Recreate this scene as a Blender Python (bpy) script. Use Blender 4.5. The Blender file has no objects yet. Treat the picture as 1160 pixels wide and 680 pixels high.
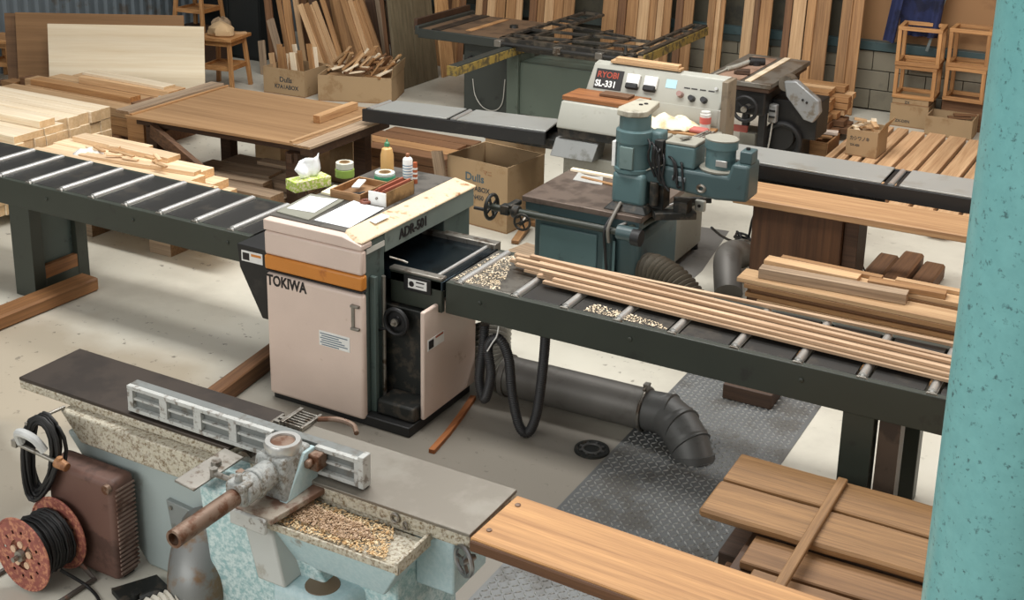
import bpy, bmesh, math, random
from mathutils import Vector, Matrix
rnd = random.Random(7)
SC = bpy.context.scene
COL = SC.collection
PI = math.pi

# ------------------------------------------------------------------ camera
CAM_H = 3.5
F_PX, YAW, PITCH, ROLL, PPX, PPY = 1428.028, -0.5033495, 0.2822607, 0.0188031, 579.81, 170.911
_f = Vector((math.sin(YAW) * math.cos(PITCH), math.cos(YAW) * math.cos(PITCH), -math.sin(PITCH)))
_r = Vector((math.cos(YAW), -math.sin(YAW), 0))
_u = _r.cross(_f)
C_R = _r * math.cos(ROLL) + _u * math.sin(ROLL)
C_U = -_r * math.sin(ROLL) + _u * math.cos(ROLL)
cam_data = bpy.data.cameras.new('camera')
cam = bpy.data.objects.new('camera', cam_data)
COL.objects.link(cam)
m3 = Matrix((C_R, C_U, -_f)).transposed()
cam.matrix_world = Matrix.Translation((0, 0, CAM_H)) @ m3.to_4x4()
cam_data.sensor_fit = 'HORIZONTAL'
cam_data.sensor_width = 36
cam_data.lens = F_PX / 1160 * 36
cam_data.shift_x = (580 - PPX) / 1160
cam_data.shift_y = -(340 - PPY) / 1160
cam_data.clip_start = 0.1
SC.camera = cam


def at(px, py, z=0.0):
    """the point of the horizontal plane at height z seen at a place of the photo (surveying aid)"""
    d = _f + C_R * ((px - PPX) / F_PX) - C_U * ((py - PPY) / F_PX)
    t = (z - CAM_H) / d.z
    return Vector((0, 0, CAM_H)) + d * t


def at_y(px, py, y):
    d = _f + C_R * ((px - PPX) / F_PX) - C_U * ((py - PPY) / F_PX)
    return Vector((0, 0, CAM_H)) + d * (y / d.y)


# ------------------------------------------------------------------ materials
MATS = {}


def _nt(name):
    m = bpy.data.materials.new(name)
    m.use_nodes = True
    n = m.node_tree
    n.nodes.clear()
    out = n.nodes.new('ShaderNodeOutputMaterial')
    b = n.nodes.new('ShaderNodeBsdfPrincipled')
    n.links.new(b.outputs[0], out.inputs[0])
    return m, n, b


def srgb(r, g=None, b=None):
    if g is None:
        r, g, b = r
    def f(c):
        c = c / 255
        return c / 12.92 if c <= 0.04045 else ((c + 0.055) / 1.055) ** 2.4
    return (f(r), f(g), f(b), 1)


def ramp(n, stops):
    r = n.nodes.new('ShaderNodeValToRGB')
    while len(r.color_ramp.elements) > 1:
        r.color_ramp.elements.remove(r.color_ramp.elements[-1])
    r.color_ramp.elements[0].position = stops[0][0]
    r.color_ramp.elements[0].color = stops[0][1]
    for p, c in stops[1:]:
        e = r.color_ramp.elements.new(p)
        e.color = c
    return r


def coords(n, scale, use_rand=True):
    tc = n.nodes.new('ShaderNodeTexCoord')
    mp = n.nodes.new('ShaderNodeMapping')
    mp.inputs['Scale'].default_value = scale
    if use_rand:
        oi = n.nodes.new('ShaderNodeObjectInfo')
        mu = n.nodes.new('ShaderNodeMath'); mu.operation = 'MULTIPLY'; mu.inputs[1].default_value = 37.0
        n.links.new(oi.outputs['Random'], mu.inputs[0])
        ad = n.nodes.new('ShaderNodeVectorMath'); ad.operation = 'ADD'
        n.links.new(tc.outputs['Object'], ad.inputs[0])
        n.links.new(mu.outputs[0], ad.inputs[1])
        n.links.new(ad.outputs[0], mp.inputs['Vector'])
    else:
        n.links.new(tc.outputs['Object'], mp.inputs['Vector'])
    return mp


def noise(n, vec, scale=1.0, detail=5, rough=0.6):
    t = n.nodes.new('ShaderNodeTexNoise')
    t.inputs['Scale'].default_value = scale
    t.inputs['Detail'].default_value = detail
    t.inputs['Roughness'].default_value = rough
    n.links.new(vec.outputs[0], t.inputs['Vector'])
    return t


def mix(n, fac, a, b, mode='MIX'):
    x = n.nodes.new('ShaderNodeMix'); x.data_type = 'RGBA'; x.blend_type = mode
    if hasattr(fac, 'links') or hasattr(fac, 'is_linked'):
        n.links.new(fac, x.inputs[0])
    else:
        x.inputs[0].default_value = fac
    for k, v in ((6, a), (7, b)):
        if hasattr(v, 'is_linked'):
            n.links.new(v, x.inputs[k])
        else:
            x.inputs[k].default_value = v
    return x.outputs[2]


def wood(name, light, dark, axis='X', rough=0.6, grain=1.0, vary=0.25, contrast=0.5, coat=0.0):
    """wood with its grain along one local axis; every object draws its own tone"""
    if name in MATS: return MATS[name]
    m, n, b = _nt(name)
    s = {'X': (1.1, 34, 34), 'Y': (34, 1.1, 34), 'Z': (34, 34, 1.1)}[axis]
    mp = coords(n, tuple(v * grain for v in s))
    t = noise(n, mp, 1.6, 8, 0.7)
    lo, hi = 0.5 - contrast * 0.32, 0.5 + contrast * 0.24
    r = ramp(n, [(max(0, lo), srgb(dark)), (min(1, hi), srgb(light))])
    n.links.new(t.outputs['Fac'], r.inputs[0])
    mp2 = coords(n, tuple(v * grain * 0.16 for v in s))
    t2 = noise(n, mp2, 1.3, 3, 0.5)
    r2 = ramp(n, [(0.3, (0.72, 0.68, 0.64, 1)), (0.65, (1.06, 1.05, 1.04, 1))])
    n.links.new(t2.outputs['Fac'], r2.inputs[0])
    c = mix(n, 0.8, r.outputs[0], r2.outputs[0], 'MULTIPLY')
    oi = n.nodes.new('ShaderNodeObjectInfo')
    hsv = n.nodes.new('ShaderNodeHueSaturation')
    ma = n.nodes.new('ShaderNodeMapRange')
    ma.inputs['To Min'].default_value = 1 - vary
    ma.inputs['To Max'].default_value = 1 + vary * 0.6
    n.links.new(oi.outputs['Random'], ma.inputs['Value'])
    n.links.new(ma.outputs[0], hsv.inputs['Value'])
    n.links.new(c, hsv.inputs['Color'])
    tn = n.nodes.new('ShaderNodeTexCoord')
    sx = n.nodes.new('ShaderNodeSeparateXYZ'); n.links.new(tn.outputs['Normal'], sx.inputs[0])
    ab = n.nodes.new('ShaderNodeMath'); ab.operation = 'ABSOLUTE'; n.links.new(sx.outputs['XYZ'.index(axis)], ab.inputs[0])
    gt = n.nodes.new('ShaderNodeMath'); gt.operation = 'GREATER_THAN'; gt.inputs[1].default_value = 0.8; n.links.new(ab.outputs[0], gt.inputs[0])
    endc = mix(n, 1.0, hsv.outputs[0], (0.72, 0.60, 0.46, 1), 'MULTIPLY')
    fin = mix(n, gt.outputs[0], hsv.outputs[0], endc)
    n.links.new(fin, b.inputs['Base Color'])
    b.inputs['Roughness'].default_value = rough
    bp = n.nodes.new('ShaderNodeBump')
    bp.inputs['Strength'].default_value = 0.18
    bp.inputs['Distance'].default_value = 0.004
    n.links.new(t.outputs['Fac'], bp.inputs['Height'])
    n.links.new(bp.outputs[0], b.inputs['Normal'])
    MATS[name] = m
    return m


def worn(name, base, spot, rough=0.45, metal=0.0, scale=6.0, amount=0.35, shade=0.2, bump=0.05, spot2=None, fine=60.0, fine_amt=0.0):
    """paint or cast surface: broad tone drift, chips / stains of a second colour, optional fine speckle"""
    if name in MATS: return MATS[name]
    m, n, b = _nt(name)
    mp = coords(n, (1, 1, 1))
    t = noise(n, mp, scale, 8, 0.62)
    r = ramp(n, [(0.0, (1, 1, 1, 1)), (max(0.02, amount), (1, 1, 1, 1)), (min(0.99, amount + 0.1), (0, 0, 0, 1))])
    n.links.new(t.outputs['Fac'], r.inputs[0])
    t2 = noise(n, mp, scale * 0.35, 4, 0.5)
    b0 = srgb(base)
    dk = tuple(c * (1 - shade) for c in b0[:3]) + (1,)
    lt = tuple(min(1, c * (1 + shade * 0.5)) for c in b0[:3]) + (1,)
    r2 = ramp(n, [(0.3, dk), (0.7, lt)])
    n.links.new(t2.outputs['Fac'], r2.inputs[0])
    c = mix(n, r.outputs[0], r2.outputs[0], srgb(spot))
    if fine_amt > 0:
        t3 = noise(n, mp, fine, 3, 0.7)
        r3 = ramp(n, [(0.5 - 0.1, (0, 0, 0, 1)), (0.5 + 0.1, (1, 1, 1, 1))])
        n.links.new(t3.outputs['Fac'], r3.inputs[0])
        mm = n.nodes.new('ShaderNodeMath'); mm.operation = 'MULTIPLY'; mm.inputs[1].default_value = fine_amt
        n.links.new(r3.outputs[0], mm.inputs[0])
        c = mix(n, mm.outputs[0], c, srgb(spot2 or spot))
    n.links.new(c, b.inputs['Base Color'])
    b.inputs['Roughness'].default_value = rough
    b.inputs['Metallic'].default_value = metal
    if bump:
        bp = n.nodes.new('ShaderNodeBump')
        bp.inputs['Strength'].default_value = bump * 3
        bp.inputs['Distance'].default_value = 0.004
        n.links.new(t.outputs['Fac'], bp.inputs['Height'])
        n.links.new(bp.outputs[0], b.inputs['Normal'])
    MATS[name] = m
    return m


def plain(name, col, rough=0.5, metal=0.0, trans=0.0, vary=0.06):
    if name in MATS: return MATS[name]
    m, n, b = _nt(name)
    mp = coords(n, (1, 1, 1))
    t = noise(n, mp, 9.0, 4, 0.6)
    c0 = srgb(col)
    r = ramp(n, [(0.3, tuple(c * (1 - vary) for c in c0[:3]) + (1,)), (0.7, tuple(min(1, c * (1 + vary)) for c in c0[:3]) + (1,))])
    n.links.new(t.outputs['Fac'], r.inputs[0])
    n.links.new(r.outputs[0], b.inputs['Base Color'])
    b.inputs['Roughness'].default_value = rough
    b.inputs['Metallic'].default_value = metal
    if trans:
        b.inputs['Transmission Weight'].default_value = trans
    MATS[name] = m
    return m


# ------------------------------------------------------------------ mesh builder (world coordinates)
class MB:
    def __init__(self):
        self.bm = bmesh.new()

    def _faces(self, vs, fs):
        v = [self.bm.verts.new(p) for p in vs]
        for f in fs:
            try:
                self.bm.faces.new([v[i] for i in f])
            except ValueError:
                pass
        return self

    def box(self, x0, x1, y0, y1, z0, z1):
        vs = [(x, y, z) for z in (z0, z1) for y in (y0, y1) for x in (x0, x1)]
        return self._faces(vs, [(0, 2, 3, 1), (4, 5, 7, 6), (0, 1, 5, 4), (2, 6, 7, 3), (0, 4, 6, 2), (1, 3, 7, 5)])

    def obox(self, c, size, rot=None):
        c = Vector(c); rot = rot or Matrix.Identity(3)
        vs = [c + rot @ Vector((sx * size[0] / 2, sy * size[1] / 2, sz * size[2] / 2)) for sz in (-1, 1) for sy in (-1, 1) for sx in (-1, 1)]
        return self._faces(vs, [(0, 2, 3, 1), (4, 5, 7, 6), (0, 1, 5, 4), (2, 6, 7, 3), (0, 4, 6, 2), (1, 3, 7, 5)])

    def beam(self, p0, p1, w, t, up=(0, 0, 1)):
        """bar of width w and thickness t (along up) between the centres of its two ends"""
        p0 = Vector(p0); p1 = Vector(p1)
        R = frame(p1 - p0, up)
        return self.obox((p0 + p1) / 2, ((p1 - p0).length, w, t), R)

    def prism(self, poly, vec):
        poly = [Vector(p) for p in poly]; vec = Vector(vec); k = len(poly)
        vs = poly + [p + vec for p in poly]
        fs = [tuple(range(k)), tuple(range(2 * k - 1, k - 1, -1))]
        fs += [(i, i + k, (i + 1) % k + k, (i + 1) % k) for i in range(k)]
        return self._faces(vs, fs)

    def hull(self, lower, upper):
        """closed solid between two rings of equal count"""
        k = len(lower)
        fs = [tuple(range(k - 1, -1, -1)), tuple(range(k, 2 * k))]
        fs += [(i, (i + 1) % k, (i + 1) % k + k, i + k) for i in range(k)]
        return self._faces([Vector(p) for p in list(lower) + list(upper)], fs)

    def cyl(self, p0, p1, r0, r1=None, seg=20):
        p0 = Vector(p0); p1 = Vector(p1); r1 = r0 if r1 is None else r1
        R = frame(p1 - p0)
        ring = lambda p, r: [p + R @ Vector((0, r * math.cos(2 * PI * i / seg), r * math.sin(2 * PI * i / seg))) for i in range(seg)]
        return self.hull(ring(p0, r0), ring(p1, r1))

    def lathe(self, p, axis, prof, seg=24, closed=False):
        """prof: list of (along, radius)"""
        p = Vector(p); R = frame(axis)
        rings = []
        for a, r in prof:
            rings.append([self.bm.verts.new(p + R @ Vector((a, r * math.cos(2 * PI * i / seg), r * math.sin(2 * PI * i / seg)))) for i in range(seg)])
        pairs = list(zip(rings, rings[1:]))
        if closed: pairs.append((rings[-1], rings[0]))
        for A, B in pairs:
            for i in range(seg):
                self.bm.faces.new((A[i], A[(i + 1) % seg], B[(i + 1) % seg], B[i]))
        if not closed:
            self.bm.faces.new(rings[0][::-1]); self.bm.faces.new(rings[-1])
        return self

    def torus(self, c, axis, R0, r, seg=28, s2=8):
        prof = [(r * math.sin(2 * PI * k / s2), R0 + r * math.cos(2 * PI * k / s2)) for k in range(s2)]
        return self.lathe(c, axis, prof, seg, closed=True)

    def tube(self, pts, r, seg=8, smooth=0):
        pts = [Vector(p) for p in pts]
        if smooth: pts = spline(pts, smooth)
        rings = []
        up = None
        for i, p in enumerate(pts):
            d = (pts[min(i + 1, len(pts) - 1)] - pts[max(i - 1, 0)]).normalized()
            if up is None:
                up = Vector((0, 0, 1)) if abs(d.z) < 0.9 else Vector((1, 0, 0))
            s = d.cross(up)
            if s.length < 1e-5: s = d.orthogonal()
            s.normalize(); up = s.cross(d)
            rr = r[i] if isinstance(r, (list, tuple)) else (r(i / (len(pts) - 1)) if callable(r) else r)
            rings.append([self.bm.verts.new(p + s * rr * math.cos(2 * PI * k / seg) + up * rr * math.sin(2 * PI * k / seg)) for k in range(seg)])
        for A, B in zip(rings, rings[1:]):
            for k in range(seg):
                self.bm.faces.new((A[k], A[(k + 1) % seg], B[(k + 1) % seg], B[k]))
        self.bm.faces.new(rings[0][::-1]); self.bm.faces.new(rings[-1])
        return self

    def sheet(self, grid, t):
        """grid of points (rows) thickened downward by t"""
        nr, nc = len(grid), len(grid[0])
        top = [[self.bm.verts.new(p) for p in row] for row in grid]
        bot = [[self.bm.verts.new(Vector(p) - Vector((0, 0, t))) for p in row] for row in grid]
        F = self.bm.faces.new
        for i in range(nr - 1):
            for j in range(nc - 1):
                F((top[i][j], top[i][j + 1], top[i + 1][j + 1], top[i + 1][j]))
                F((bot[i][j], bot[i + 1][j], bot[i + 1][j + 1], bot[i][j + 1]))
        edge = [(0, j) for j in range(nc)] + [(i, nc - 1) for i in range(1, nr)] + [(nr - 1, j) for j in range(nc - 2, -1, -1)] + [(i, 0) for i in range(nr - 2, 0, -1)]
        for a, b in zip(edge, edge[1:] + edge[:1]):
            F((top[a[0]][a[1]], bot[a[0]][a[1]], bot[b[0]][b[1]], top[b[0]][b[1]]))
        return self

    def text(self, s, origin, xdir, ydir, height, depth=0.002, squash=1.0, bold=0.0):
        cu = bpy.data.curves.new('t', 'FONT')
        cu.body = s; cu.size = 1.0; cu.extrude = 0.0; cu.offset = bold
        cu.resolution_u = 3
        o = bpy.data.objects.new('t', cu)
        COL.objects.link(o)
        dg = bpy.context.evaluated_depsgraph_get()
        me = bpy.data.meshes.new_from_object(o.evaluated_get(dg))
        bpy.data.objects.remove(o); bpy.data.curves.remove(cu)
        x = Vector(xdir).normalized(); y = Vector(ydir).normalized(); nrm = x.cross(y)
        k = height / 0.72
        org = Vector(origin)
        vs = [org + x * (v.co.x * k * squash) + y * (v.co.y * k) + nrm * depth for v in me.vertices]
        bv = [self.bm.verts.new(p) for p in vs]
        bv2 = [self.bm.verts.new(p - nrm * depth) for p in vs]
        ec = {}
        for p in me.polygons:
            ids = list(p.vertices)
            try: self.bm.faces.new([bv[i] for i in ids])
            except ValueError: pass
            for a, b in zip(ids, ids[1:] + ids[:1]):
                ec[(a, b)] = 1
        for a, b in ec:
            if (b, a) not in ec:
                try: self.bm.faces.new((bv[a], bv2[a], bv2[b], bv[b]))
                except ValueError: pass
        bpy.data.meshes.remove(me)
        return self

    def build(self, name, mat, parent=None, bevel=0.0, smooth=35, seg=2, origin=None):
        bm = self.bm
        bmesh.ops.recalc_face_normals(bm, faces=bm.faces[:]) if not getattr(self, 'keep', False) else None
        vs = bm.verts
        if parent is not None:
            org = Vector(WORLD[parent.name])
        elif origin is not None:
            org = Vector(origin)
        else:
            lo = Vector((min(v.co.x for v in vs), min(v.co.y for v in vs), min(v.co.z for v in vs)))
            hi = Vector((max(v.co.x for v in vs), max(v.co.y for v in vs), max(v.co.z for v in vs)))
            org = Vector(((lo.x + hi.x) / 2, (lo.y + hi.y) / 2, lo.z))
        for v in vs: v.co -= org
        me = bpy.data.meshes.new(name)
        bm.to_mesh(me); bm.free()
        o = bpy.data.objects.new(name, me)
        COL.objects.link(o)
        me.materials.append(mat)
        if smooth:
            for p in me.polygons: p.use_smooth = True
            me.set_sharp_from_angle(angle=math.radians(smooth))
        if parent is not None:
            o.parent = parent
        else:
            o.location = org
        WORLD[o.name] = org
        if bevel:
            md = o.modifiers.new('bevel', 'BEVEL')
            md.width = bevel; md.segments = seg; md.limit_method = 'ANGLE'; md.angle_limit = math.radians(40)
        return o


WORLD = {}


def frame(d, up=(0, 0, 1)):
    x = Vector(d).normalized(); up = Vector(up)
    if abs(x.dot(up)) > 0.999: up = Vector((0, 1, 0)) if abs(x.y) < 0.9 else Vector((1, 0, 0))
    y = up.cross(x).normalized(); z = x.cross(y)
    return Matrix((x, y, z)).transposed()


def rotz(a):
    return Matrix.Rotation(a, 3, 'Z')


def spline(pts, k):
    out = []
    P = [pts[0] * 2 - pts[1]] + list(pts) + [pts[-1] * 2 - pts[-2]]
    for i in range(1, len(P) - 2):
        a, b, c, d = P[i - 1], P[i], P[i + 1], P[i + 2]
        for j in range(k):
            t = j / k
            out.append(0.5 * ((2 * b) + (c - a) * t + (2 * a - 5 * b + 4 * c - d) * t * t + (3 * b - a - 3 * c + d) * t ** 3))
    out.append(P[-2])
    return out


def tag(o, label, cat, group=None):
    o['label'] = label; o['category'] = cat
    if group: o['group'] = group
    return o


def thing(name, label, cat, loc, group=None):
    o = bpy.data.objects.new(name, None)
    COL.objects.link(o)
    o.location = loc; o.empty_display_size = 0.1
    WORLD[o.name] = Vector(loc)
    return tag(o, label, cat, group)


def structure(o):
    o['kind'] = 'structure'
    return o


def stuff(o):
    o['kind'] = 'stuff'
    return o


def board(name, label, cat, p0, p1, w, t, mat, group=None, up=(0, 0, 1), bevel=0.002, parent=None, bow=0.0, wane=0.0):
    """one plank: local X runs along it; p0, p1 are the centres of its ends (world)"""
    p0 = Vector(p0); p1 = Vector(p1)
    L = (p1 - p0).length
    bm = bmesh.new()
    n = 10 if (bow or wane) else 1
    rr = random.Random(hash((round(p0.x, 3), round(p0.y, 3), round(p1.x, 3))) & 0xffff)
    rows = []
    for i in range(n + 1):
        x = -L / 2 + L * i / n
        bz = bow * (1 - (2 * i / n - 1) ** 2)
        e0 = rr.uniform(-wane, wane); e1 = rr.uniform(-wane, wane)
        rows.append([bm.verts.new((x, y, z + bz)) for y, z in ((-w / 2 + e0, -t / 2), (w / 2 + e1, -t / 2), (w / 2 + e1, t / 2), (-w / 2 + e0, t / 2))])
    bm.faces.new(rows[0][::-1]); bm.faces.new(rows[-1])
    for A, B in zip(rows, rows[1:]):
        for k in range(4):
            bm.faces.new((A[k], A[(k + 1) % 4], B[(k + 1) % 4], B[k]))
    bmesh.ops.recalc_face_normals(bm, faces=bm.faces[:])
    me = bpy.data.meshes.new(name); bm.to_mesh(me); bm.free()
    me.materials.append(mat)
    o = bpy.data.objects.new(name, me); COL.objects.link(o)
    R = frame(p1 - p0, up)
    o.matrix_world = Matrix.Translation((p0 + p1) / 2) @ R.to_4x4()
    WORLD[o.name] = (p0 + p1) / 2
    if bevel:
        md = o.modifiers.new('bevel', 'BEVEL'); md.width = bevel; md.segments = 1
    if label: tag(o, label, cat, group)
    return o


ORD = ['first', 'second', 'third', 'fourth', 'fifth', 'sixth', 'seventh', 'eighth', 'ninth', 'tenth', 'eleventh', 'twelfth',
       'thirteenth', 'fourteenth', 'fifteenth', 'sixteenth', 'seventeenth', 'eighteenth', 'nineteenth', 'twentieth',
       'twenty-first', 'twenty-second', 'twenty-third', 'twenty-fourth', 'twenty-fifth', 'twenty-sixth', 'twenty-seventh',
       'twenty-eighth', 'twenty-ninth', 'thirtieth', 'thirty-first', 'thirty-second', 'thirty-third', 'thirty-fourth', 'thirty-fifth', 'thirty-sixth',
       'thirty-seventh', 'thirty-eighth', 'thirty-ninth', 'fortieth']


def order(i, n, first='leftmost', last='rightmost', frm='from the left'):
    if i == 0: return first
    if i == n - 1: return last
    return ORD[i] + ' ' + frm
# ------------------------------------------------------------------ material palette
PINK = worn('pink_cream_enamel', (218, 198, 185), (182, 158, 138), 0.4, 0, 9, 0.24, 0.06, 0.0, (190, 150, 120), 130, 0.05)
CREAM = worn('cream_enamel_chipped', (224, 204, 172), (150, 104, 64), 0.45, 0, 11, 0.33, 0.1, 0.0, (190, 150, 104), 90, 0.16)
ORANGE = worn('orange_enamel', (206, 132, 54), (170, 100, 44), 0.4, 0, 9, 0.3, 0.08, 0.0)
DGREEN = worn('dark_green_grey_paint', (50, 55, 47), (38, 38, 34), 0.45, 0, 7, 0.3, 0.12, 0.0)
COLUMNG = worn('grey_green_machine_paint', (80, 94, 90), (52, 58, 56), 0.45, 0, 9, 0.3, 0.12, 0.0)
BLACKP = worn('black_paint', (24, 24, 24), (40, 38, 36), 0.5, 0, 9, 0.3, 0.15, 0.01)
BLACKW = worn('grimy_black_cast_iron', (34, 36, 34), (66, 60, 52), 0.55, 0.2, 14, 0.4, 0.2, 0.04)
STEELT = worn('dark_table_steel', (58, 57, 55), (76, 72, 66), 0.42, 0.5, 5, 0.36, 0.2, 0.0)
STEELB = worn('bed_steel', (46, 58, 66), (24, 30, 36), 0.22, 0.85, 6, 0.36, 0.2, 0.01)
CHROME = plain('polished_roller_steel', (205, 205, 202), 0.28, 0.7)
METAL = worn('worn_bare_steel', (150, 146, 138), (96, 84, 72), 0.36, 0.7, 14, 0.38, 0.2, 0.02)
RUST = worn('rusted_steel_tube', (128, 106, 90), (96, 62, 40), 0.55, 0.35, 14, 0.42, 0.25, 0.03)
BLACKR = plain('black_rubber', (22, 22, 23), 0.55)
BLACKT = plain('black_lettering', (28, 24, 24), 0.6)
WHITEL = plain('white_label', (232, 232, 228), 0.5)
PAPER = plain('white_paper', (240, 244, 246), 0.7, vary=0.02)
GREYC = plain('grey_card', (128, 128, 116), 0.7)
TEALP = worn('teal_green_machine_paint', (86, 112, 114), (58, 72, 74), 0.4, 0, 6, 0.3, 0.15, 0.0)
TEALD = worn('dark_teal_machine_paint', (64, 84, 86), (44, 54, 56), 0.4, 0, 6, 0.3, 0.15, 0.0)
BLUEP = worn('pale_blue_machine_paint', (172, 198, 202), (136, 132, 120), 0.5, 0, 7, 0.28, 0.1, 0.02, (210, 222, 222), 55, 0.3)
BLUEF = worn('pale_blue_flecked_casting', (150, 186, 188), (122, 140, 136), 0.5, 0, 8, 0.3, 0.1, 0.03, (220, 232, 230), 46, 0.7)
BLUEG = worn('grey_blue_cabinet_paint', (162, 174, 172), (134, 136, 130), 0.5, 0, 5, 0.32, 0.14, 0.01)
CAST = worn('flaked_paint_on_casting', (182, 175, 154), (118, 100, 72), 0.7, 0, 62, 0.42, 0.15, 0.08, (212, 208, 196), 105, 0.45)
CASTG = worn('flaked_grey_blue_casting', (146, 150, 148), (112, 104, 92), 0.6, 0.1, 30, 0.4, 0.15, 0.06, (190, 190, 184), 60, 0.35)
WPAINT = worn('chipped_white_blue_paint', (184, 186, 182), (126, 120, 112), 0.5, 0, 30, 0.37, 0.1, 0.0)
JDARK = worn('dark_planed_table_iron', (72, 63, 56), (58, 51, 46), 0.42, 0.45, 3, 0.42, 0.15, 0.0)
JLIGHT = worn('grey_planed_table_iron', (142, 137, 127), (126, 120, 110), 0.4, 0.5, 2, 0.42, 0.12, 0.0)
GREYM = worn('mid_grey_duct_steel', (108, 105, 100), (90, 86, 80), 0.5, 0.3, 4, 0.36, 0.15, 0.0)
DUCTD = worn('dark_grey_elbow_steel', (92, 92, 90), (74, 72, 70), 0.5, 0.3, 6, 0.34, 0.12, 0.0)
CARD = worn('brown_cardboard', (162, 136, 102), (144, 116, 82), 0.85, 0, 5, 0.36, 0.08, 0.0)
CARDL = worn('light_cardboard', (196, 166, 126), (176, 144, 104), 0.85, 0, 5, 0.36, 0.08, 0.0)
CARDIN = worn('cardboard_inside', (142, 110, 78), (120, 92, 64), 0.9, 0, 5, 0.36, 0.08, 0.0)
OFFW = worn('off_white_enamel', (168, 168, 158), (146, 142, 130), 0.45, 0, 8, 0.28, 0.08, 0.0)
OFFG = worn('grey_cream_enamel', (150, 148, 136), (124, 118, 104), 0.5, 0, 7, 0.3, 0.1, 0.0)
SAWG = worn('dark_olive_saw_paint', (82, 92, 82), (62, 68, 60), 0.5, 0, 5, 0.3, 0.12, 0.0)
SAWD = worn('black_olive_casting', (54, 58, 54), (40, 42, 40), 0.5, 0.1, 7, 0.3, 0.12, 0.0)
YELLOW = worn('chipped_yellow_paint', (146, 124, 62), (84, 74, 50), 0.55, 0, 14, 0.42, 0.15, 0.0)
SILVER = worn('silver_grey_guard', (150, 152, 152), (120, 112, 100), 0.4, 0.3, 8, 0.38, 0.12, 0.01)

W_OAK = wood('golden_brown_deck_wood', (174, 134, 88), (92, 64, 38), 'X', 0.6, 1.3, 0.08, 1.0)
W_OAKD = wood('brown_deck_wood', (156, 118, 78), (92, 64, 40), 'X', 0.6, 0.9, 0.12, 0.9)
W_BRIGHT = wood('orange_board_wood', (226, 174, 114), (134, 88, 48), 'X', 0.55, 0.6, 0.04, 1.0)
W_STRIP = wood('pinkish_strip_wood', (216, 188, 156), (158, 124, 94), 'X', 0.6, 1.0, 0.2, 0.65)
W_PINE = wood('pale_pine', (250, 238, 214), (230, 208, 172), 'X', 0.6, 0.8, 0.07, 0.6)
W_PINEB = wood('warm_pine', (216, 182, 140), (172, 134, 94), 'X', 0.6, 0.9, 0.16, 0.65)
W_END = wood('end_grain_pine', (202, 164, 114), (160, 120, 76), 'Z', 0.75, 2.0, 0.18, 0.5)
W_TAN = wood('tan_plank', (186, 144, 98), (134, 96, 60), 'X', 0.6, 0.9, 0.25, 0.65)
W_BROWN = wood('brown_timber', (136, 98, 66), (86, 60, 40), 'X', 0.65, 0.9, 0.2, 0.7)
W_DARK = wood('dark_walnut_timber', (88, 64, 46), (50, 36, 27), 'X', 0.65, 0.9, 0.2, 0.7)
W_GREY = wood('weathered_grey_brown_timber', (176, 154, 128), (116, 98, 80), 'X', 0.75, 1.0, 0.18, 0.7)
W_STOOL = wood('honey_stool_wood', (198, 150, 98), (154, 108, 64), 'Z', 0.55, 1.0, 0.1, 0.5)
W_STOOLX = wood('honey_stool_wood_rail', (198, 150, 98), (154, 108, 64), 'X', 0.55, 1.0, 0.1, 0.5)
W_PLY = wood('pale_plywood', (236, 226, 202), (222, 206, 174), 'X', 0.65, 0.35, 0.02, 0.6)
W_PLYB = wood('brown_plywood', (168, 134, 96), (136, 104, 70), 'X', 0.55, 0.35, 0.05, 0.7)
W_HARD = wood('brown_hardboard', (146, 112, 76), (128, 96, 62), 'X', 0.7, 0.3, 0.03, 0.4)
W_BOXD = wood('dark_stained_panel', (104, 72, 48), (60, 40, 27), 'Z', 0.45, 0.5, 0.1, 0.7)
SHAVE = worn('wood_shavings', (226, 206, 168), (206, 168, 118), 0.9, 0, 60, 0.45, 0.08, 0.0)

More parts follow.
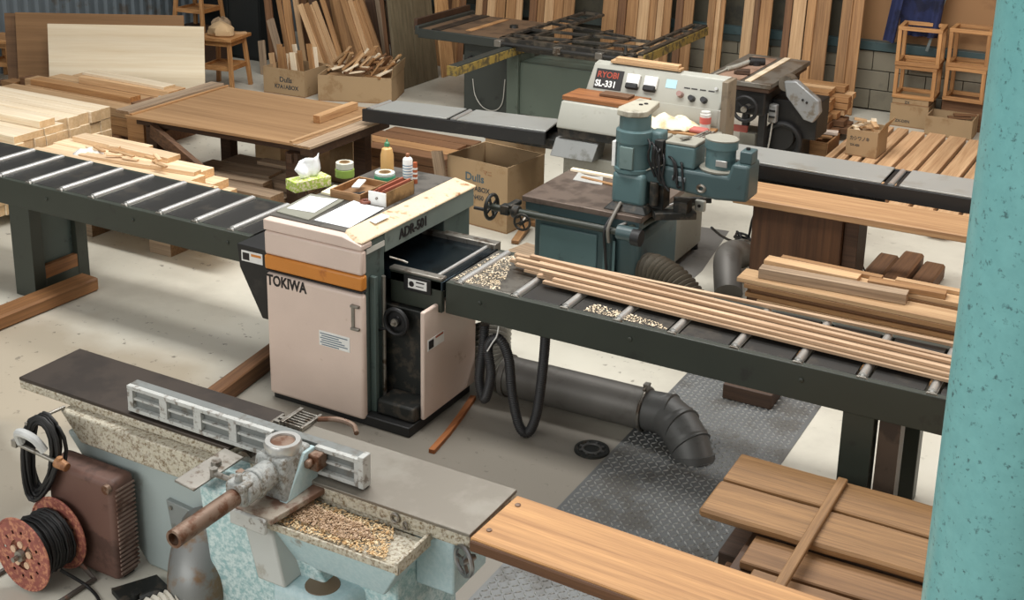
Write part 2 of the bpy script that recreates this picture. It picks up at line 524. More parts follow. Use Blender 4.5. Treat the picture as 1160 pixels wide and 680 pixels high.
# ------------------------------------------------------------------ floor, walls
FCX, FCY = (-17 + 3.5) / 2, (-3.0 + 14.6) / 2
def floor_mat():
    m, n, b = _nt('painted_concrete_floor')
    mp = coords(n, (1, 1, 1), False)
    t1 = noise(n, mp, 0.55, 6, 0.6)
    r1 = ramp(n, [(0.3, srgb(184, 180, 166)), (0.5, srgb(198, 194, 180)), (0.7, srgb(208, 205, 193))])
    n.links.new(t1.outputs['Fac'], r1.inputs[0])
    # worn bare patches
    t2 = noise(n, mp, 0.9, 9, 0.62)
    r2 = ramp(n, [(0.34, (1, 1, 1, 1)), (0.52, (0, 0, 0, 1))])
    n.links.new(t2.outputs['Fac'], r2.inputs[0])
    mm = n.nodes.new('ShaderNodeMath'); mm.operation = 'MULTIPLY'; mm.inputs[1].default_value = 0.55
    n.links.new(r2.outputs[0], mm.inputs[0])
    c = mix(n, mm.outputs[0], r1.outputs[0], srgb(156, 150, 138))
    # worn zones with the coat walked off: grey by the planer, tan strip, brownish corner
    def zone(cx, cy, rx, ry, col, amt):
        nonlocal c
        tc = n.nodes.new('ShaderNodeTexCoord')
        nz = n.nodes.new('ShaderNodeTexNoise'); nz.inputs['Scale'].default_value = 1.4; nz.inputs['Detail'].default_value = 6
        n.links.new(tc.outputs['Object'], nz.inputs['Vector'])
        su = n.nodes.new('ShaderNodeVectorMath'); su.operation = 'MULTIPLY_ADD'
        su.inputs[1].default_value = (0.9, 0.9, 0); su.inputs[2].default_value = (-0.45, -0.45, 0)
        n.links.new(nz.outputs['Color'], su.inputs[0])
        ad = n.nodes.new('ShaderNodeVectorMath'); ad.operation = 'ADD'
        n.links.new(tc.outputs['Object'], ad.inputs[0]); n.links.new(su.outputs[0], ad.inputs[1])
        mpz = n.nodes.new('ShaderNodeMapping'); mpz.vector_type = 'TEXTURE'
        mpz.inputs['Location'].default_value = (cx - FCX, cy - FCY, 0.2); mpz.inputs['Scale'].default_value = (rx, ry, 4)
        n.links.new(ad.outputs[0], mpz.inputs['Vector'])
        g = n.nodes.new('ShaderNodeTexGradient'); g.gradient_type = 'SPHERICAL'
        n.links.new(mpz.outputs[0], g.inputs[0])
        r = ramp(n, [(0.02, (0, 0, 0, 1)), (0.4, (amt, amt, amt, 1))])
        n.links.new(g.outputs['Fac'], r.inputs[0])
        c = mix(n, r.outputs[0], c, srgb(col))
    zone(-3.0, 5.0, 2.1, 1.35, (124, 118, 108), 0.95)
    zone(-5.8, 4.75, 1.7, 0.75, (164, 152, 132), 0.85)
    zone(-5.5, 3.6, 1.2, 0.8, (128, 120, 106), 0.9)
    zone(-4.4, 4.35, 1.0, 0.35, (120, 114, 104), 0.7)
    # scattered dark chips
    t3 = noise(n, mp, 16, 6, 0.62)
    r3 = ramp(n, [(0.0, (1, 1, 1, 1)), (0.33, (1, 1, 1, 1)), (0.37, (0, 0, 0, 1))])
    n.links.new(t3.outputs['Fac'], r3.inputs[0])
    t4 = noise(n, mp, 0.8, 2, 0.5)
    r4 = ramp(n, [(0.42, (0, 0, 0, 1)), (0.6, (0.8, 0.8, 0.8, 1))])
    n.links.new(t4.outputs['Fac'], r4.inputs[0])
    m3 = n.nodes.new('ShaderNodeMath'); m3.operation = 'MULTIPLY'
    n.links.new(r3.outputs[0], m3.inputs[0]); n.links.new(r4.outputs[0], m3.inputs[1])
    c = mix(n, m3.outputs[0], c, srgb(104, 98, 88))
    n.links.new(c, b.inputs['Base Color'])
    b.inputs['Roughness'].default_value = 0.45
    return m

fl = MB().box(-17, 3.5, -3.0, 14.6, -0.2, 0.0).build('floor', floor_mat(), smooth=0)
structure(fl)

# floor areas with another coat: worn grey passage by the planer, grey painted patch by the grey cabinet
def patch(name, label, poly, mat, t=0.002):
    o = MB().prism([(p.x, p.y, 0.0005) for p in poly], (0, 0, t)).build(name, mat, smooth=0)
    return structure(o)

patch('trim_6', 'grey painted strip', [Vector(v) for v in ((-3.75, 7.9, 0), (-3.02, 7.9, 0), (-3.02, 8.5, 0), (-3.15, 9.46, 0), (-3.75, 9.40, 0))], worn('dark_grey_floor_paint', (112, 110, 106), (92, 90, 86), 0.5, 0, 3, 0.4, 0.1, 0))
WALLB = worn('block_wall_grey', (124, 118, 102), (112, 106, 92), 0.8, 0, 3, 0.34, 0.08, 0.0)
WALLP = worn('plywood_wall_panel', (150, 112, 74), (136, 100, 66), 0.7, 0, 3, 0.32, 0.1, 0.0)
CORR = worn('grey_corrugated_steel', (112, 122, 128), (100, 98, 94), 0.45, 0.3, 4, 0.36, 0.15, 0.0)
TEALPIL = worn('sea_green_gloss_paint', (114, 174, 174), (58, 92, 94), 0.33, 0, 75, 0.322, 0.06, 0.02, (98, 156, 158), 30, 0.3)

WY = 14.35
w = MB()
w.box(-17, 3.5, WY, WY + 0.2, 0, 0.72)
w.box(-17, 3.5, WY, WY + 0.2, 0.72, 6.0)
wb = structure(MB().box(-17, 3.5, WY, WY + 0.2, 0, 6.0).build('wall_back', WALLP, smooth=0))
blk = MB()
for row in range(3):
    zz = 0.02 + row * 0.225
    for k in range(24):
        x0 = -6.0 + k * 0.4 + (0.2 if row % 2 else 0)
        blk.box(x0 + 0.004, x0 + 0.396, WY - 0.10, WY - 0.005, zz, zz + 0.215)
structure(blk.build('trim_1', WALLB, bevel=0.004))
structure(MB().box(-6.0, 3.4, WY - 0.13, WY - 0.003, 0.70, 0.80).build('trim_2', TEALD, bevel=0.004))
structure(MB().box(-3.4, 3.4, WY - 0.10, WY - 0.003, 1.62, 1.72).build('trim_3', TEALP, bevel=0.004))
# corrugated cladding: the left wall and the left end of the back wall
LXW = -12.78
cw = MB()
prof = []
x = -12.75
while x < -10.7:
    for dx, dy in ((0, 0), (0.03, -0.035), (0.075, -0.035), (0.105, 0)):
        prof.append((x + dx, WY - 0.02 + dy))
    x += 0.16
cw.prism([(a, b, 0.0) for a, b in prof] + [(prof[-1][0], WY - 0.002, 0), (prof[0][0], WY - 0.002, 0)], (0, 0, 5.5))
structure(cw.build('trim_7', CORR, smooth=0))
cw = MB()
prof = []
y = -3.0
while y < 14.2:
    for dy, dx in ((0, 0), (0.03, 0.035), (0.075, 0.035), (0.105, 0)):
        prof.append((LXW + 0.02 + dx, y + dy))
    y += 0.16
cw.prism([(a, b, 0.0) for a, b in prof] + [(LXW - 0.08, prof[-1][1], 0), (LXW - 0.08, prof[0][1], 0)], (0, 0, 5.5))
structure(cw.build('wall_left', CORR, smooth=0))

structure(MB().box(3.5, 3.7, -3.0, WY + 0.2, 0, 6.0).build('wall_right_unseen', WALLP, smooth=0))  # unseen wall, added to block world light from the right

# ------------------------------------------------------------------ light: overcast daylight all round, roof lights and added fill lamps
wd = bpy.data.worlds.new('world'); SC.world = wd; wd.use_nodes = True
wn = wd.node_tree
bg = wn.nodes['Background']
bg.inputs[0].default_value = (1.0, 0.985, 0.965, 1)
bg.inputs[1].default_value = 0.48

def area(name, loc, size, power, target=None, col=(1, 0.98, 0.95)):
    l = bpy.data.lights.new(name, 'AREA'); l.shape = 'RECTANGLE'
    l.size, l.size_y = size; l.energy = power; l.color = col
    o = bpy.data.objects.new(name, l); COL.objects.link(o)
    o.location = loc
    d = (Vector(target) - Vector(loc)) if target else Vector((0, 0, -1))
    o.rotation_euler = d.to_track_quat('-Z', 'Y').to_euler()
    return o

area('roof_light', (-4.5, 6.0, 6.5), (5, 1.2), 400)
area('roof_light', (-2.5, 9.5, 6.5), (7, 1.2), 330)
area('fill_light', (3.4, 7.5, 3.4), (4, 2.5), 130, (-4, 6.5, 0.5), (1, 0.99, 0.97))  # unseen fill lamp added on the right side
area('fill_light', (-5.0, -5.0, 5.5), (9, 3), 470, (-4.5, 5.0, 0.5), (1, 0.99, 0.97))  # unseen fill lamp behind the camera, added to brighten front faces

SC.view_settings.view_transform = 'Standard'
SC.view_settings.look = 'None'
SC.view_settings.gamma = 1
SC.view_settings.exposure = 0.0
SC.view_settings.use_curve_mapping = False
# ------------------------------------------------------------------ thickness planer
pl = thing('thickness_planer', 'pink and dark green planer cabinet standing between the two long roller tables', 'planer', (-4.1, 5.75, 0))
MB().box(-4.46, -3.505, 5.245, 5.90, 0.0, 0.06).build('base_plate', BLACKP, pl, 0.006)
# inner frame: front column, bed body, rear column, cross head
f = MB()
f.box(-4.44, -3.81, 5.28, 5.46, 0.05, 1.08)
f.build('front_column', COLUMNG, pl, 0.006)
f = MB()
f.box(-4.44, -3.84, 6.14, 6.44, 0.0, 1.08)
f.build('rear_column', COLUMNG, pl, 0.006)
MB().box(-4.42, -3.50, 5.47, 5.90, 0.05, 0.66).build('lower_body', BLACKW, pl, 0.005)
MB().box(-3.808, -3.77, 5.31, 5.34, 0.06, 0.88).build('lift_rod', COLUMNG, pl, 0.003)
MB().cyl((-3.775, 5.40, 0.06), (-3.775, 5.40, 0.86), 0.012).build('lift_screw', METAL, pl)
MB().box(-3.76, -3.51, 5.30, 5.47, 0.06, 0.15).build('gear_housing', BLACKW, pl, 0.012)
# cross head with model lettering
MB().box(-4.40, -3.805, 5.46, 6.43, 0.975, 1.10).build('cross_head', worn('grey_green_head_paint', (116, 128, 122), (88, 98, 94), 0.45, 0, 9, 0.3, 0.1, 0.0), pl, 0.004)
MB().text('ADR-501', (-3.803, 5.60, 1.010), (0, 1, 0), (0, 0, 1), 0.060, 0.003, 0.92, 0.024).build('model_lettering', BLACKT, pl, smooth=0)
MB().box(-3.806, -3.80, 5.28, 5.45, 1.02, 1.05).build('name_strip', plain('pale_strip', (196, 196, 188), 0.5), pl)
# front cover
c = MB()
c.box(-4.476, -3.797, 5.225, 5.275, 0.035, 0.795)
door = c.build('front_cover', PINK, pl, 0.02, seg=3)
MB().box(-4.476, -3.797, 5.225, 5.275, 0.805, 0.815).build('black_stripe', BLACKT, pl, 0.004)
MB().box(-4.478, -3.795, 5.222, 5.275, 0.818, 0.905).build('orange_stripe', ORANGE, pl, 0.012)
MB().box(-4.476, -3.797, 5.225, 5.275, 0.908, 1.05).build('upper_cover', PINK, pl, 0.014)
MB().text('TOKIWA', (-4.462, 5.2245, 0.727), (1, 0, 0), (0, 0, 1), 0.064, 0.002, 0.78, 0.03).build('maker_lettering', BLACKT, pl, smooth=0)
h = MB()
h.box(-3.868, -3.848, 5.216, 5.226, 0.585, 0.735).box(-3.868, -3.812, 5.205, 5.226, 0.585, 0.60).box(-3.868, -3.812, 5.205, 5.226, 0.72, 0.735)
hd = h.build('handle', METAL, pl, 0.003)
hd['label'] = 'bare steel door handle'
lb = MB().box(-4.098, -3.885, 5.2225, 5.226, 0.435, 0.525).build('info_plate', WHITEL, pl, 0.001)
tx = MB()
for k in range(6):
    zz = 0.513 - k * 0.0135
    tx.box(-4.09 + 0.01 * (k % 2), -3.90 - 0.02 * ((k * 3) % 4), 5.2215, 5.2228, zz - 0.006, zz)
tx.build('print_lines', plain('grey_blue_print', (104, 120, 134), 0.7), lb, smooth=0)
# top: dark lid, cream front rim, chamfered cream lip on the outfeed side
t = MB()
t.prism([(-4.478, 5.226, 1.055), (-3.797, 5.226, 1.055), (-3.797, 5.226, 1.085), (-3.93, 5.226, 1.118), (-4.478, 5.226, 1.118)], (0, 0.10, 0))
t.box(-4.478, -3.94, 5.30, 6.45, 1.09, 1.118)
t.build('top_cover', PINK, pl, 0.006, seg=3)
lip = MB()
lip.hull([(-3.94, 5.235, 1.096), (-3.795, 5.235, 1.092), (-3.795, 6.45, 1.092), (-3.94, 6.45, 1.096)],
         [(-3.95, 5.30, 1.134), (-3.80, 5.24, 1.106), (-3.80, 6.44, 1.106), (-3.95, 6.44, 1.134)])
lp = lip.build('outfeed_lip', CREAM, pl, 0.006)
lp['label'] = 'cream lip with chipped rusty paint'
MB().box(-4.48, -3.945, 5.285, 6.44, 1.10, 1.127).build('top_mat', worn('worn_dark_top', (92, 88, 82), (60, 58, 54), 0.55, 0.1, 6, 0.4, 0.2, 0.02), pl, 0.004)
# feed bed
MB().box(-4.45, -3.45, 5.50, 6.12, 0.80, 0.855).build('feed_bed', STEELB, pl, 0.003)
r = MB()
r.cyl((-3.52, 5.52, 0.857), (-3.52, 6.1, 0.857), 0.012)
r.build('bed_roller', CHROME, pl)
MB().box(-3.98, -3.46, 6.10, 6.17, 0.83, 0.885).build('rear_guide', METAL, pl, 0.004)
# apron box in front of the bed, warning plate, handwheel
MB().box(-3.80, -3.455, 5.50, 5.535, 0.668, 0.865).build('bed_apron', DGREEN, pl, 0.006)
MB().box(-3.80, -3.45, 5.49, 5.545, 0.865, 0.88).build('apron_rim', METAL, pl, 0.004)
wf = MB().box(-3.70, -3.52, 5.487, 5.50, 0.765, 0.855).build('plate_frame', BLACKP, pl, 0.004)
wl = MB().box(-3.668, -3.545, 5.4845, 5.488, 0.785, 0.838).build('warning_label', WHITEL, wf)
d = MB(); d.lathe((-3.645, 5.4845, 0.81), (0, -1, 0), [(0, 0.017), (0.001, 0.017)], 12)
d.box(-3.615, -3.56, 5.4835, 5.4848, 0.822, 0.83).box(-3.615, -3.565, 5.4835, 5.4848, 0.80, 0.805)
d.build('warning_print', BLACKT, wf, smooth=0)
hw = MB(); hw.torus((-3.695, 5.40, 0.60), (0, 1, 0), 0.074, 0.013)
hw.lathe((-3.695, 5.425, 0.60), (0, -1, 0), [(0, 0.066), (0.01, 0.062), (0.012, 0.03), (0.03, 0.024), (0.034, 0.0)], 24)
wheel = hw.build('handwheel', BLACKR, pl)
MB().lathe((-3.695, 5.395, 0.60), (0, -1, 0), [(0, 0.022), (0.012, 0.022), (0.012, 0.012), (0.03, 0.012)], 20).build('hub_cap', METAL, wheel)
MB().tube([(-3.745, 5.40, 0.555), (-3.80, 5.38, 0.535), (-3.84, 5.37, 0.53)], 0.009).build('crank_arm', BLACKR, wheel)
MB().cyl((-3.695, 5.42, 0.60), (-3.695, 5.48, 0.60), 0.015).build('shaft', METAL, wheel)
MB().tube([(-3.80, 5.50, 0.935), (-3.72, 5.52, 0.92), (-3.70, 5.53, 0.91)], 0.006).build('lever', METAL, pl)
# lower right cover on the outfeed side
MB().box(-3.505, -3.478, 5.355, 5.918, 0.065, 0.72).build('side_cover', PINK, pl, 0.01, seg=3)
sl = MB().box(-3.479, -3.4755, 5.39, 5.56, 0.475, 0.54).build('safety_label', WHITEL, pl)
d = MB(); d.box(-3.4757, -3.4745, 5.40, 5.45, 0.482, 0.532)
d.build('label_pictogram', BLACKT, sl, smooth=0)
d = MB(); d.box(-3.4757, -3.4745, 5.47, 5.55, 0.525, 0.537)
d.build('label_banner', plain('faded_red', (170, 96, 70), 0.6), sl, smooth=0)
# black infeed side plate
MB().prism([(-4.835, 5.40, 0.845), (-4.46, 5.40, 0.845), (-4.46, 5.40, 0.40), (-4.66, 5.40, 0.40), (-4.82, 5.40, 0.70)], (0, 0.75, 0)).build('infeed_housing', BLACKP, pl, 0.004)
il = MB().box(-4.80, -4.64, 5.397, 5.401, 0.745, 0.812).build('infeed_label', WHITEL, pl)
MB().box(-4.79, -4.74, 5.3955, 5.3975, 0.755, 0.80).build('infeed_pictogram', BLACKT, il, smooth=0)
MB().box(-4.725, -4.65, 5.3955, 5.3975, 0.785, 0.80).build('infeed_banner', ORANGE, il, smooth=0)

# ------------------------------------------------------------------ things lying on the planer
Z = 1.1275
tb = thing('tissue_box', 'green and cream tissue box with a tissue sticking out, on the planer top', 'tissue box', (-4.53, 5.80, Z))
R = rotz(math.radians(68))
bx = MB().obox((-4.60, 5.80, Z + 0.032), (0.25, 0.115, 0.064), R).build('carton', worn('green_leaf_print', (226, 218, 184), (168, 192, 72), 0.6, 0, 60, 0.47, 0.05, 0.0), tb, 0.002)
g = []
for i in range(6):
    row = []
    for j in range(7):
        u = j / 6 - 0.5; v = i / 5
        p = Vector((u * (0.10 + 0.10 * v), 0.02 * math.sin(u * 9 + v * 3) * (0.4 + v), 0))
        p = R @ p
        row.append((-4.60 + p.x + 0.012 * math.sin(v * 5), 5.80 + p.y, Z + 0.06 + 0.125 * v + 0.03 * u * v * 2 - 0.02 * v * abs(math.sin(3 * u))))
    g.append(row)
ts = MB()
for i in range(5):
    for j in range(6):
        ts._faces([g[i][j], g[i][j + 1], g[i + 1][j + 1], g[i + 1][j]], [(0, 1, 2, 3)])
bmesh.ops.remove_doubles(ts.bm, verts=ts.bm.verts, dist=1e-5)
tissue = ts.build('tissue', PAPER, tb, smooth=80)
sd = tissue.modifiers.new('t', 'SOLIDIFY'); sd.thickness = 0.0015

def sheet_quad(name, label, cat, pts, z, t, mat, group=None, curl=0.0):
    g = []
    for i in range(5):
        row = []
        for j in range(5):
            u, v = j / 4, i / 4
            a = Vector(pts[0]).lerp(Vector(pts[1]), u); b = Vector(pts[3]).lerp(Vector(pts[2]), u)
            p = a.lerp(b, v)
            row.append((p.x, p.y, z + t + curl * (2 * u - 1) ** 2 * v))
        g.append(row)
    o = MB().sheet(g, t).build(name, mat, smooth=60)
    return tag(o, label, cat, group)

sheet_quad('clipboard', 'thin grey card folder lying flat at the front corner of the planer', 'folder',
           [(-4.465, 5.33), (-4.22, 5.31), (-4.26, 5.70), (-4.50, 5.69)], Z, 0.008, GREYC)
sheet_quad('paper_sheet', 'smaller white paper sheet lying on the grey folder', 'paper', [(-4.445, 5.40), (-4.265, 5.42), (-4.29, 5.68), (-4.465, 5.64)], Z + 0.009, 0.0015, PAPER, None, 0.004)
sheet_quad('paper_sheet', 'larger white paper sheet with rounded edge nearest the cream lip of the planer', 'paper', [(-4.20, 5.335), (-3.955, 5.335), (-3.975, 5.70), (-4.205, 5.72)], Z + 0.001, 0.0025, PAPER, None, 0.006)
sheet_quad('sticky_pad', 'small cream paper pad behind the papers beside the tissue box', 'notepad', [(-4.46, 5.74), (-4.385, 5.735), (-4.40, 5.90), (-4.475, 5.89)], Z, 0.012, plain('cream_pad', (226, 218, 184), 0.7))
# flat wooden tray with pens, small flat cardboard
tr = thing('pen_tray', 'shallow brown wooden tray holding a white tool and black pens on the planer top', 'tray', (-4.28, 5.87, Z))
R = rotz(math.radians(-4))
b = MB()
cx, cy = -4.27, 5.87
b.box(cx - 0.10, cx + 0.10, cy - 0.14, cy + 0.14, Z, Z + 0.008)
b.build('tray_floor', CARDIN, tr)
for (x0, x1, y0, y1) in ((-0.105, 0.105, -0.148, -0.138), (-0.105, 0.105, 0.138, 0.148), (-0.11, -0.10, -0.148, 0.148), (0.10, 0.11, -0.148, 0.148)):
    MB().box(cx + x0, cx + x1, cy + y0, cy + y1, Z, Z + 0.05).build('tray_wall', W_TAN, tr, 0.002)
tag(MB().obox((cx - 0.02, cy + 0.02, Z + 0.052), (0.05, 0.15, 0.012), rotz(0.35)).build('scraper', WHITEL, bevel=0.004), 'white flat scraper lying across the pen tray', 'scraper')
for k, (dx, dy, a) in enumerate(((0.03, -0.03, 0.9), (0.055, 0.01, 1.2), (0.02, -0.07, 1.35))):
    v = Vector((math.cos(a), math.sin(a), 0)) * 0.07
    c = Vector((cx + dx, cy + dy, Z + 0.016))
    if k == 0: c.z = Z + 0.016
    tag(MB().cyl(c - v, c + v, 0.007, 0.005, 12).build('pen', BLACKR), ['black pen in the middle of the tray', 'black pen nearest the right wall of the tray', 'black pen nearest the front wall of the tray'][k], 'pen', 'pens in the tray')
# small box holding sandpaper / pads
sb = thing('parts_box', 'small tin box full of reddish strips with a white front end on the planer top', 'box', (-4.06, 5.89, Z))
cx, cy = -4.05, 5.89
MB().box(cx - 0.055, cx + 0.055, cy - 0.15, cy + 0.15, Z, Z + 0.006).build('box_floor', CARDIN, sb)
for (x0, x1, y0, y1) in ((-0.06, -0.053, -0.15, 0.15), (0.053, 0.06, -0.15, 0.15), (-0.06, 0.06, 0.143, 0.15)):
    MB().box(cx + x0, cx + x1, cy + y0, cy + y1, Z, Z + 0.085).build('box_side', worn('tin_brass', (150, 122, 84), (110, 86, 54), 0.4, 0.4, 8, 0.4, 0.1, 0), sb, 0.001)
MB().box(cx - 0.061, cx + 0.061, cy - 0.155, cy - 0.147, Z, Z + 0.082).build('white_front', WHITEL, sb, 0.001)
MB().cyl((cx, cy - 0.156, Z + 0.045), (cx, cy - 0.163, Z + 0.045), 0.008).build('knob', METAL, sb)
st = MB()
for k in range(6):
    st.box(cx - 0.048 + k * 0.0165, cx - 0.036 + k * 0.0165, cy - 0.13, cy + 0.13, Z + 0.0065, Z + 0.075 + 0.012 * (k % 3))
tag(st.build('abrasive_strips', plain('red_brown_strip', (150, 84, 62), 0.8), bevel=0.001), 'reddish brown abrasive strips filling the small tin box', 'abrasive strips')
tag(MB().torus((-4.13, 5.735, Z + 0.011), (0, 0, 1), 0.026, 0.011).build('tape_ring', plain('maroon_ring', (120, 66, 48), 0.5)), 'small maroon ring lying between the tin box and the papers', 'ring')

def tape(loc, label, col, R0=0.055, h=0.05):
    t = thing('tape_roll', label, 'tape', loc)
    m = MB(); x, y, z = loc
    m.lathe((x, y, z), (0, 0, 1), [(0, R0 * 0.62), (0, R0), (h, R0), (h, R0 * 0.62)], 28, closed=True).build('tape_band', col, t, 0.002)
    MB().lathe((x, y, z), (0, 0, 1), [(0.001, R0 * 0.56), (0.001, R0 * 0.615), (h + 0.002, R0 * 0.615), (h + 0.002, R0 * 0.56)], 28, closed=True).build('core', CARDL, t)
    return t
tape((-4.55, 6.10, Z), 'lower roll of tape with a green band behind the tissue box', plain('leaf_green_tape', (150, 180, 84), 0.35), 0.06, 0.05)
tape((-4.55, 6.10, Z + 0.053), 'whitish clear tape roll on top of the green banded roll', plain('clear_tape', (206, 208, 196), 0.25), 0.056, 0.04)
tape((-4.26, 6.12, Z), 'roll of teal green tape lying flat beside the tin box', plain('teal_tape', (64, 150, 112), 0.4), 0.065, 0.05)
tape((-4.26, 6.12, Z + 0.053), 'roll of clear tape lying on top of the teal green roll', plain('clear_tape_pale', (206, 220, 212), 0.25), 0.062, 0.018)
bt = thing('glue_bottle', 'beige plastic glue bottle with a green cap standing at the back of the planer top', 'bottle', (-4.36, 6.29, Z))
MB().lathe((-4.36, 6.29, Z), (0, 0, 1), [(0, 0.036), (0.005, 0.042), (0.12, 0.042), (0.165, 0.032), (0.175, 0.016), (0.18, 0.016)], 24).build('bottle_body', plain('beige_plastic', (214, 170, 108), 0.4), bt)
MB().lathe((-4.36, 6.29, Z + 0.18), (0, 0, 1), [(0, 0.018), (0.022, 0.016), (0.03, 0.006), (0.045, 0.004)], 16).build('cap', plain('green_cap', (70, 132, 96), 0.4), bt)
c1 = thing('spray_can', 'white spray can with blue print at the back of the planer top', 'spray can', (-4.165, 6.23, Z))
MB().lathe((-4.165, 6.23, Z), (0, 0, 1), [(0, 0.028), (0.004, 0.031), (0.14, 0.031), (0.15, 0.024), (0.156, 0.014)], 24).build('can_body', WHITEL, c1)
m = MB()
for k in range(5): m.lathe((-4.165, 6.23, Z + 0.03 + k * 0.018), (0, 0, 1), [(0, 0.0312), (0, 0.0316), (0.006, 0.0316), (0.006, 0.0312)], 24, closed=True)
m.build('print_band', plain('blue_grey_print', (120, 150, 176), 0.5), c1)
MB().lathe((-4.165, 6.23, Z + 0.156), (0, 0, 1), [(0, 0.012), (0.02, 0.012), (0.024, 0.006)], 14).build('nozzle', plain('brown_nozzle', (142, 92, 62), 0.5), c1)
c2 = thing('marker_tube', 'slim orange and brown tube standing right of the white spray can', 'tube', (-4.10, 6.215, Z))
MB().lathe((-4.10, 6.215, Z), (0, 0, 1), [(0, 0.015), (0.10, 0.015), (0.135, 0.013)], 16).build('tube_body', plain('orange_brown_tube', (172, 92, 56), 0.45), c2)
m = MB()
for k in range(3): m.lathe((-4.10, 6.215, Z + 0.03 + k * 0.03), (0, 0, 1), [(0, 0.0152), (0, 0.0156), (0.012, 0.0156), (0.012, 0.0152)], 16, closed=True)
m.build('print_band', WHITEL, c2)
sheet_quad('instruction_sticker', 'loose white note with black marks lying on the cream lip of the planer', 'note', [(-3.925, 5.48), (-3.868, 5.46), (-3.868, 5.60), (-3.925, 5.62)], 1.1335, 0.001, PAPER)
BRIGHTP = worn('bare_bright_plate', (128, 124, 116), (92, 88, 82), 0.35, 0.6, 7, 0.42, 0.2, 0.0)
# ------------------------------------------------------------------ long roller tables left and right of the planer
def roller_table(name, label, x0, x1, roller_xs, z=0.85, y0=5.535, y1=6.12, bright_to=-99.0, beam_h=0.185):
    t = thing(name, label, 'roller table', ((x0 + x1) / 2, (y0 + y1) / 2, 0))
    fb = MB().box(x0, x1, y0 - 0.012, y0 + 0.03, z - beam_h, z).build('front_beam', DGREEN, t, 0.004)
    MB().box(x0, x1, y1 - 0.03, y1 + 0.012, z - beam_h, z).build('rear_beam', DGREEN, t, 0.004)
    xs = sorted(roller_xs)
    edges = [x0 + 0.0] + xs + [x1]
    for a, b in zip(edges, edges[1:]):
        l = a + (0.036 if a in xs else 0.002); r = b - (0.036 if b in xs else 0.002)
        if r - l < 0.03: continue
        dp_ = MB().box(l, r, y0 + 0.025, y1 - 0.025, z - 0.012, z + 0.002).build('deck_plate', BRIGHTP if a < bright_to and a >= x0 else STEELT, t, 0.002)
        if a < bright_to: dp_['label'] = 'bare bright deck plate'
    for x in xs:
        rr = MB(); rr.lathe((x, y0 + 0.012, z + 0.0), (0, 1, 0), [(0, 0.012), (0.012, 0.012), (0.014, 0.022), (y1 - y0 - 0.04, 0.022), (y1 - y0 - 0.038, 0.012), (y1 - y0 - 0.024, 0.012)], 18)
        rr.build('roller', CHROME, t)
        MB().box(x - 0.03, x + 0.03, y0 + 0.031, y1 - 0.031, z - 0.05, z - 0.028).build('roller_trough', METAL, t)
        MB().prism([(x - 0.03, y0 + 0.0, z - 0.002), (x + 0.03, y0 + 0.0, z - 0.002), (x + 0.02, y0 + 0.0, z + 0.01), (x - 0.02, y0 + 0.0, z + 0.01)], (0, 0.012, 0)).build('bearing_cap', METAL, t, 0.002)
    n = max(2, int((x1 - x0) / 0.62))
    for k in range(n):
        bx = x0 + 0.22 + k * (x1 - x0 - 0.4) / (n - 1)
        MB().lathe((bx, y0 - 0.012, z - 0.075), (0, -1, 0), [(0, 0.013), (0.006, 0.013), (0.008, 0.009)], 8).build('bolt', DGREEN, t)
    return t

LX = [-7.08 - 0.30, -7.08, -6.79, -6.49, -6.20, -5.90, -5.60, -5.30, -5.01]
rl = roller_table('roller_table', 'long dark roller table on the left feeding into the planer, nearly empty', -8.4, -4.84, LX)
# leg frame standing across the table near the left edge of the photo: posts, recessed panel, wooden filler
def leg_frame(t, x, y0, y1):
    for y in (y0, y1 - 0.10): MB().box(x - 0.20, x, y, y + 0.10, 0.0, 0.668).build('leg', DGREEN, t, 0.004)
    MB().box(x - 0.20, x, y0 + 0.10, y1 - 0.10, 0.0, 0.12).build('stretcher', DGREEN, t, 0.004)
    MB().box(x - 0.06, x - 0.045, y0 + 0.10, y1 - 0.10, 0.12, 0.668).build('recessed_panel', COLUMNG, t, 0.002)
    MB().box(x - 0.045, x - 0.003, y0 + 0.10, y1 - 0.10, 0.12, 0.215).build('wooden_filler', W_FILL, t, 0.004)
W_FILL = wood('filler_timber', (168, 118, 72), (112, 74, 44), 'Y', 0.6, 0.9, 0.1, 0.7)
leg_frame(rl, -6.80, 5.53, 6.02)
leg_frame(rl, -8.15, 5.53, 6.02)
W_BAULK = wood('golden_brown_baulk', (172, 124, 78), (110, 74, 44), 'X', 0.6, 0.7, 0.1, 0.8)
board('timber_baulk', 'thick golden brown timber lying on the floor along the left roller table leg', 'timber', (-6.64, 5.88, 0.052), (-6.68, 4.35, 0.052), 0.17, 0.10, W_BAULK, bevel=0.014)

RX = [-3.37, -3.02, -2.72, -2.41, -2.11, -1.78, -1.46, -1.15, -0.83]
rr_ = roller_table('roller_table', 'long dark roller table on the right of the planer carrying a bundle of strips', -3.445, -0.35, RX, bright_to=-3.1)
for x, y in ((-1.22, 5.54), (-1.08, 6.0)):
    MB().box(x, x + 0.15, y, y + 0.10, 0.0, 0.665).build('leg', DGREEN, rr_, 0.004)
MB().box(-1.05, -0.95, 5.56, 5.68, 0.0, 0.665).build('leg', worn('brown_stained_steel', (84, 70, 58), (58, 48, 40), 0.5, 0.1, 7, 0.4, 0.2, 0.01), rr_, 0.004)
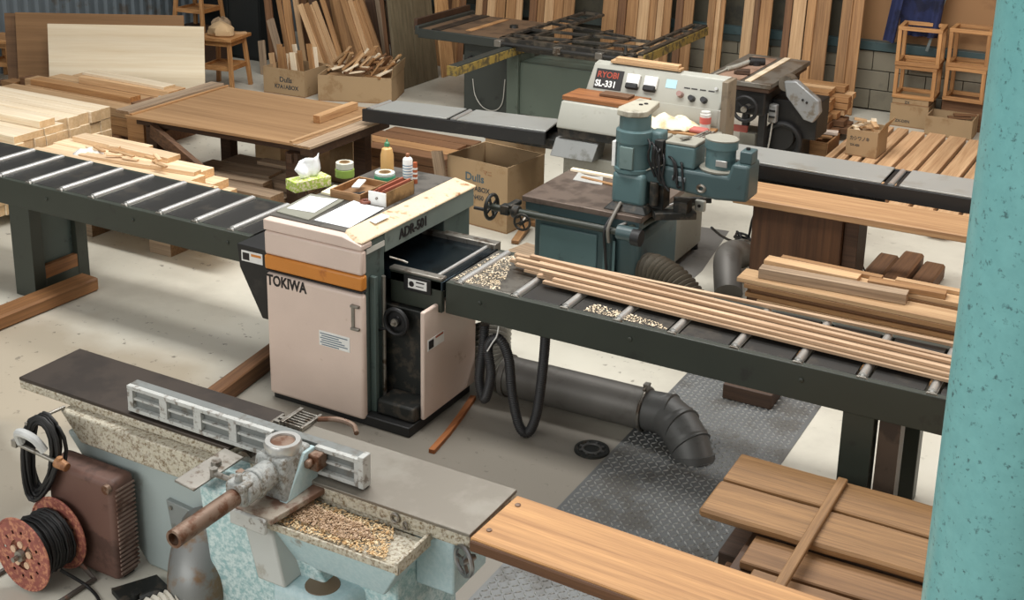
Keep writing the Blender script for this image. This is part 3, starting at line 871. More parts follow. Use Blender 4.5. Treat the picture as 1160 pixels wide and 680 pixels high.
# wood shavings left on the plates beside the planer
def scatter_stuff(name, label, cat, poly, z, n, mat, smin, smax, seed, hgt=0.0):
    r = random.Random(seed); m = MB()
    xs = [p[0] for p in poly]; ys = [p[1] for p in poly]
    def inside(x, y):
        c = False
        for (x1, y1), (x2, y2) in zip(poly, poly[1:] + poly[:1]):
            if (y1 > y) != (y2 > y) and x < (x2 - x1) * (y - y1) / (y2 - y1) + x1: c = not c
        return c
    k = 0
    while k < n:
        x = r.uniform(min(xs), max(xs)); y = r.uniform(min(ys), max(ys))
        if not inside(x, y): continue
        k += 1
        s = r.uniform(smin, smax)
        R = Matrix.Rotation(r.uniform(0, 6.28), 3, 'Z') @ Matrix.Rotation(r.uniform(-0.35, 0.35), 3, 'X') @ Matrix.Rotation(r.uniform(-0.35, 0.35), 3, 'Y')
        m.obox((x, y, z + s * 0.18 + r.uniform(0, hgt)), (s, s * r.uniform(0.25, 0.7), s * 0.12), R)
    o = stuff(m.build(name, mat, smooth=0))
    return tag(o, label, cat)
scatter_stuff('wood_shavings', 'pale shavings scattered on the first plates of the right roller table', 'shavings',
              [(-3.43, 5.57), (-3.13, 5.57), (-3.30, 6.06), (-3.42, 6.06)], 0.853, 900, W_PINE, 0.003, 0.013, 3)
scatter_stuff('wood_shavings', 'pale shavings along the front edge of the right roller table below the strips', 'shavings',
              [(-2.62, 5.565), (-2.14, 5.565), (-2.2, 5.62), (-2.6, 5.68)], 0.853, 420, W_PINE, 0.003, 0.012, 4)

# ------------------------------------------------------------------ bundle of long strips on the right roller table
def zz(k): return 0.874 + 0.0095
G = 'long strips bundled on the right roller table'
strips = []
for q in range(9):
    u = q / 8
    strips.append((5.745 + 0.27 * u + (0.03 if q == 8 else 0), 5.655 + 0.27 * u + (0.165 if q == 8 else 0), (-2.95, -2.86, -3.02, -3.12, -2.98, -3.22, -3.10, -3.25, -3.05)[q], -0.55 - 0.02 * (q % 3), 0))
for q in range(6):
    u = q / 5
    strips.append((5.765 + 0.22 * u, 5.675 + 0.19 * u, (-2.90, -2.98, -3.18, -3.24, -3.08, -3.26)[q], -0.56 - 0.03 * (q % 2), 1))
for q in range(3):
    strips.append(((5.80, 5.89, 5.97)[q], (5.70, 5.78, 5.82)[q], (-3.0, -3.2, -3.15)[q], -0.60, 2))
nl = {0: 0, 1: 0, 2: 0}; tot = {0: 9, 1: 6, 2: 3}
for (ya, yb, xa, xb, lay) in strips:
    i = nl[lay]; nl[lay] += 1
    where = {0: 'bottom layer of the bundle on rollers', 1: 'middle layer of the bundle on rollers', 2: 'top layer of the bundle on rollers'}.get(lay)
    lab = 'pale strip ' + order(i, tot[lay], 'nearest the front', 'farthest back', 'from the front') + ' in the ' + where
    z = 0.8725 + 0.010 + lay * 0.0185
    board('wood_strip', lab, 'strip', (xa, ya, z), (xb, yb, z), 0.026, 0.017, W_STRIP, G, bevel=0.0015)
# ------------------------------------------------------------------ jointer in the foreground
jt = thing('jointer', 'old pale blue jointer with long steel tables and a ribbed fence in the foreground', 'jointer', (-3.4, 3.8, 0))
m = MB(); m.box(-4.67, -3.37, 3.655, 4.03, 0.733, 0.75)
m.build('infeed_table', JDARK, jt, 0.004)
m = MB(); m.box(-4.67, -3.37, 3.655, 4.03, 0.69, 0.733)
m.prism([(-4.34, 3.60, 0.69), (-3.37, 3.60, 0.69), (-3.37, 3.60, 0.555), (-4.22, 3.60, 0.555)], (0, 0.40, 0))
m.build('infeed_casting', CAST, jt, 0.008)
m = MB(); m.box(-3.235, -2.148, 3.625, 4.0, 0.735, 0.75)
m.build('outfeed_table', JLIGHT, jt, 0.003)
m = MB(); m.box(-3.235, -2.15, 3.63, 4.0, 0.675, 0.735)
m.box(-3.235, -2.45, 3.66, 3.98, 0.60, 0.68)
m.build('outfeed_casting', CAST, jt, 0.006)
m = MB(); m.cyl((-3.30, 3.67, 0.70), (-3.30, 4.01, 0.70), 0.045)
m.build('cutter_block', METAL, jt)
m = MB()
for k in range(8):
    y = 3.74 + k * 0.034
    m.box(-3.37, -3.335, y, y + 0.018, 0.738, 0.7505); m.box(-3.262, -3.235, y, y + 0.018, 0.738, 0.7505)
m.box(-3.372, -3.36, 3.72, 4.02, 0.736, 0.7495).box(-3.237, -3.228, 3.72, 4.0, 0.736, 0.7495)
m.build('lip_comb', METAL, jt, 0.001)
m = MB()
for k in range(7):
    y = 3.93 + k * 0.02
    m.box(-3.30 , -3.20, y, y + 0.008, 0.7515, 0.768)
m.box(-3.31, -3.29, 3.92, 4.07, 0.7515, 0.775).box(-3.20, -3.185, 3.92, 4.07, 0.7515, 0.772)
g = m.build('cutter_guard', METAL, jt, 0.002)
MB().tube([(-3.19, 4.04, 0.76), (-3.10, 4.06, 0.775), (-3.02, 4.07, 0.765), (-2.97, 4.03, 0.757)], 0.012, 8, 5).build('guard_arm', RUST, g)

# ribbed fence: plate plus frame and ribs on the side facing the viewer
fn = MB().box(-3.97, -2.69, 3.69, 3.735, 0.758, 0.885).build('fence', worn('planed_fence_steel', (122, 126, 124), (104, 102, 96), 0.5, 0.2, 10, 0.36, 0.15, 0.0), jt, 0.003)
rb = MB()
def bay(x0, x1, n):
    rb.box(x0 - 0.016, x1 + 0.016, 3.668, 3.695, 0.866, 0.884).box(x0 - 0.016, x1 + 0.016, 3.668, 3.695, 0.759, 0.777)
    for k in range(n + 1):
        xc = x0 + (x1 - x0) * k / n
        w = 0.016 if k in (0, n) else 0.022
        rb.box(xc - w, xc + w, 3.669, 3.695, 0.7772, 0.8658)
        if k < n:
            xn = x0 + (x1 - x0) * (k + 1) / n
            wn = 0.016 if k + 1 == n else 0.022
            rb.box(xc + w + 0.0002, xn - wn - 0.0002, 3.675, 3.695, 0.816, 0.827)
bay(-3.955, -3.16, 4)
bay(-2.90, -2.705, 1)
fr = rb.build('fence_rib', WPAINT, fn, 0.0015)
fr['label'] = 'white ribs and frame on the fence front'
MB().box(-2.70, -2.672, 3.665, 3.72, 0.757, 0.90).build('fence_end', WPAINT, fn, 0.004)
tag(MB().cyl((-3.74, 3.90, 0.7505), (-3.74, 3.90, 0.759), 0.007).build('screw', METAL), 'tiny bright screw lying on the dark infeed table', 'screw')

# fence bracket: block, scale ring, horizontal tube, clamp
bk = MB()
bk.hull([(-3.09, 3.46, 0.73), (-2.90, 3.46, 0.73), (-2.90, 3.67, 0.73), (-3.09, 3.67, 0.73)],
        [(-3.07, 3.48, 0.90), (-2.93, 3.48, 0.90), (-2.93, 3.66, 0.90), (-3.07, 3.66, 0.90)])
br = bk.build('fence_bracket', CASTG, jt, 0.012)
m = MB(); m.lathe((-3.0, 3.57, 0.895), (0, 0, 1), [(0, 0.075), (0.03, 0.078), (0.042, 0.072), (0.042, 0.052), (0.03, 0.05), (0.03, 0.0)], 30)
rg = m.build('scale_ring', plain('polished_ring', (196, 196, 192), 0.3, 0.6), br)
MB().lathe((-3.0, 3.57, 0.925), (0, 0, 1), [(0, 0.05), (0.004, 0.05), (0.006, 0.03)], 24).build('ring_plate', RUST, br)
m = MB(); m.cyl((-3.0, 3.50, 0.83), (-3.0, 3.30, 0.83), 0.058); m.cyl((-3.0, 3.40, 0.83), (-3.0, 3.375, 0.83), 0.064)
m.build('tube_collar', CASTG, br, 0.004)
m = MB()
m.lathe((-3.0, 3.36, 0.83), (0, -1, 0), [(0.0, 0.036), (0.42, 0.036), (0.42, 0.025), (0.30, 0.025), (0.30, 0.0)], 24)
tb_ = m.build('bracket_tube', RUST, br)
tb_['label'] = 'rusty brown steel tube'
m = MB(); m.box(-3.045, -2.955, 3.27, 3.34, 0.795, 0.885); m.cyl((-3.0, 3.30, 0.88), (-3.0, 3.30, 0.92), 0.018, seg=6)
m.build('clamp_block', CASTG, br, 0.012)
m = MB(); m.hull([(-2.94, 3.46, 0.73), (-2.90, 3.46, 0.73), (-2.90, 3.67, 0.73), (-2.94, 3.67, 0.73)], [(-2.94, 3.60, 0.885), (-2.915, 3.60, 0.885), (-2.915, 3.67, 0.885), (-2.94, 3.67, 0.885)])
m.build('web', BLUEP, br, 0.004)
m = MB(); m.box(-2.93, -2.865, 3.62, 3.685, 0.80, 0.87); m.cyl((-2.90, 3.66, 0.84), (-2.90, 3.59, 0.84), 0.02, seg=6)
m.build('clamp_bolt', RUST, br, 0.006)
m = MB(); m.prism([(-3.10, 3.34, 0.705), (-2.88, 3.34, 0.705), (-2.84, 3.64, 0.705), (-3.08, 3.66, 0.705)], (0, 0, 0.026))
ft = m.build('bracket_foot', worn('rusty_brown_plate', (120, 92, 76), (158, 148, 134), 0.6, 0.1, 9, 0.42, 0.2, 0.03), jt, 0.004)
ft['label'] = 'rusty brown foot plate'
m = MB(); m.box(-3.08, -2.90, 3.325, 3.345, 0.66, 0.725)
m.build('foot_edge', WPAINT, jt, 0.006)
# blade guard lever with its flat plate
R = Matrix.Rotation(0.12, 3, 'Y')
m = MB(); m.obox((-3.29, 3.45, 0.775), (0.105, 0.30, 0.010), R)
gp = m.build('guard_plate', METAL, jt, 0.003)
m = MB(); m.cyl((-3.25, 3.42, 0.785), (-3.06, 3.40, 0.80), 0.012); m.cyl((-3.24, 3.42, 0.775), (-3.24, 3.42, 0.81), 0.017, seg=6); m.cyl((-3.13, 3.41, 0.78), (-3.13, 3.41, 0.815), 0.015, seg=6)
m.cyl((-3.29, 3.49, 0.775), (-3.29, 3.49, 0.795), 0.022); m.cyl((-3.30, 3.54, 0.74), (-3.30, 3.54, 0.78), 0.012)
m.build('guard_arm', METAL, gp)
m = MB(); m.beam((-3.20, 3.52, 0.76), (-3.02, 3.50, 0.745), 0.03, 0.012)
m.build('strut', RUST, gp)

# bases
m = MB()
m.hull([(-3.88, 3.64, 0), (-3.36, 3.64, 0), (-3.36, 3.98, 0), (-3.88, 3.98, 0)],
       [(-4.36, 3.64, 0.56), (-3.34, 3.64, 0.56), (-3.34, 3.98, 0.56), (-4.36, 3.98, 0.56)])
m.build('infeed_base', BLUEG, jt, 0.015)
m = MB()
m.hull([(-3.30, 3.47, 0), (-2.42, 3.50, 0), (-2.42, 3.98, 0), (-3.30, 3.98, 0)],
       [(-3.33, 3.42, 0.70), (-2.93, 3.45, 0.70), (-2.93, 3.98, 0.70), (-3.33, 3.98, 0.70)])
m.box(-2.95, -2.42, 3.53, 3.98, 0.02, 0.60)
m.build('outfeed_base', BLUEF, jt, 0.012)
m = MB()
m.hull([(-2.98, 3.36, 0.42), (-2.84, 3.36, 0.42), (-2.84, 3.5, 0.42), (-2.98, 3.5, 0.42)],
       [(-3.07, 3.378, 0.685), (-2.92, 3.378, 0.685), (-2.92, 3.5, 0.685), (-3.07, 3.5, 0.685)])
m.build('side_rib', worn('pale_grey_web', (186, 190, 186), (150, 146, 134), 0.5, 0, 8, 0.32, 0.1, 0.0), jt, 0.01)
m = MB()
m.hull([(-2.92, 3.36, 0.0), (-2.58, 3.36, 0.0), (-2.55, 3.60, 0.0), (-2.92, 3.60, 0.0)], [(-2.92, 3.37, 0.42), (-2.60, 3.37, 0.42), (-2.56, 3.60, 0.42), (-2.92, 3.60, 0.42)])
m.build('pedestal', BLUEP, jt, 0.03, seg=3)
m = MB(); m.lathe((-2.73, 3.46, 0.4195), (0, 0, 1), [(0, 0.072), (0.0025, 0.07), (0.0025, 0.0)], 24)
os_ = m.build('oil_stain', plain('dark_oil_brown', (110, 92, 72), 0.5), jt)
m = MB(); m.box(-2.24, -2.42, 3.66, 3.92, 0.42, 0.66)
m.build('end_bracket', BLUEP, jt, 0.01)
# chip tray: open trough hanging in front of the outfeed table
ct = MB()
MB().box(-2.93, -2.33, 3.40, 3.62, 0.655, 0.663).build('tray_floor', CAST, jt)
ct.hull([(-2.88, 3.47, 0.47), (-2.44, 3.47, 0.47), (-2.44, 3.60, 0.47), (-2.88, 3.60, 0.47)],
        [(-2.94, 3.385, 0.66), (-2.325, 3.40, 0.655), (-2.325, 3.62, 0.655), (-2.94, 3.62, 0.66)])
tray = ct.build('chip_hopper', BLUEP, jt, 0.006)
wl_ = MB()
wl_.prism([(-2.95, 3.375, 0.655), (-2.93, 3.375, 0.655), (-2.93, 3.66, 0.655), (-2.95, 3.66, 0.655)], (0, 0, 0.05))
wl_.box(-2.95, -2.33, 3.635, 3.655, 0.655, 0.70)
wl_.prism([(-2.95, 3.375, 0.655), (-2.32, 3.39, 0.65), (-2.32, 3.40, 0.65), (-2.95, 3.387, 0.655)], (0, 0, 0.03))
wl_.box(-2.335, -2.32, 3.39, 3.62, 0.645, 0.70)
wl_.build('tray_rim', CAST, tray, 0.003)
hk = MB(); hk.torus((-2.49, 3.622, 0.712), (0, 1, 0), 0.018, 0.005); hk.torus((-2.44, 3.62, 0.695), (0.4, 1, 0), 0.014, 0.004)
hk.build('hook', METAL, tray)
sv = scatter_stuff('wood_shavings', 'brown wood shavings heaped in the jointer chip tray', 'shavings', [(-2.92, 3.41), (-2.40, 3.42), (-2.48, 3.61), (-2.92, 3.61)], 0.667, 2000, SHAVE, 0.004, 0.014, 9, 0.012)
scatter_stuff('wood_chips', 'pinkish wood chips heaped along the middle of the chip tray', 'shavings', [(-2.90, 3.46), (-2.6, 3.44), (-2.5, 3.50), (-2.60, 3.56), (-2.88, 3.57)], 0.676, 1300, W_STRIP, 0.004, 0.014, 19, 0.012)
# small handwheel under the outfeed end
m = MB(); m.torus((-2.17, 3.62, 0.63), (0.5, 1, 0), 0.058, 0.010); m.lathe((-2.17, 3.62, 0.63), (0.5, 1, 0), [(-0.012, 0.018), (0.03, 0.018), (0.05, 0.012)], 16)
for k in range(3):
    a = k * 2 * PI / 3
    d = Vector((-0.894 * math.cos(a), 0.447 * math.cos(a), math.sin(a)))
    m.beam(Vector((-2.17, 3.62, 0.63)) + d * 0.012, Vector((-2.17, 3.62, 0.63)) + d * 0.055, 0.014, 0.008)
m.build('handwheel', plain('steel_wheel', (150, 150, 150), 0.3, 0.8), jt)
# dust chute on the front of the infeed base
m = MB()
m.prism([(-3.72, 3.615, 0.41), (-3.34, 3.615, 0.38), (-3.32, 3.615, 0.03), (-3.66, 3.615, 0.05)], (0, 0.03, 0))
ch = m.build('chute_flange', worn('galvanised_flange', (142, 148, 146), (120, 122, 116), 0.45, 0.3, 6, 0.32, 0.1, 0.0), jt, 0.004)
for (x, z) in ((-3.69, 0.38), (-3.66, 0.22), (-3.635, 0.08), (-3.52, 0.385)): MB().cyl((x, 3.616, z), (x, 3.606, z), 0.010, seg=6).build('flange_bolt', METAL, ch)
m = MB()
m.tube([(-3.46, 3.63, 0.30), (-3.43, 3.54, 0.29), (-3.39, 3.45, 0.22), (-3.37, 3.41, 0.11)], lambda u: 0.16 - 0.045 * u, 24, 6)
m.build('dust_chute', worn('galvanised_sheet', (128, 130, 128), (120, 96, 72), 0.45, 0.4, 5, 0.42, 0.15, 0.01), jt)
def ribbed_hose(pts, r, pitch, amp=0.1, sm=40, seg=20, square=False):
    P = spline([Vector(p) for p in pts], sm)
    L = [0]
    for a, b in zip(P, P[1:]): L.append(L[-1] + (b - a).length)
    n = max(8, int(L[-1] / pitch * 4))
    Q, rad = [], []
    k = 0
    for i in range(n + 1):
        s = L[-1] * i / n
        while k < len(L) - 2 and L[k + 1] < s: k += 1
        u = (s - L[k]) / max(1e-9, L[k + 1] - L[k])
        Q.append(P[k].lerp(P[k + 1], min(1, max(0, u))))
        rad.append(r * (1 + amp * (1, 0.2, -1, 0.2)[i % 4]))
    m = MB(); m.tube(Q, rad, seg)
    return m
o = ribbed_hose([(-3.38, 3.40, 0.145), (-3.41, 3.33, 0.118), (-3.47, 3.20, 0.112), (-3.54, 3.02, 0.112)], 0.098, 0.03, 0.09).build('flexible_hose', plain('cream_grey_hose', (196, 192, 180), 0.4, 0.1), smooth=70)
tag(o, 'whitish ribbed flexible dust hose at the foot of the jointer, bottom edge of the photo', 'hose')

# bright board butted against the outfeed table
B0 = Vector((-2.135, 3.79, 0.722)); B1 = Vector((0.3, 3.72, 0.722))
ext_ = board('extension_board', 'bright orange brown board continuing the jointer table to the right foreground', 'board', B0, B1, 0.352, 0.052, W_BRIGHT, bevel=0.005)
m = MB()
ed_ = board('waney_edge', None, None, B0 + Vector((0.0, -0.182, -0.004)), B1 + Vector((0.0, -0.182, -0.004)), 0.016, 0.046, wood('dark_bark_edge', (120, 82, 52), (62, 42, 28), 'X', 0.7, 0.6, 0.05, 0.9), bevel=0.006, wane=0.003)
ed_.parent = ext_; ed_.matrix_parent_inverse = ext_.matrix_world.inverted()
ed_['label'] = 'dark brown waney front edge'
tr_ = thing('trestle', 'wooden trestle carrying the far end of the bright board', 'trestle', (-0.10, 3.74, 0))
MB().box(-0.14, -0.06, 3.55, 3.93, 0.62, 0.695).build('top_rail', W_BROWN, tr_, 0.004)
for y in (3.58, 3.86):
    MB().box(-0.13, -0.07, y, y + 0.05, 0.0, 0.62).build('leg', W_BROWN, tr_, 0.004)
MB().box(-2.175, -2.02, 3.68, 3.9, 0.668, 0.695).build('board_rest', METAL, jt, 0.003)
tag(MB().lathe((-2.10, 3.69, 0.748), (0, 0, 1), [(0, 0.011), (0.004, 0.011), (0.005, 0.006)], 12).build('bolt', RUST), 'rusty bolt head at the jointer end of the bright board', 'bolt')
tag(MB().lathe((-2.09, 3.90, 0.748), (0, 0, 1), [(0, 0.012), (0.004, 0.012), (0.005, 0.006)], 12).build('bolt', RUST), 'dark bolt head at the back corner of the bright board', 'bolt')

# brown cover panel leaning at the base, cable reel, coil, bits on the floor
bp = thing('cover_panel', 'reddish brown ribbed metal cover panel standing against the jointer base', 'panel', (-4.1, 3.56, 0))
MB().box(-4.30, -3.885, 3.46, 3.60, 0.012, 0.515).build('panel_body', worn('reddish_brown_fabric_metal', (104, 76, 66), (78, 56, 48), 0.6, 0, 6, 0.4, 0.12, 0.02), bp, 0.03, seg=4)
m = MB()
for k in range(20):
    zz_ = 0.05 + k * 0.022
    m.cyl((-3.885, 3.48, zz_), (-3.885, 3.59, zz_), 0.006, seg=8)
m.build('side_rib', worn('pale_rusty_rib', (138, 116, 104), (96, 70, 58), 0.6, 0, 9, 0.4, 0.15, 0.02), bp)
m = MB()
for x in (-4.28, -3.93): m.box(x - 0.02, x + 0.02, 3.52, 3.58, 0.0, 0.015)
m.build('foot', BLACKR, bp)
MB().cyl((-3.91, 3.465, 0.485), (-3.91, 3.445, 0.485), 0.022).build('corner_cap', RUST, bp)

AX = Vector((0.02, 1.0, 0)).normalized()
RC = Vector((-4.205, 3.215, 0.192))
cr = thing('cable_reel', 'rusty red cable reel wound with black cable on a tube stand on the floor', 'cable reel', (RC.x, RC.y, 0))
RED = worn('rusty_red_flange', (142, 80, 70), (184, 124, 96), 0.65, 0, 40, 0.42, 0.2, 0.02)
def disc_with_holes(c, t):
    m = MB(); R = frame(AX)
    n = 48
    radii = [0.03, 0.075, 0.10, 0.118, 0.150, 0.172]
    def pt(r, a, off): return c + R @ Vector((off, r * math.cos(a), r * math.sin(a)))
    vs = [[[m.bm.verts.new(pt(r, 2 * PI * i / n, off)) for i in range(n)] for r in radii] for off in (0, t)]
    def hole(k, i): return (k == 2 and i % 4 == 0) or (k == 0 and (i // 8) % 2 == 0 and i % 8 != 0)
    for side in (0, 1):
        for k in range(len(radii) - 1):
            for i in range(n):
                if hole(k, i): continue
                j = (i + 1) % n
                m.bm.faces.new((vs[side][k][i], vs[side][k][j], vs[side][k + 1][j], vs[side][k + 1][i]))
    for k in (0, len(radii) - 1):
        for i in range(n):
            j = (i + 1) % n
            m.bm.faces.new((vs[0][k][i], vs[0][k][j], vs[1][k][j], vs[1][k][i]))
    for k in range(len(radii) - 1):
        for i in range(n):
            if not hole(k, i): continue
            j = (i + 1) % n
            ring = ((k, i), (k, j), (k + 1, j), (k + 1, i))
            for (a, b), (c2, d) in zip(ring, ring[1:] + ring[:1]):
                try: m.bm.faces.new((vs[0][a][b], vs[0][c2][d], vs[1][c2][d], vs[1][a][b]))
                except ValueError: pass
    return m
disc_with_holes(RC, 0.004).build('flange', RED, cr, smooth=30)
disc_with_holes(RC + AX * 0.20, 0.004).build('flange', RED, cr, smooth=30)
for off_ in (0.002, 0.202): MB().torus(RC + AX * off_, AX, 0.172, 0.006, 40).build('flange_rim', RED, cr)
MB().cyl(RC + AX * 0.006, RC + AX * 0.198, 0.07, seg=30).build('drum', RUST, cr)
MB().lathe(RC + AX * 0.001, -AX, [(0, 0.03), (0.02, 0.026), (0.022, 0.012), (0.05, 0.012)], 18).build('hub', METAL, cr)
Rh = frame(AX)
for k in range(5):
    a_ = 2 * PI * k / 5 + 0.3
    q_ = RC + Rh @ Vector((0, 0.052 * math.cos(a_), 0.052 * math.sin(a_)))
    MB().cyl(q_ - AX * 0.006, q_ + AX * 0.002, 0.017, seg=14).build('hub_boss', plain('pale_tan_boss', (204, 172, 144), 0.6), cr)
pt = []
rr2 = random.Random(5)
R = frame(AX)
turns = 44
for i in range(turns * 14):
    u = i / (turns * 14)
    s = abs(((u * 7) % 2) - 1)
    a = i / 14 * 2 * PI
    r = 0.118 + 0.020 * u + 0.004 * math.sin(a * 0.37 + i * 0.11)
    off = 0.018 + 0.165 * s
    pt.append(RC + R @ Vector((off, r * math.cos(a), r * math.sin(a))))
cbl = MB().tube(pt, 0.0065, 6).build('wound_cable', BLACKR, cr, smooth=80)
# tube stand: bent frame with rubber ends
st_ = MB()
e0 = RC - AX * 0.06; e1 = RC + AX * 0.215
side = Vector((AX.y, -AX.x, 0))
def fl(p, z): return Vector((p.x, p.y, z))
st_.tube([fl(e1 + side * 0.20 - AX * 0.22, 0.014), fl(e1 + side * 0.20, 0.014), fl(e1 + side * 0.12, 0.06), fl(e1, 0.192), fl(e1 + AX * 0.0 - side * 0.0, 0.215)], 0.012, 10)
st_.tube([fl(e1, 0.20), fl(e1 - side * 0.12, 0.06), fl(e1 - side * 0.20, 0.014), fl(e1 - side * 0.20 - AX * 0.36, 0.014)], 0.012, 10)
st_.cyl(RC + AX * 0.19, e1 + AX * 0.005, 0.012)
st_.build('stand', worn('brown_tube', (92, 84, 78), (120, 80, 60), 0.45, 0.2, 12, 0.4, 0.2, 0), cr)
for sgn, L_ in ((1, 0.22), (-1, 0.36)):
    a = fl(e1 + side * 0.20 * sgn - AX * L_, 0.014)
    MB().cyl(a, a - AX * 0.05, 0.0155).build('rubber_end', BLACKR, cr)
tp = [fl(RC + AX * 0.1 + side * 0.12, 0.10), fl(RC + AX * 0.16 + side * 0.22, 0.012), fl(RC + AX * 0.10 + side * 0.36, 0.009), fl(RC - AX * 0.05 + side * 0.46, 0.009), fl(RC - AX * 0.25 + side * 0.52, 0.009)]
MB().tube(tp, 0.0075, 8, 10).build('cable_tail', BLACKR, cr, smooth=80)

cc = thing('cord_coil', 'coiled black extension cord hung on the left end of the jointer base', 'cord', (-4.38, 3.56, 0.26))
rr3 = random.Random(11)
m = MB(); pts = []
N = 10 * 18
for i in range(N):
    a = i / 18 * 2 * PI
    k = i / N
    cx_ = -4.31 + 0.010 * math.sin(i * 0.05); rad_x = 0.115 + 0.025 * math.sin(i * 0.083) ; rad_z = 0.205 + 0.02 * math.sin(i * 0.061)
    xx = rad_x * math.cos(a) * (0.75 + 0.25 * math.sin(a + 0.6))
    pts.append((cx_ + xx - 0.045 * math.sin(a) * -1, 3.41 + 0.06 * k + 0.008 * math.sin(i * 0.4), 0.535 + rad_z * math.sin(a)))
m.tube(pts, 0.009, 8)
m.build('cord_loops', BLACKR, cc, smooth=80)
m = MB(); m.tube([(-4.36, 3.39, 0.62), (-4.35, 3.37, 0.675), (-4.30, 3.36, 0.695), (-4.24, 3.37, 0.675), (-4.21, 3.39, 0.62)], 0.02, 10, 6)
m.build('work_lamp_guard', plain('pale_clear_plastic', (190, 192, 190), 0.3), cc)
m = MB(); m.cyl((-4.39, 3.39, 0.605), (-4.16, 3.41, 0.57), 0.010); m.box(-4.41, -4.38, 3.375, 3.405, 0.59, 0.625)
m.build('steel_rod', METAL, cc, 0.002)
m = MB(); m.cyl((-4.16, 3.41, 0.57), (-4.095, 3.41, 0.56), 0.026, 0.02); m.cyl((-4.14, 3.41, 0.57), (-4.14, 3.41, 0.60), 0.014)
m.build('plug', worn('rust_orange_plug', (168, 120, 80), (120, 76, 44), 0.6, 0, 14, 0.42, 0.2, 0), cc, 0.003)
MB().cyl((-4.33, 3.62, 0.70), (-4.33, 3.40, 0.715), 0.008).build('hook', METAL, jt)
mt = thing('floor_bracket', 'dark metal foot plate lying on the floor beside the whitish hose', 'bracket', (-3.75, 3.42, 0))
MB().prism([(-3.87, 3.40, 0), (-3.69, 3.33, 0), (-3.60, 3.52, 0), (-3.77, 3.58, 0)], (0, 0, 0.03)).build('plate', BLACKW, mt, 0.004)
MB().tube([(-3.66, 3.38, 0.06), (-3.60, 3.42, 0.085), (-3.55, 3.44, 0.06)], 0.025, 10, 5).cyl((-3.72, 3.40, 0.03), (-3.72, 3.40, 0.06), 0.02).build('pipe_stub', BLACKW, mt)
# ------------------------------------------------------------------ tread plate, drain, ducting, hose loop
TREAD = worn('tread_plate_steel', (112, 114, 114), (98, 97, 94), 0.42, 0.35, 5, 0.4, 0.15, 0.0)
plt_ = structure(tag(MB().box(-2.475, -1.63, 3.0, 6.95, 0.0005, 0.004).build('floor_tread_plate', TREAD, smooth=0), 'grey diamond tread steel plate set into the floor', 'floor plate'))
m = MB()
kx = 0.034
rows = int(3.9 / kx); cols = int(0.83 / kx)
rot = (Matrix.Rotation(PI / 4, 3, 'Z'), Matrix.Rotation(-PI / 4, 3, 'Z'))
for i in range(rows):
    for j in range(cols):
        x = -2.462 + (j + 0.5) * kx; y = 3.02 + (i + 0.5) * kx
        if -1.60 < x and 4.9 < y < 5.2: continue
        R = rot[(i + j) % 2]
        a, b, h = 0.018, 0.0058, 0.0055
        c = Vector((x, y, 0.004))
        pts = [c + R @ Vector(v) for v in ((-a, 0, 0), (0, -b, 0), (a, 0, 0), (0, b, 0), (-a * 0.55, 0, h), (a * 0.55, 0, h))]
        m._faces(pts, [(0, 1, 4), (1, 5, 4), (1, 2, 5), (2, 3, 5), (3, 4, 5), (3, 0, 4)])
m.build('tread_lugs', worn('worn_lug_steel', (168, 168, 164), (130, 128, 122), 0.38, 0.4, 5, 0.38, 0.15, 0.0), plt_, smooth=0)

dr = thing('drain_cover', 'round dark drain cover in the floor left of the tread plate', 'drain cover', (-2.575, 5.65, 0))
MB().lathe((-2.575, 5.65, 0), (0, 0, 1), [(0.0, 0.098), (0.012, 0.096), (0.015, 0.09), (0.015, 0.078), (0.009, 0.075), (0.009, 0.0)], 32).build('cover_plate', BLACKW, dr)
m = MB(); m.torus((-2.575, 5.65, 0.011), (0, 0, 1), 0.05, 0.007, 28)
for k in range(8):
    a = k * PI / 4
    m.obox((-2.575 + 0.062 * math.cos(a), 5.65 + 0.062 * math.sin(a), 0.011), (0.02, 0.012, 0.01), rotz(a))
m.build('grip_ring', DUCTD, dr)

du = thing('dust_duct', 'grey steel dust duct lying on the floor from the planer to the tread plate', 'duct', (-2.8, 6.0, 0))
MB().cyl((-3.30, 5.99, 0.125), (-2.42, 6.02, 0.125), 0.118, seg=36).build('straight_pipe', GREYM, du)
m = MB(); m.torus((-2.42, 6.02, 0.125), (1, 0, 0), 0.122, 0.010, 36)
cl_ = m.build('clamp_ring', METAL, du)
MB().box(-2.435, -2.405, 6.0, 6.04, 0.245, 0.285).cyl((-2.42, 5.97, 0.265), (-2.42, 6.07, 0.265), 0.006).build('clamp_bolt', METAL, cl_)
# segmented elbow turning down into the floor
C = [Vector((-2.42, 6.02, 0.125)), Vector((-2.29, 6.01, 0.135)), Vector((-2.20, 5.965, 0.115)), Vector((-2.12, 5.915, 0.06)), Vector((-2.065, 5.875, -0.03)), Vector((-2.04, 5.85, -0.12))]
for a, b, k in zip(C, C[1:], range(5)):
    e = (b - a).normalized() * 0.035
    s = MB(); s.lathe(a - e, (b - a), [(0, 0.112 + 0.002 * k), ((b - a).length + 0.066, 0.118 - 0.004 * (k > 2)), ((b - a).length + 0.069, 0.122 - 0.004 * (k > 2)), ((b - a).length + 0.072, 0.112)], 32)
    s.build('elbow_segment', DUCTD, du)
ribbed_hose([(-3.30, 5.99, 0.125), (-3.38, 6.0, 0.15), (-3.45, 6.05, 0.22), (-3.50, 6.14, 0.32)], 0.115, 0.028, 0.09, 20, 28).build('ribbed_collar', plain('light_ribbed_collar', (150, 148, 140), 0.4, 0.3), du, smooth=70)
m = MB(); m.cyl((-3.31, 5.99, 0.125), (-3.28, 5.991, 0.125), 0.128, seg=36); m.build('pipe_flange', GREYM, du)

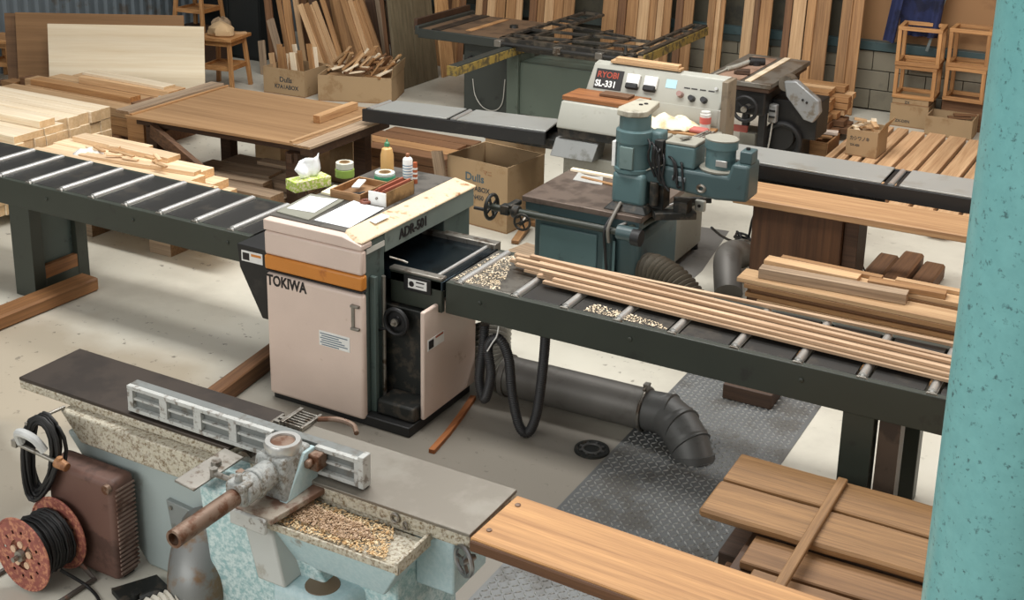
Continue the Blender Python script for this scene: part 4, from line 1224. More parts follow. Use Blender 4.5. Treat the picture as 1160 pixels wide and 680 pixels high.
# black corrugated hose hanging in loops below the right roller table
HP = [at_y(549, 368, 5.62), at_y(547, 395, 5.60), at_y(543, 430, 5.58), at_y(549, 452, 5.56), at_y(556, 425, 5.55), at_y(553, 392, 5.56), at_y(565, 384, 5.57),
      at_y(576, 405, 5.58), at_y(580, 445, 5.58), at_y(588, 482, 5.58), at_y(598, 490, 5.59), at_y(607, 472, 5.60), at_y(613, 435, 5.61), at_y(617, 395, 5.62), at_y(618, 372, 5.62)]
o = ribbed_hose(HP, 0.027, 0.011, 0.07, 12, 14).build('hanging_hose', plain('black_corrugated_hose', (44, 44, 45), 0.45), smooth=70)
tag(o, 'black corrugated hose hanging in a loop below the right roller table', 'hose')
m = MB(); m.tube([at_y(566, 362, 5.54), at_y(563, 380, 5.53), at_y(558, 388, 5.525), at_y(552, 398, 5.52)], 0.004, 6, 6)
tag(m.build('tie_wire', WHITEL), 'thin white wire tying up the black hanging hose', 'wire')
st = Vector((-3.30, 5.16, 0.012)); 
sp = [(-3.31, 5.17), (-3.34, 5.38), (-3.385, 5.6), (-3.44, 5.83)]
m = MB()
for (a, b) in zip(sp, sp[1:]): m.beam((a[0], a[1], 0.012), (b[0], b[1], 0.012), 0.034, 0.024)
tag(m.build('orange_batten', wood('orange_batten_wood', (176, 110, 60), (132, 78, 40), 'Y', 0.6, 1, 0.1)), 'thin orange brown batten lying on the floor at the right foot of the planer', 'batten')
board('timber_baulk', 'brown timber lying on the floor behind the jointer, left of the planer', 'timber', (-4.78, 5.72, 0.055), (-4.66, 4.85, 0.055), 0.10, 0.11, W_BROWN, bevel=0.008)
tag(MB().box(-2.17, -1.87, 6.60, 6.80, 0.0075, 0.10).build('wooden_block', W_DARK, bevel=0.006), 'dark brown block on the tread plate under the right roller table', 'block')

# ------------------------------------------------------------------ old plank deck at the right
G = 'old planks laid on the right hand stack'
board('deck_plank', 'wide weathered brown plank with ragged left end at the back of the right hand stack', 'plank', (-1.63, 5.185, 0.40), (0.25, 5.195, 0.40), 0.26, 0.045, W_OAK, G, bevel=0.006, wane=0.006)
board('deck_plank', 'wide weathered brown plank with rounded corner in the middle of the right hand stack', 'plank', (-1.635, 4.895, 0.40), (0.25, 4.905, 0.40), 0.285, 0.045, W_OAK, G, bevel=0.012, wane=0.006)
board('deck_plank', 'darker brown plank lying lower at the front of the right hand stack', 'plank', (-1.37, 4.66, 0.345), (0.25, 4.67, 0.345), 0.22, 0.04, W_OAKD, G, bevel=0.006, wane=0.004)
board('deck_plank', 'brown plank lying lowest nearest the bright board in the right hand stack', 'plank', (-1.30, 4.43, 0.345), (0.25, 4.43, 0.345), 0.20, 0.04, W_OAKD, G, bevel=0.006, wane=0.004)
board('batten', 'narrow batten lying across the planks of the right hand stack', 'batten', (-1.135, 5.30, 0.4365), (-1.14, 4.28, 0.4365), 0.045, 0.027, W_OAK, bevel=0.004)
board('bearer', 'dark bearer under the left end of the right hand plank stack', 'bearer', (-1.36, 5.32, 0.2425), (-1.36, 4.30, 0.2425), 0.10, 0.16, W_DARK, bevel=0.004)
board('bearer', 'dark bearer under the right end of the plank stack behind the pillar', 'bearer', (-0.20, 5.32, 0.2425), (-0.20, 4.30, 0.2425), 0.10, 0.16, W_DARK, bevel=0.004)
for i, (y, lab) in enumerate(((5.2, 'dark shim plank under the back of the right hand stack'), (4.9, 'dark shim plank under the middle of the right hand stack'))):
    board('shim_plank', lab, 'plank', (-1.36, y, 0.3475), (0.1, y, 0.3475), 0.12, 0.049, W_DARK, bevel=0.003)
board('floor_plank', 'dark plank on the floor peeping out under the right hand stack', 'plank', (-1.58, 5.05, 0.08), (0.1, 5.05, 0.08), 0.28, 0.10, W_DARK, bevel=0.004)
board('floor_plank', 'brown plank end on the floor under the corner of the right hand stack', 'plank', (-1.52, 4.75, 0.08), (0.1, 4.75, 0.08), 0.22, 0.10, W_BROWN, bevel=0.004)
board('floor_plank', 'brown plank on the floor beneath the front of the right hand stack', 'plank', (-1.45, 4.45, 0.08), (0.1, 4.45, 0.08), 0.26, 0.10, W_BROWN, bevel=0.004)
for i, (x, y) in enumerate(((-1.36, 5.05), (-1.36, 4.45), (-0.2, 5.05), (-0.2, 4.45))):
    pass
for y, lab in ((5.08, 'sleeper under the back floor plank of the right hand stack'), (4.6, 'sleeper under the front floor planks of the right hand stack')):
    tag(MB().box(-1.50, -1.40, y - 0.15, y + 0.15, 0.004, 0.03).build('sleeper', W_DARK), lab, 'sleeper')

# ------------------------------------------------------------------ sea green steel pillar close to the viewer
def pillar():
    d = 2.45; r = 0.152
    # centre line: left tangent passes the vertical seen from (1127,0) to (1040,680)
    v = at(1086, 340, 0.0) - Vector((0, 0, CAM_H)); a = math.atan2(v.x, v.y)
    b = a + math.asin(r / d)
    c = Vector((d * math.sin(b), d * math.cos(b), 0))
    p = thing('steel_pillar', 'sea green round steel pillar with flaking paint at the right edge', 'pillar', (c.x, c.y, 0))
    MB().cyl((c.x, c.y, 0.02), (c.x, c.y, 5.2), r, seg=64).build('shaft', TEALPIL, p)
    MB().box(c.x - 0.24, c.x + 0.24, c.y - 0.24, c.y + 0.24, 0.0, 0.02).build('foot_plate', TEALPIL, p, 0.004)
    for sx in (-1, 1):
        for sy in (-1, 1):
            MB().lathe((c.x + sx * 0.19, c.y + sy * 0.19, 0.02), (0, 0, 1), [(0, 0.02), (0.018, 0.02), (0.02, 0.012)], 6).build('bolt', METAL, p)
    return p
pillar()
# ------------------------------------------------------------------ teal spindle machine in the middle
sh = thing('spindle_moulder', 'dark teal spindle moulder with tall motor column and power feed arm in the middle', 'spindle moulder', (-3.4, 7.5, 0))
# body
MB().box(-3.78, -3.20, 7.20, 7.98, 0.06, 0.70).build('body', TEALD, sh, 0.02, seg=3)
MB().box(-3.73, -3.30, 7.185, 7.20, 0.08, 0.64).build('door_panel', TEALP, sh, 0.01)
MB().box(-3.20, -3.02, 7.24, 7.95, 0.06, 0.66).build('side_housing', TEALD, sh, 0.05, seg=4)
MB().box(-3.19, -3.17, 7.195, 7.205, 0.12, 0.62).box(-3.255, -3.235, 7.19, 7.2, 0.10, 0.62).build('door_hinge', TEALP, sh, 0.004)
MB().box(-3.80, -3.0, 7.18, 8.0, 0.0, 0.06).build('plinth', BLACKW, sh, 0.01)
# table
MB().box(-3.89, -3.00, 7.22, 7.98, 0.765, 0.805).build('table', worn('brown_grey_table', (112, 98, 88), (86, 74, 66), 0.45, 0.3, 5, 0.4, 0.15, 0.01), sh, 0.005)
MB().box(-3.87, -3.02, 7.235, 7.96, 0.70, 0.765).build('table_apron', TEALD, sh, 0.006)
# control shaft with two handwheels on the left
MB().cyl((-4.12, 7.17, 0.70), (-3.06, 7.17, 0.70), 0.024).build('control_shaft', DGREEN, sh)
def handw(c, axis, r, par, mat=BLACKW, name='handwheel', spokes=4):
    c = Vector(c); ax = Vector(axis).normalized(); R = frame(ax)
    m = MB(); m.torus(c, ax, r, r * 0.16, 28, 10)
    m.cyl(c - ax * 0.02, c + ax * 0.03, r * 0.28)
    for k in range(spokes):
        a = 2 * PI * k / spokes + 0.4
        d = R @ Vector((0, math.cos(a), math.sin(a)))
        m.beam(c + d * r * 0.2, c + d * r * 0.97, r * 0.2, r * 0.12, up=ax)
    return m.build(name, mat, par)
w1 = handw((-4.10, 7.17, 0.70), (1, 0.0, 0), 0.085, sh)
MB().cyl((-4.11, 7.09, 0.70), (-4.19, 7.09, 0.70), 0.012).build('crank_grip', BLACKR, w1)
w2 = handw((-3.82, 7.10, 0.66), (0.15, -1, 0), 0.055, sh)
MB().cyl((-3.82, 7.10, 0.66), (-3.82, 7.22, 0.70), 0.014).build('wheel_shaft', METAL, w2)
m = MB(); m.box(-4.02, -3.95, 7.14, 7.21, 0.665, 0.735); m.cyl((-3.93, 7.17, 0.70), (-3.88, 7.17, 0.70), 0.045); m.box(-3.98, -3.93, 7.15, 7.30, 0.71, 0.745)
m.build('shaft_bearing', BLACKW, sh, 0.008)
MB().cyl((-3.14, 7.17, 0.70), (-3.00, 7.17, 0.70), 0.05).build('shaft_end', TEALD, sh)
MB().cyl((-3.10, 7.14, 0.72), (-2.80, 7.92, 0.79), 0.018).build('clamp_lever', DGREEN, sh)
MB().cyl((-3.14, 7.17, 0.74), (-2.9, 7.80, 0.80), 0.010).build('guide_rod', CHROME, sh)
MB().cyl((-3.02, 7.13, 0.70), (-2.96, 7.13, 0.70), 0.055).build('knob', BLACKR, sh)
# motor column
cc_ = Vector((-3.14, 7.42, 0))
m = MB(); m.hull([(-3.30, 7.26, 0.805), (-2.99, 7.26, 0.805), (-2.99, 7.58, 0.805), (-3.30, 7.58, 0.805)], [(-3.26, 7.30, 0.85), (-3.03, 7.30, 0.85), (-3.03, 7.54, 0.85), (-3.26, 7.54, 0.85)])
m.build('column_foot', BLACKW, sh, 0.008)
m = MB(); m.box(-3.275, -3.035, 7.32, 7.54, 0.83, 1.06)
m.build('column', TEALP, sh, 0.035, seg=4)
m = MB(); m.lathe((-3.165, 7.43, 1.05), (0, 0, 1), [(0, 0.115), (0.008, 0.13), (0.03, 0.13), (0.034, 0.115), (0.205, 0.115), (0.21, 0.125), (0.285, 0.125), (0.295, 0.105), (0.385, 0.105), (0.39, 0.09)], 36)
mo = m.build('motor', TEALP, sh)
MB().box(-3.215, -3.12, 7.30, 7.33, 1.09, 1.24).build('name_plate', worn('pale_teal_plate', (120, 140, 138), (90, 108, 106), 0.4, 0.2), mo, 0.003)
MB().box(-3.295, -3.27, 7.36, 7.42, 1.08, 1.25).build('white_tag', WHITEL, mo, 0.002)
m = MB(); m.box(-3.06, -2.97, 7.42, 7.54, 1.05, 1.34)
m.build('slide_block', TEALP, sh, 0.02, seg=3)
# flat cap with rounded front overhanging
cap = [(-3.28 , 7.40), (-3.255, 7.33), (-3.18, 7.305), (-3.10, 7.33), (-3.06, 7.39), (-3.10, 7.68), (-3.26, 7.70)]
m = MB(); m.prism([(x, y, 1.438) for x, y in cap], (0, 0, 0.042))
cp = m.build('belt_cover', worn('grey_cream_cover', (176, 172, 156), (140, 134, 120), 0.45, 0, 7, 0.36, 0.1, 0), sh, 0.008)
MB().cyl((-3.17, 7.52, 1.479), (-3.17, 7.52, 1.486), 0.014).cyl((-3.15, 7.56, 1.479), (-3.15, 7.56, 1.486), 0.014).build('cap_screw', BLACKT, cp)
# power feed arm to the right with motors on top
class UB(MB):
    """builder for the feed arm: its own drawing origin sits higher and a little wider"""
    def build(self, *a_, **k_):
        for v in self.bm.verts:
            v.co.x = -2.72 + (v.co.x + 2.72) * 1.16
            v.co.z = v.co.z + 0.085
        return MB.build(self, *a_, **k_)
fa = UB()
fa.prism([(-3.02, 7.36, 0.92), (-2.58, 7.36, 0.88), (-2.40, 7.36, 0.90), (-2.40, 7.36, 1.14), (-2.50, 7.36, 1.14), (-2.52, 7.36, 1.05), (-2.90, 7.36, 1.05), (-3.0, 7.36, 1.0)], (0, 0.22, 0))
feed = fa.build('feed_casting', TEALD, sh, 0.02, seg=3)
UB().prism([(-3.0, 7.355, 1.0), (-2.90, 7.355, 1.055), (-2.90, 7.59, 1.055), (-3.0, 7.59, 1.0)], (0.0, 0.0, 0.006)).build('cream_edge', OFFG, feed)
UB().torus((-2.665, 7.355, 0.945), (0, 1, 0), 0.02, 0.010).build('grease_port', METAL, feed)
UB().box(-2.84, -2.76, 7.35, 7.362, 0.97, 1.0).build('badge', worn('grey_badge', (120, 130, 134), (90, 96, 98), 0.4, 0.3), feed, 0.002)
m = UB(); m.lathe((-2.60, 7.48, 1.05), (0, 0, 1), [(0, 0.105), (0.015, 0.112), (0.022, 0.085), (0.15, 0.085), (0.153, 0.094), (0.205, 0.094), (0.21, 0.085)], 32)
mt2 = m.build('feed_motor', TEALP, sh)
m = UB(); m.lathe((-2.60, 7.48, 1.255), (0, 0, 1), [(0, 0.092), (0.01, 0.096), (0.015, 0.09), (0.012, 0.06), (0.018, 0.02), (0.018, 0.0)], 32)
m.build('motor_lid', OFFG, mt2)
UB().box(-2.60, -2.535, 7.385, 7.40, 1.10, 1.14).build('motor_plate', CHROME, mt2, 0.002)
UB().lathe((-2.60, 7.48, 1.052), (0, 0, 1), [(0, 0.113), (0.012, 0.118), (0.02, 0.112)], 32).build('cream_ring', OFFG, mt2)
m = UB(); m.box(-2.90, -2.72, 7.38, 7.58, 1.05, 1.20)
gb = m.build('gear_box', TEALP, sh, 0.015, seg=3)
UB().box(-2.90, -2.72, 7.38, 7.58, 1.20, 1.22).build('gear_lid', OFFG, gb, 0.006)
UB().box(-2.83, -2.80, 7.46, 7.50, 1.22, 1.23).beam((-2.82, 7.42, 1.235), (-2.79, 7.5, 1.235), 0.02, 0.012).build('lid_latch', METAL, gb, 0.002)
UB().box(-2.47, -2.40, 7.40, 7.52, 1.14, 1.22).build('switch_box', TEALD, sh, 0.008)
UB().cyl((-2.44, 7.46, 1.22), (-2.44, 7.46, 1.235), 0.012).build('switch_button', BLACKR, sh)
# dark mechanism and cables between column and arm
m = MB()
for k in range(6):
    m.cyl((-3.03 + 0.012 * k, 7.42 + 0.02 * k, 0.98 + 0.04 * k), (-2.93 + 0.005 * k, 7.50, 1.0 + 0.035 * k), 0.012)
m.box(-3.03, -2.93, 7.40, 7.52, 0.82, 1.24); m.box(-3.0, -2.94, 7.37, 7.42, 1.05, 1.30); m.cyl((-2.98, 7.36, 0.86), (-2.98, 7.36, 1.02), 0.03)
m.build('feed_linkage', BLACKW, sh, 0.004)
r4 = random.Random(3)
for k in range(9):
    a = Vector((-3.04 + 0.022 * k, 7.36 + 0.01 * k, 1.30 - 0.02 * k))
    b = Vector((-2.97 + 0.025 * k, 7.34, 1.06 - 0.02 * (k % 5)))
    mid = (a + b) / 2 + Vector((r4.uniform(-0.03, 0.05), -0.03, r4.uniform(-0.10, 0.10)))
    MB().tube([a, (a + mid) / 2 + Vector((0.02, -0.02, 0.03)), mid, b], 0.008, 8, 8).build('cable', BLACKR, sh, smooth=80)
MB().tube([(-3.20, 7.30, 0.83), (-3.22, 7.24, 0.78), (-3.23, 7.15, 0.70), (-3.22, 7.15, 0.55), (-3.20, 7.17, 0.30), (-3.16, 7.16, 0.06)], 0.010, 8, 8).build('power_cable', BLACKR, sh, smooth=80)
MB().tube([(-3.185, 7.29, 0.86), (-3.19, 7.20, 0.80), (-3.20, 7.14, 0.72), (-3.20, 7.155, 0.62)], 0.012, 8, 8).build('cable_sleeve', plain('grey_sleeve', (120, 116, 108), 0.5), sh, smooth=80)
m = MB(); m.beam((-2.97, 7.34, 0.80), (-2.74, 7.50, 0.80), 0.10, 0.05); m.box(-2.86, -2.76, 7.40, 7.50, 0.82, 0.90); m.beam((-2.94, 7.62, 0.83), (-2.72, 7.75, 0.83), 0.03, 0.04)
m.build('feed_foot', BLACKW, sh, 0.006)
MB().box(-2.77, -2.70, 7.56, 7.60, 0.80, 0.875).build('feed_bracket', OFFW, sh, 0.008)
MB().cyl((-2.735, 7.555, 0.84), (-2.735, 7.565, 0.84), 0.011).build('bracket_hole', BLACKT, sh)
# ribbed exhaust hose leaving to the lower right
o = ribbed_hose([(-2.99, 7.34, 0.40), (-2.90, 7.31, 0.41), (-2.76, 7.27, 0.37), (-2.62, 7.22, 0.28), (-2.48, 7.17, 0.18), (-2.28, 7.12, 0.125)], 0.11, 0.03, 0.12, 20, 24).build('exhaust_hose', plain('grey_brown_ribbed_hose', (92, 86, 74), 0.5), smooth=70)
tag(o, 'grey brown ribbed exhaust hose leaving the teal machine at floor level', 'hose')
tg = 'small pieces on the teal machine table'
board('wood_piece', 'pale thin lath lying at the back edge of the teal machine table', 'lath', (-3.86, 7.92, 0.817), (-3.30, 7.90, 0.817), 0.04, 0.02, W_PINE, tg)
board('wood_piece', 'orange lath lying across the teal machine table', 'lath', (-3.72, 7.80, 0.812), (-3.35, 7.74, 0.812), 0.03, 0.012, W_TAN, tg)
sheet_quad('plastic_sheet', 'grey clear plastic sheet lying on the teal machine table', 'plastic sheet', [(-3.75, 7.72), (-3.52, 7.72), (-3.58, 7.86), (-3.78, 7.87)], 0.8055, 0.004, plain('pale_plastic', (176, 176, 172), 0.25), None, 0.012)

# ------------------------------------------------------------------ long board table on a dark box, right of the teal machine
board('long_board', 'long honey coloured board lying on the dark brown box right of the teal machine', 'board', (-2.66, 8.215, 0.775), (-0.75, 8.235, 0.775), 0.42, 0.05, wood('honey_board', (190, 152, 110), (140, 102, 68), 'X', 0.55, 0.6, 0.05, 0.7), bevel=0.005)
bx = thing('wooden_box', 'dark brown wooden box carrying the long honey coloured board', 'box', (-2.15, 8.2, 0))
m = MB(); m.box(-2.52, -1.90, 8.05, 8.08, 0.0, 0.75); m.build('front_panel', W_BOXD, bx, 0.003)
m = MB(); m.box(-2.52, -1.90, 8.36, 8.39, 0.0, 0.75); m.build('rear_panel', W_BOXD, bx, 0.003)
m = MB(); m.box(-2.52, -2.49, 8.08, 8.36, 0.0, 0.75); m.build('side_panel', W_BOXD, bx, 0.003)
m = MB(); m.box(-1.93, -1.90, 8.08, 8.36, 0.0, 0.75); m.build('side_panel', W_BOXD, bx, 0.003)
tag(MB().box(-1.895, -1.80, 8.10, 8.36, 0.0, 0.745).build('spacer_post', W_DARK, bevel=0.004), 'dark post standing against the right side of the dark brown box', 'post')
tag(MB().box(-0.98, -0.84, 8.1, 8.36, 0.0, 0.745).build('support_post', W_DARK, bevel=0.004), 'support post under the far end of the long honey board', 'post')
# grey bent duct and cables on the floor before the box
du2 = thing('grey_duct', 'smooth grey duct elbow rising from the floor left of the dark brown box', 'duct', (-2.70, 8.35, 0))
MB().tube([(-2.62, 7.95, 0.10), (-2.68, 8.08, 0.18), (-2.74, 8.24, 0.24), (-2.76, 8.42, 0.22), (-2.76, 8.60, 0.16)], 0.10, 24, 6).build('elbow', GREYM, du2)
MB().cyl((-2.76, 8.59, 0.163), (-2.76, 8.64, 0.15), 0.11, seg=28).build('collar', METAL, du2)
m = MB()
kc = at(840, 278, 0.03); 
pts = [at(806, 258, 0.45), at(818, 268, 0.25), at(832, 274, 0.06), at(845, 276, 0.02)]
rk = random.Random(8)
for k in range(26):
    a = k * 1.1
    pts.append(kc + Vector((0.08 * math.cos(a) + rk.uniform(-0.03, 0.03), 0.12 * math.sin(a * 0.9) + rk.uniform(-0.03, 0.03), 0.01 + 0.05 * abs(math.sin(a * 0.7)))))
pts += [at(846, 274, 0.06), at(852, 250, 0.25), at(858, 236, 0.5)]
tag(m.tube(pts, 0.010, 8, 6).build('cable_tangle', BLACKR, smooth=80), 'tangle of black cable on the floor between the grey cabinet and dark box', 'cable')
# ------------------------------------------------------------------ grey-white wide resaw with its control panel and two long tables
rs = thing('surfacing_machine', 'cream white machine with slanted control panel and long grey tables on both sides', 'machine', (-3.6, 8.8, 0))
MB().box(-3.52, -3.215, 8.42, 8.97, 0.05, 0.78).build('right_cabinet', OFFG, rs, 0.01)
MB().box(-4.28, -3.53, 8.62, 9.15, 0.05, 0.70).build('main_cabinet', OFFG, rs, 0.012)
for x, y in ((-3.48, 8.46), (-3.25, 8.46), (-3.25, 8.92), (-4.24, 8.66), (-4.24, 9.11), (-3.36, 9.11)): MB().cyl((x, y, 0.0), (x, y, 0.05), 0.03).build('levelling_foot', BLACKR, rs)
# slanted hood, small grey cover, wooden deck on top
m = MB(); m.prism([(-4.30, 8.52, 0.93), (-4.30, 8.52, 0.955), (-4.30, 8.60, 1.13), (-4.30, 8.95, 1.13), (-4.30, 8.95, 0.93)], (0.52, 0, 0))
m.build('hood', OFFW, rs, 0.008)
MB().box(-4.30, -3.76, 8.545, 8.60, 0.86, 0.935).build('dark_slot', BLACKW, rs, 0.004)
m = MB(); m.hull([(-4.34, 8.50, 0.70), (-3.97, 8.50, 0.70), (-3.97, 8.70, 0.70), (-4.34, 8.70, 0.70)], [(-4.32, 8.56, 0.84), (-3.95, 8.56, 0.84), (-3.95, 8.70, 0.84), (-4.32, 8.70, 0.84)])
m.build('roller_cover', worn('blue_grey_cover', (146, 148, 146), (116, 116, 110), 0.4, 0.2, 7, 0.36, 0.1, 0), rs, 0.006)
MB().box(-3.78, -3.08, 8.62, 9.10, 0.70, 0.98).build('gear_case', OFFG, rs, 0.01)
MB().box(-3.11, -3.06, 8.93, 9.13, 0.70, 1.372).build('end_panel', worn('brown_grey_panel', (128, 116, 98), (96, 86, 72), 0.5, 0, 6, 0.4, 0.12, 0), rs, 0.006)
# slanted control panel
P0 = [(-4.27, 8.95, 1.13), (-4.24, 9.06, 1.36), (-4.24, 9.14, 1.375), (-4.24, 9.14, 1.0), (-4.27, 8.95, 1.0)]
m = MB(); m.prism(P0, (1.14, 0, 0))
cp = m.build('control_panel', OFFW, rs, 0.01)
m = MB(); m.prism([(-3.62, 8.952, 0.9), (-3.62, 8.952, 1.14), (-3.62, 9.10, 1.14), (-3.62, 9.10, 0.9)], (0.52, 0, 0))
m.build('panel_apron', OFFW, rs, 0.006)
nz = Vector((0, -0.23, 0.11)).normalized(); up_ = Vector((0, 0.11, 0.23)).normalized()
def on_panel(x, s):  # s: metres up the slanted face from its lower edge
    return Vector((x, 8.95, 1.13)) + up_ * s
def plate(x0, x1, s0, s1, t, mat, name, par, bev=0.002):
    a = [on_panel(x0, s0), on_panel(x1, s0), on_panel(x1, s1), on_panel(x0, s1)]
    return MB().prism(a, nz * t).build(name, mat, par, bev)
bd = plate(-4.205, -3.965, 0.05, 0.215, 0.004, BLACKT, 'badge', cp)
MB().text('RYOBI', on_panel(-4.19, 0.145) + nz * 0.005, (1, 0, 0), up_, 0.05, 0.002, 0.95, 0.02).build('badge_letters', plain('red_letter', (158, 62, 40), 0.5), cp, smooth=0)
MB().text('SL-331', on_panel(-4.195, 0.07) + nz * 0.005, (1, 0, 0), up_, 0.052, 0.002, 0.92, 0.03).build('model_letters', WHITEL, cp, smooth=0)
for k, x in enumerate((-3.87, -3.72)):
    mt = plate(x - 0.055, x + 0.055, 0.10, 0.20, 0.03, WHITEL, 'meter', cp, 0.006)
    MB().prism([on_panel(x - 0.052, 0.075), on_panel(x + 0.052, 0.075), on_panel(x + 0.052, 0.125), on_panel(x - 0.052, 0.125)], nz * 0.045).build('meter_base', BLACKR, cp, 0.012)
plate(-3.60, -3.51, 0.13, 0.20, 0.003, plain('pale_blue_label', (170, 206, 216), 0.5), 'label', cp)
for k, (x, s, col) in enumerate(((-3.46, 0.09, (150, 120, 112)), (-3.36, 0.07, (30, 30, 32)), (-3.26, 0.07, (30, 30, 32)))):
    p = on_panel(x, s)
    MB().cyl(p, p + nz * 0.05, 0.026, 0.022).build('knob', plain('knob_%d' % k if k == 0 else 'knob_black', col, 0.4), cp)
for k, x in enumerate((-3.42, -3.36, -3.29, -3.22)):
    plate(x - 0.025, x + 0.025, 0.145, 0.155, 0.002, BLACKT, 'caption_strip', cp, 0)
p = on_panel(-3.18, 0.17); MB().cyl(p, p + nz * 0.03, 0.012).build('toggle_switch', CHROME, cp)
# side tables, the left one slightly skewed
def long_table(corners, z, rollers, flip=1):
    """corners: front-left, front-right, back-right, back-left (x, y)"""
    fl_, fr_, brr, bl_ = [Vector((c[0], c[1], z)) for c in corners]
    n = len(rollers)
    cuts = [0.0] + [q for r_ in rollers for q in (r_ - 0.028, r_ + 0.028)] + [1.0]
    top = worn('grey_table_sheet', (166, 168, 164), (150, 148, 140), 0.33, 0.3, 3, 0.34, 0.1, 0)
    for a, b in zip(cuts[::2], cuts[1::2]):
        if b - a < 0.01: continue
        q = [fl_.lerp(fr_, a), fl_.lerp(fr_, b), bl_.lerp(brr, b), bl_.lerp(brr, a)]
        MB().prism([v - Vector((0, 0, 0.012)) for v in q], (0, 0, 0.012)).build('table_plate', top, rs, 0.002)
    for r_ in rollers:
        a = fl_.lerp(fr_, r_); b = bl_.lerp(brr, r_)
        d = (b - a).normalized()
        MB().cyl(a + d * 0.02 - Vector((0, 0, 0.018)), b - d * 0.02 - Vector((0, 0, 0.018)), 0.022).build('table_roller', CHROME, rs)
        for sgn in (-1, 1):
            o_ = (fr_ - fl_).normalized() * 0.042 * sgn - Vector((0, 0, 0.03))
            MB().beam(a + o_ + d * 0.01, b + o_ - d * 0.01, 0.025, 0.02).build('roller_slot', BLACKP, rs)
    for a, b in ((fl_, fr_), (bl_, brr)):
        MB().beam(a - Vector((0, 0, 0.065)), b - Vector((0, 0, 0.065)), 0.03, 0.105).build('side_channel', BLACKP, rs, 0.003)
lt_c = [at(411, 121.5, 0.90), at(618, 148.4, 0.90), at(635, 135, 0.90), at(438, 112.5, 0.90)]
long_table([(v.x, v.y) for v in lt_c], 0.90, [0.03, 0.50])
long_table([(-2.98, 8.565), (-0.75, 8.55), (-0.75, 8.985), (-2.98, 8.965)], 0.90, [0.565])
for (x, y) in ((-0.86, 8.60), (-0.86, 8.92)):
    MB().box(x - 0.03, x + 0.03, y - 0.03, y + 0.03, 0.0, 0.79).build('leg', DGREEN, rs, 0.003)
MB().box(-3.10, -2.96, 8.6, 8.95, 0.74, 0.86).build('table_bracket', OFFG, rs, 0.004)
MB().box(-5.0, -4.28, 8.60, 8.84, 0.72, 0.80).build('table_bracket', BLACKW, rs, 0.004)
MB().box(-2.96, -1.75, 8.575, 8.61, 0.70, 0.765).build('lower_rail', BLACKP, rs, 0.003)
MB().box(-2.80, -2.70, 8.568, 8.576, 0.72, 0.75).build('rail_label', OFFG, rs, 0.001)
for x in (-2.9, -1.8): MB().box(x - 0.015, x + 0.015, 8.58, 8.605, 0.76, 0.80).build('rail_hanger', BLACKP, rs)
# things on it
board('wood_piece', 'short stack of pale lath on top of the cream control panel, upper piece', 'lath', (-4.06, 9.10, 1.412), (-3.52, 9.10, 1.407), 0.07, 0.025, W_PINEB, 'laths on the control panel')
board('wood_piece', 'short stack of pale lath on top of the cream control panel, lower piece', 'lath', (-4.10, 9.10, 1.387), (-3.50, 9.10, 1.385), 0.08, 0.022, W_PINEB, 'laths on the control panel')
board('wood_deck', 'reddish brown board lying on the slanted cream hood', 'board', (-4.31, 8.78, 1.15), (-3.68, 8.78, 1.15), 0.30, 0.035, wood('red_brown_board', (170, 112, 64), (112, 68, 38), 'X', 0.6, 0.8, 0.1))
board('wood_deck', 'dark brown small board on top of the reddish board by the control panel', 'board', (-4.05, 8.82, 1.181), (-3.80, 8.82, 1.181), 0.12, 0.02, W_BROWN)
def rag(name, label, c, sx, sy, h, mat, seed, rotz_=0.0, n=12):
    r = random.Random(seed); g = []
    ph = [r.uniform(0, 6.28) for _ in range(6)]
    Rz = rotz(rotz_)
    for i in range(n + 1):
        row = []
        for j in range(n + 1):
            u, v = 2 * j / n - 1, 2 * i / n - 1
            rr_ = 1 + 0.12 * math.sin(3 * math.atan2(v, u) + ph[0]) + 0.08 * math.sin(5 * math.atan2(v, u) + ph[1])
            edge = max(abs(u), abs(v))
            z = h * (1 - edge ** 2) * (0.55 + 0.45 * math.sin(4 * u + ph[2]) * math.cos(3.3 * v + ph[3])) + 0.012 * abs(math.sin(7 * u + 5 * v + ph[4]))
            p = Rz @ Vector((u * sx * rr_, v * sy * rr_, 0))
            row.append((c[0] + p.x, c[1] + p.y, c[2] + 0.006 + max(0, z)))
        g.append(row)
    o = MB().sheet(g, 0.006).build(name, mat, smooth=80)
    return tag(o, label, 'cloth')
CLOTH = worn('cream_cloth', (234, 222, 196), (206, 184, 146), 0.9, 0, 9, 0.4, 0.08, 0)
board('shelf_board', 'brown board under the cloths in front of the control panel', 'board', (-3.72, 8.80, 0.992), (-3.12, 8.80, 0.992), 0.27, 0.02, W_TAN)
rag('work_cloth', 'large crumpled cream cloth in front of the white control panel', (-3.46, 8.78, 1.003), 0.20, 0.13, 0.11, CLOTH, 4, 0.3)
tag(rag('work_cloth', 'smaller crumpled white cloth lying beside the meters of the control panel', (-3.70, 8.90, 1.003), 0.055, 0.04, 0.05, CLOTH, 9, 0.1, 8), 'smaller crumpled white cloth beside the meters of the control panel', 'cloth')
jr = thing('glass_jar', 'clear jar with red and blue contents before the right end of the control panel', 'jar', (-3.20, 8.86, 1.003))
MB().lathe((-3.20, 8.86, 1.003), (0, 0, 1), [(0, 0.04), (0.12, 0.042), (0.125, 0.036), (0.14, 0.036)], 20).build('jar_body', plain('hazy_plastic', (206, 206, 200), 0.2, 0, 0.0), jr)
MB().lathe((-3.20, 8.86, 1.05), (0, 0, 1), [(0, 0.0405), (0, 0.0435), (0.05, 0.044), (0.05, 0.041)], 20, closed=True).build('jar_label', plain('red_label', (190, 96, 86), 0.5), jr)
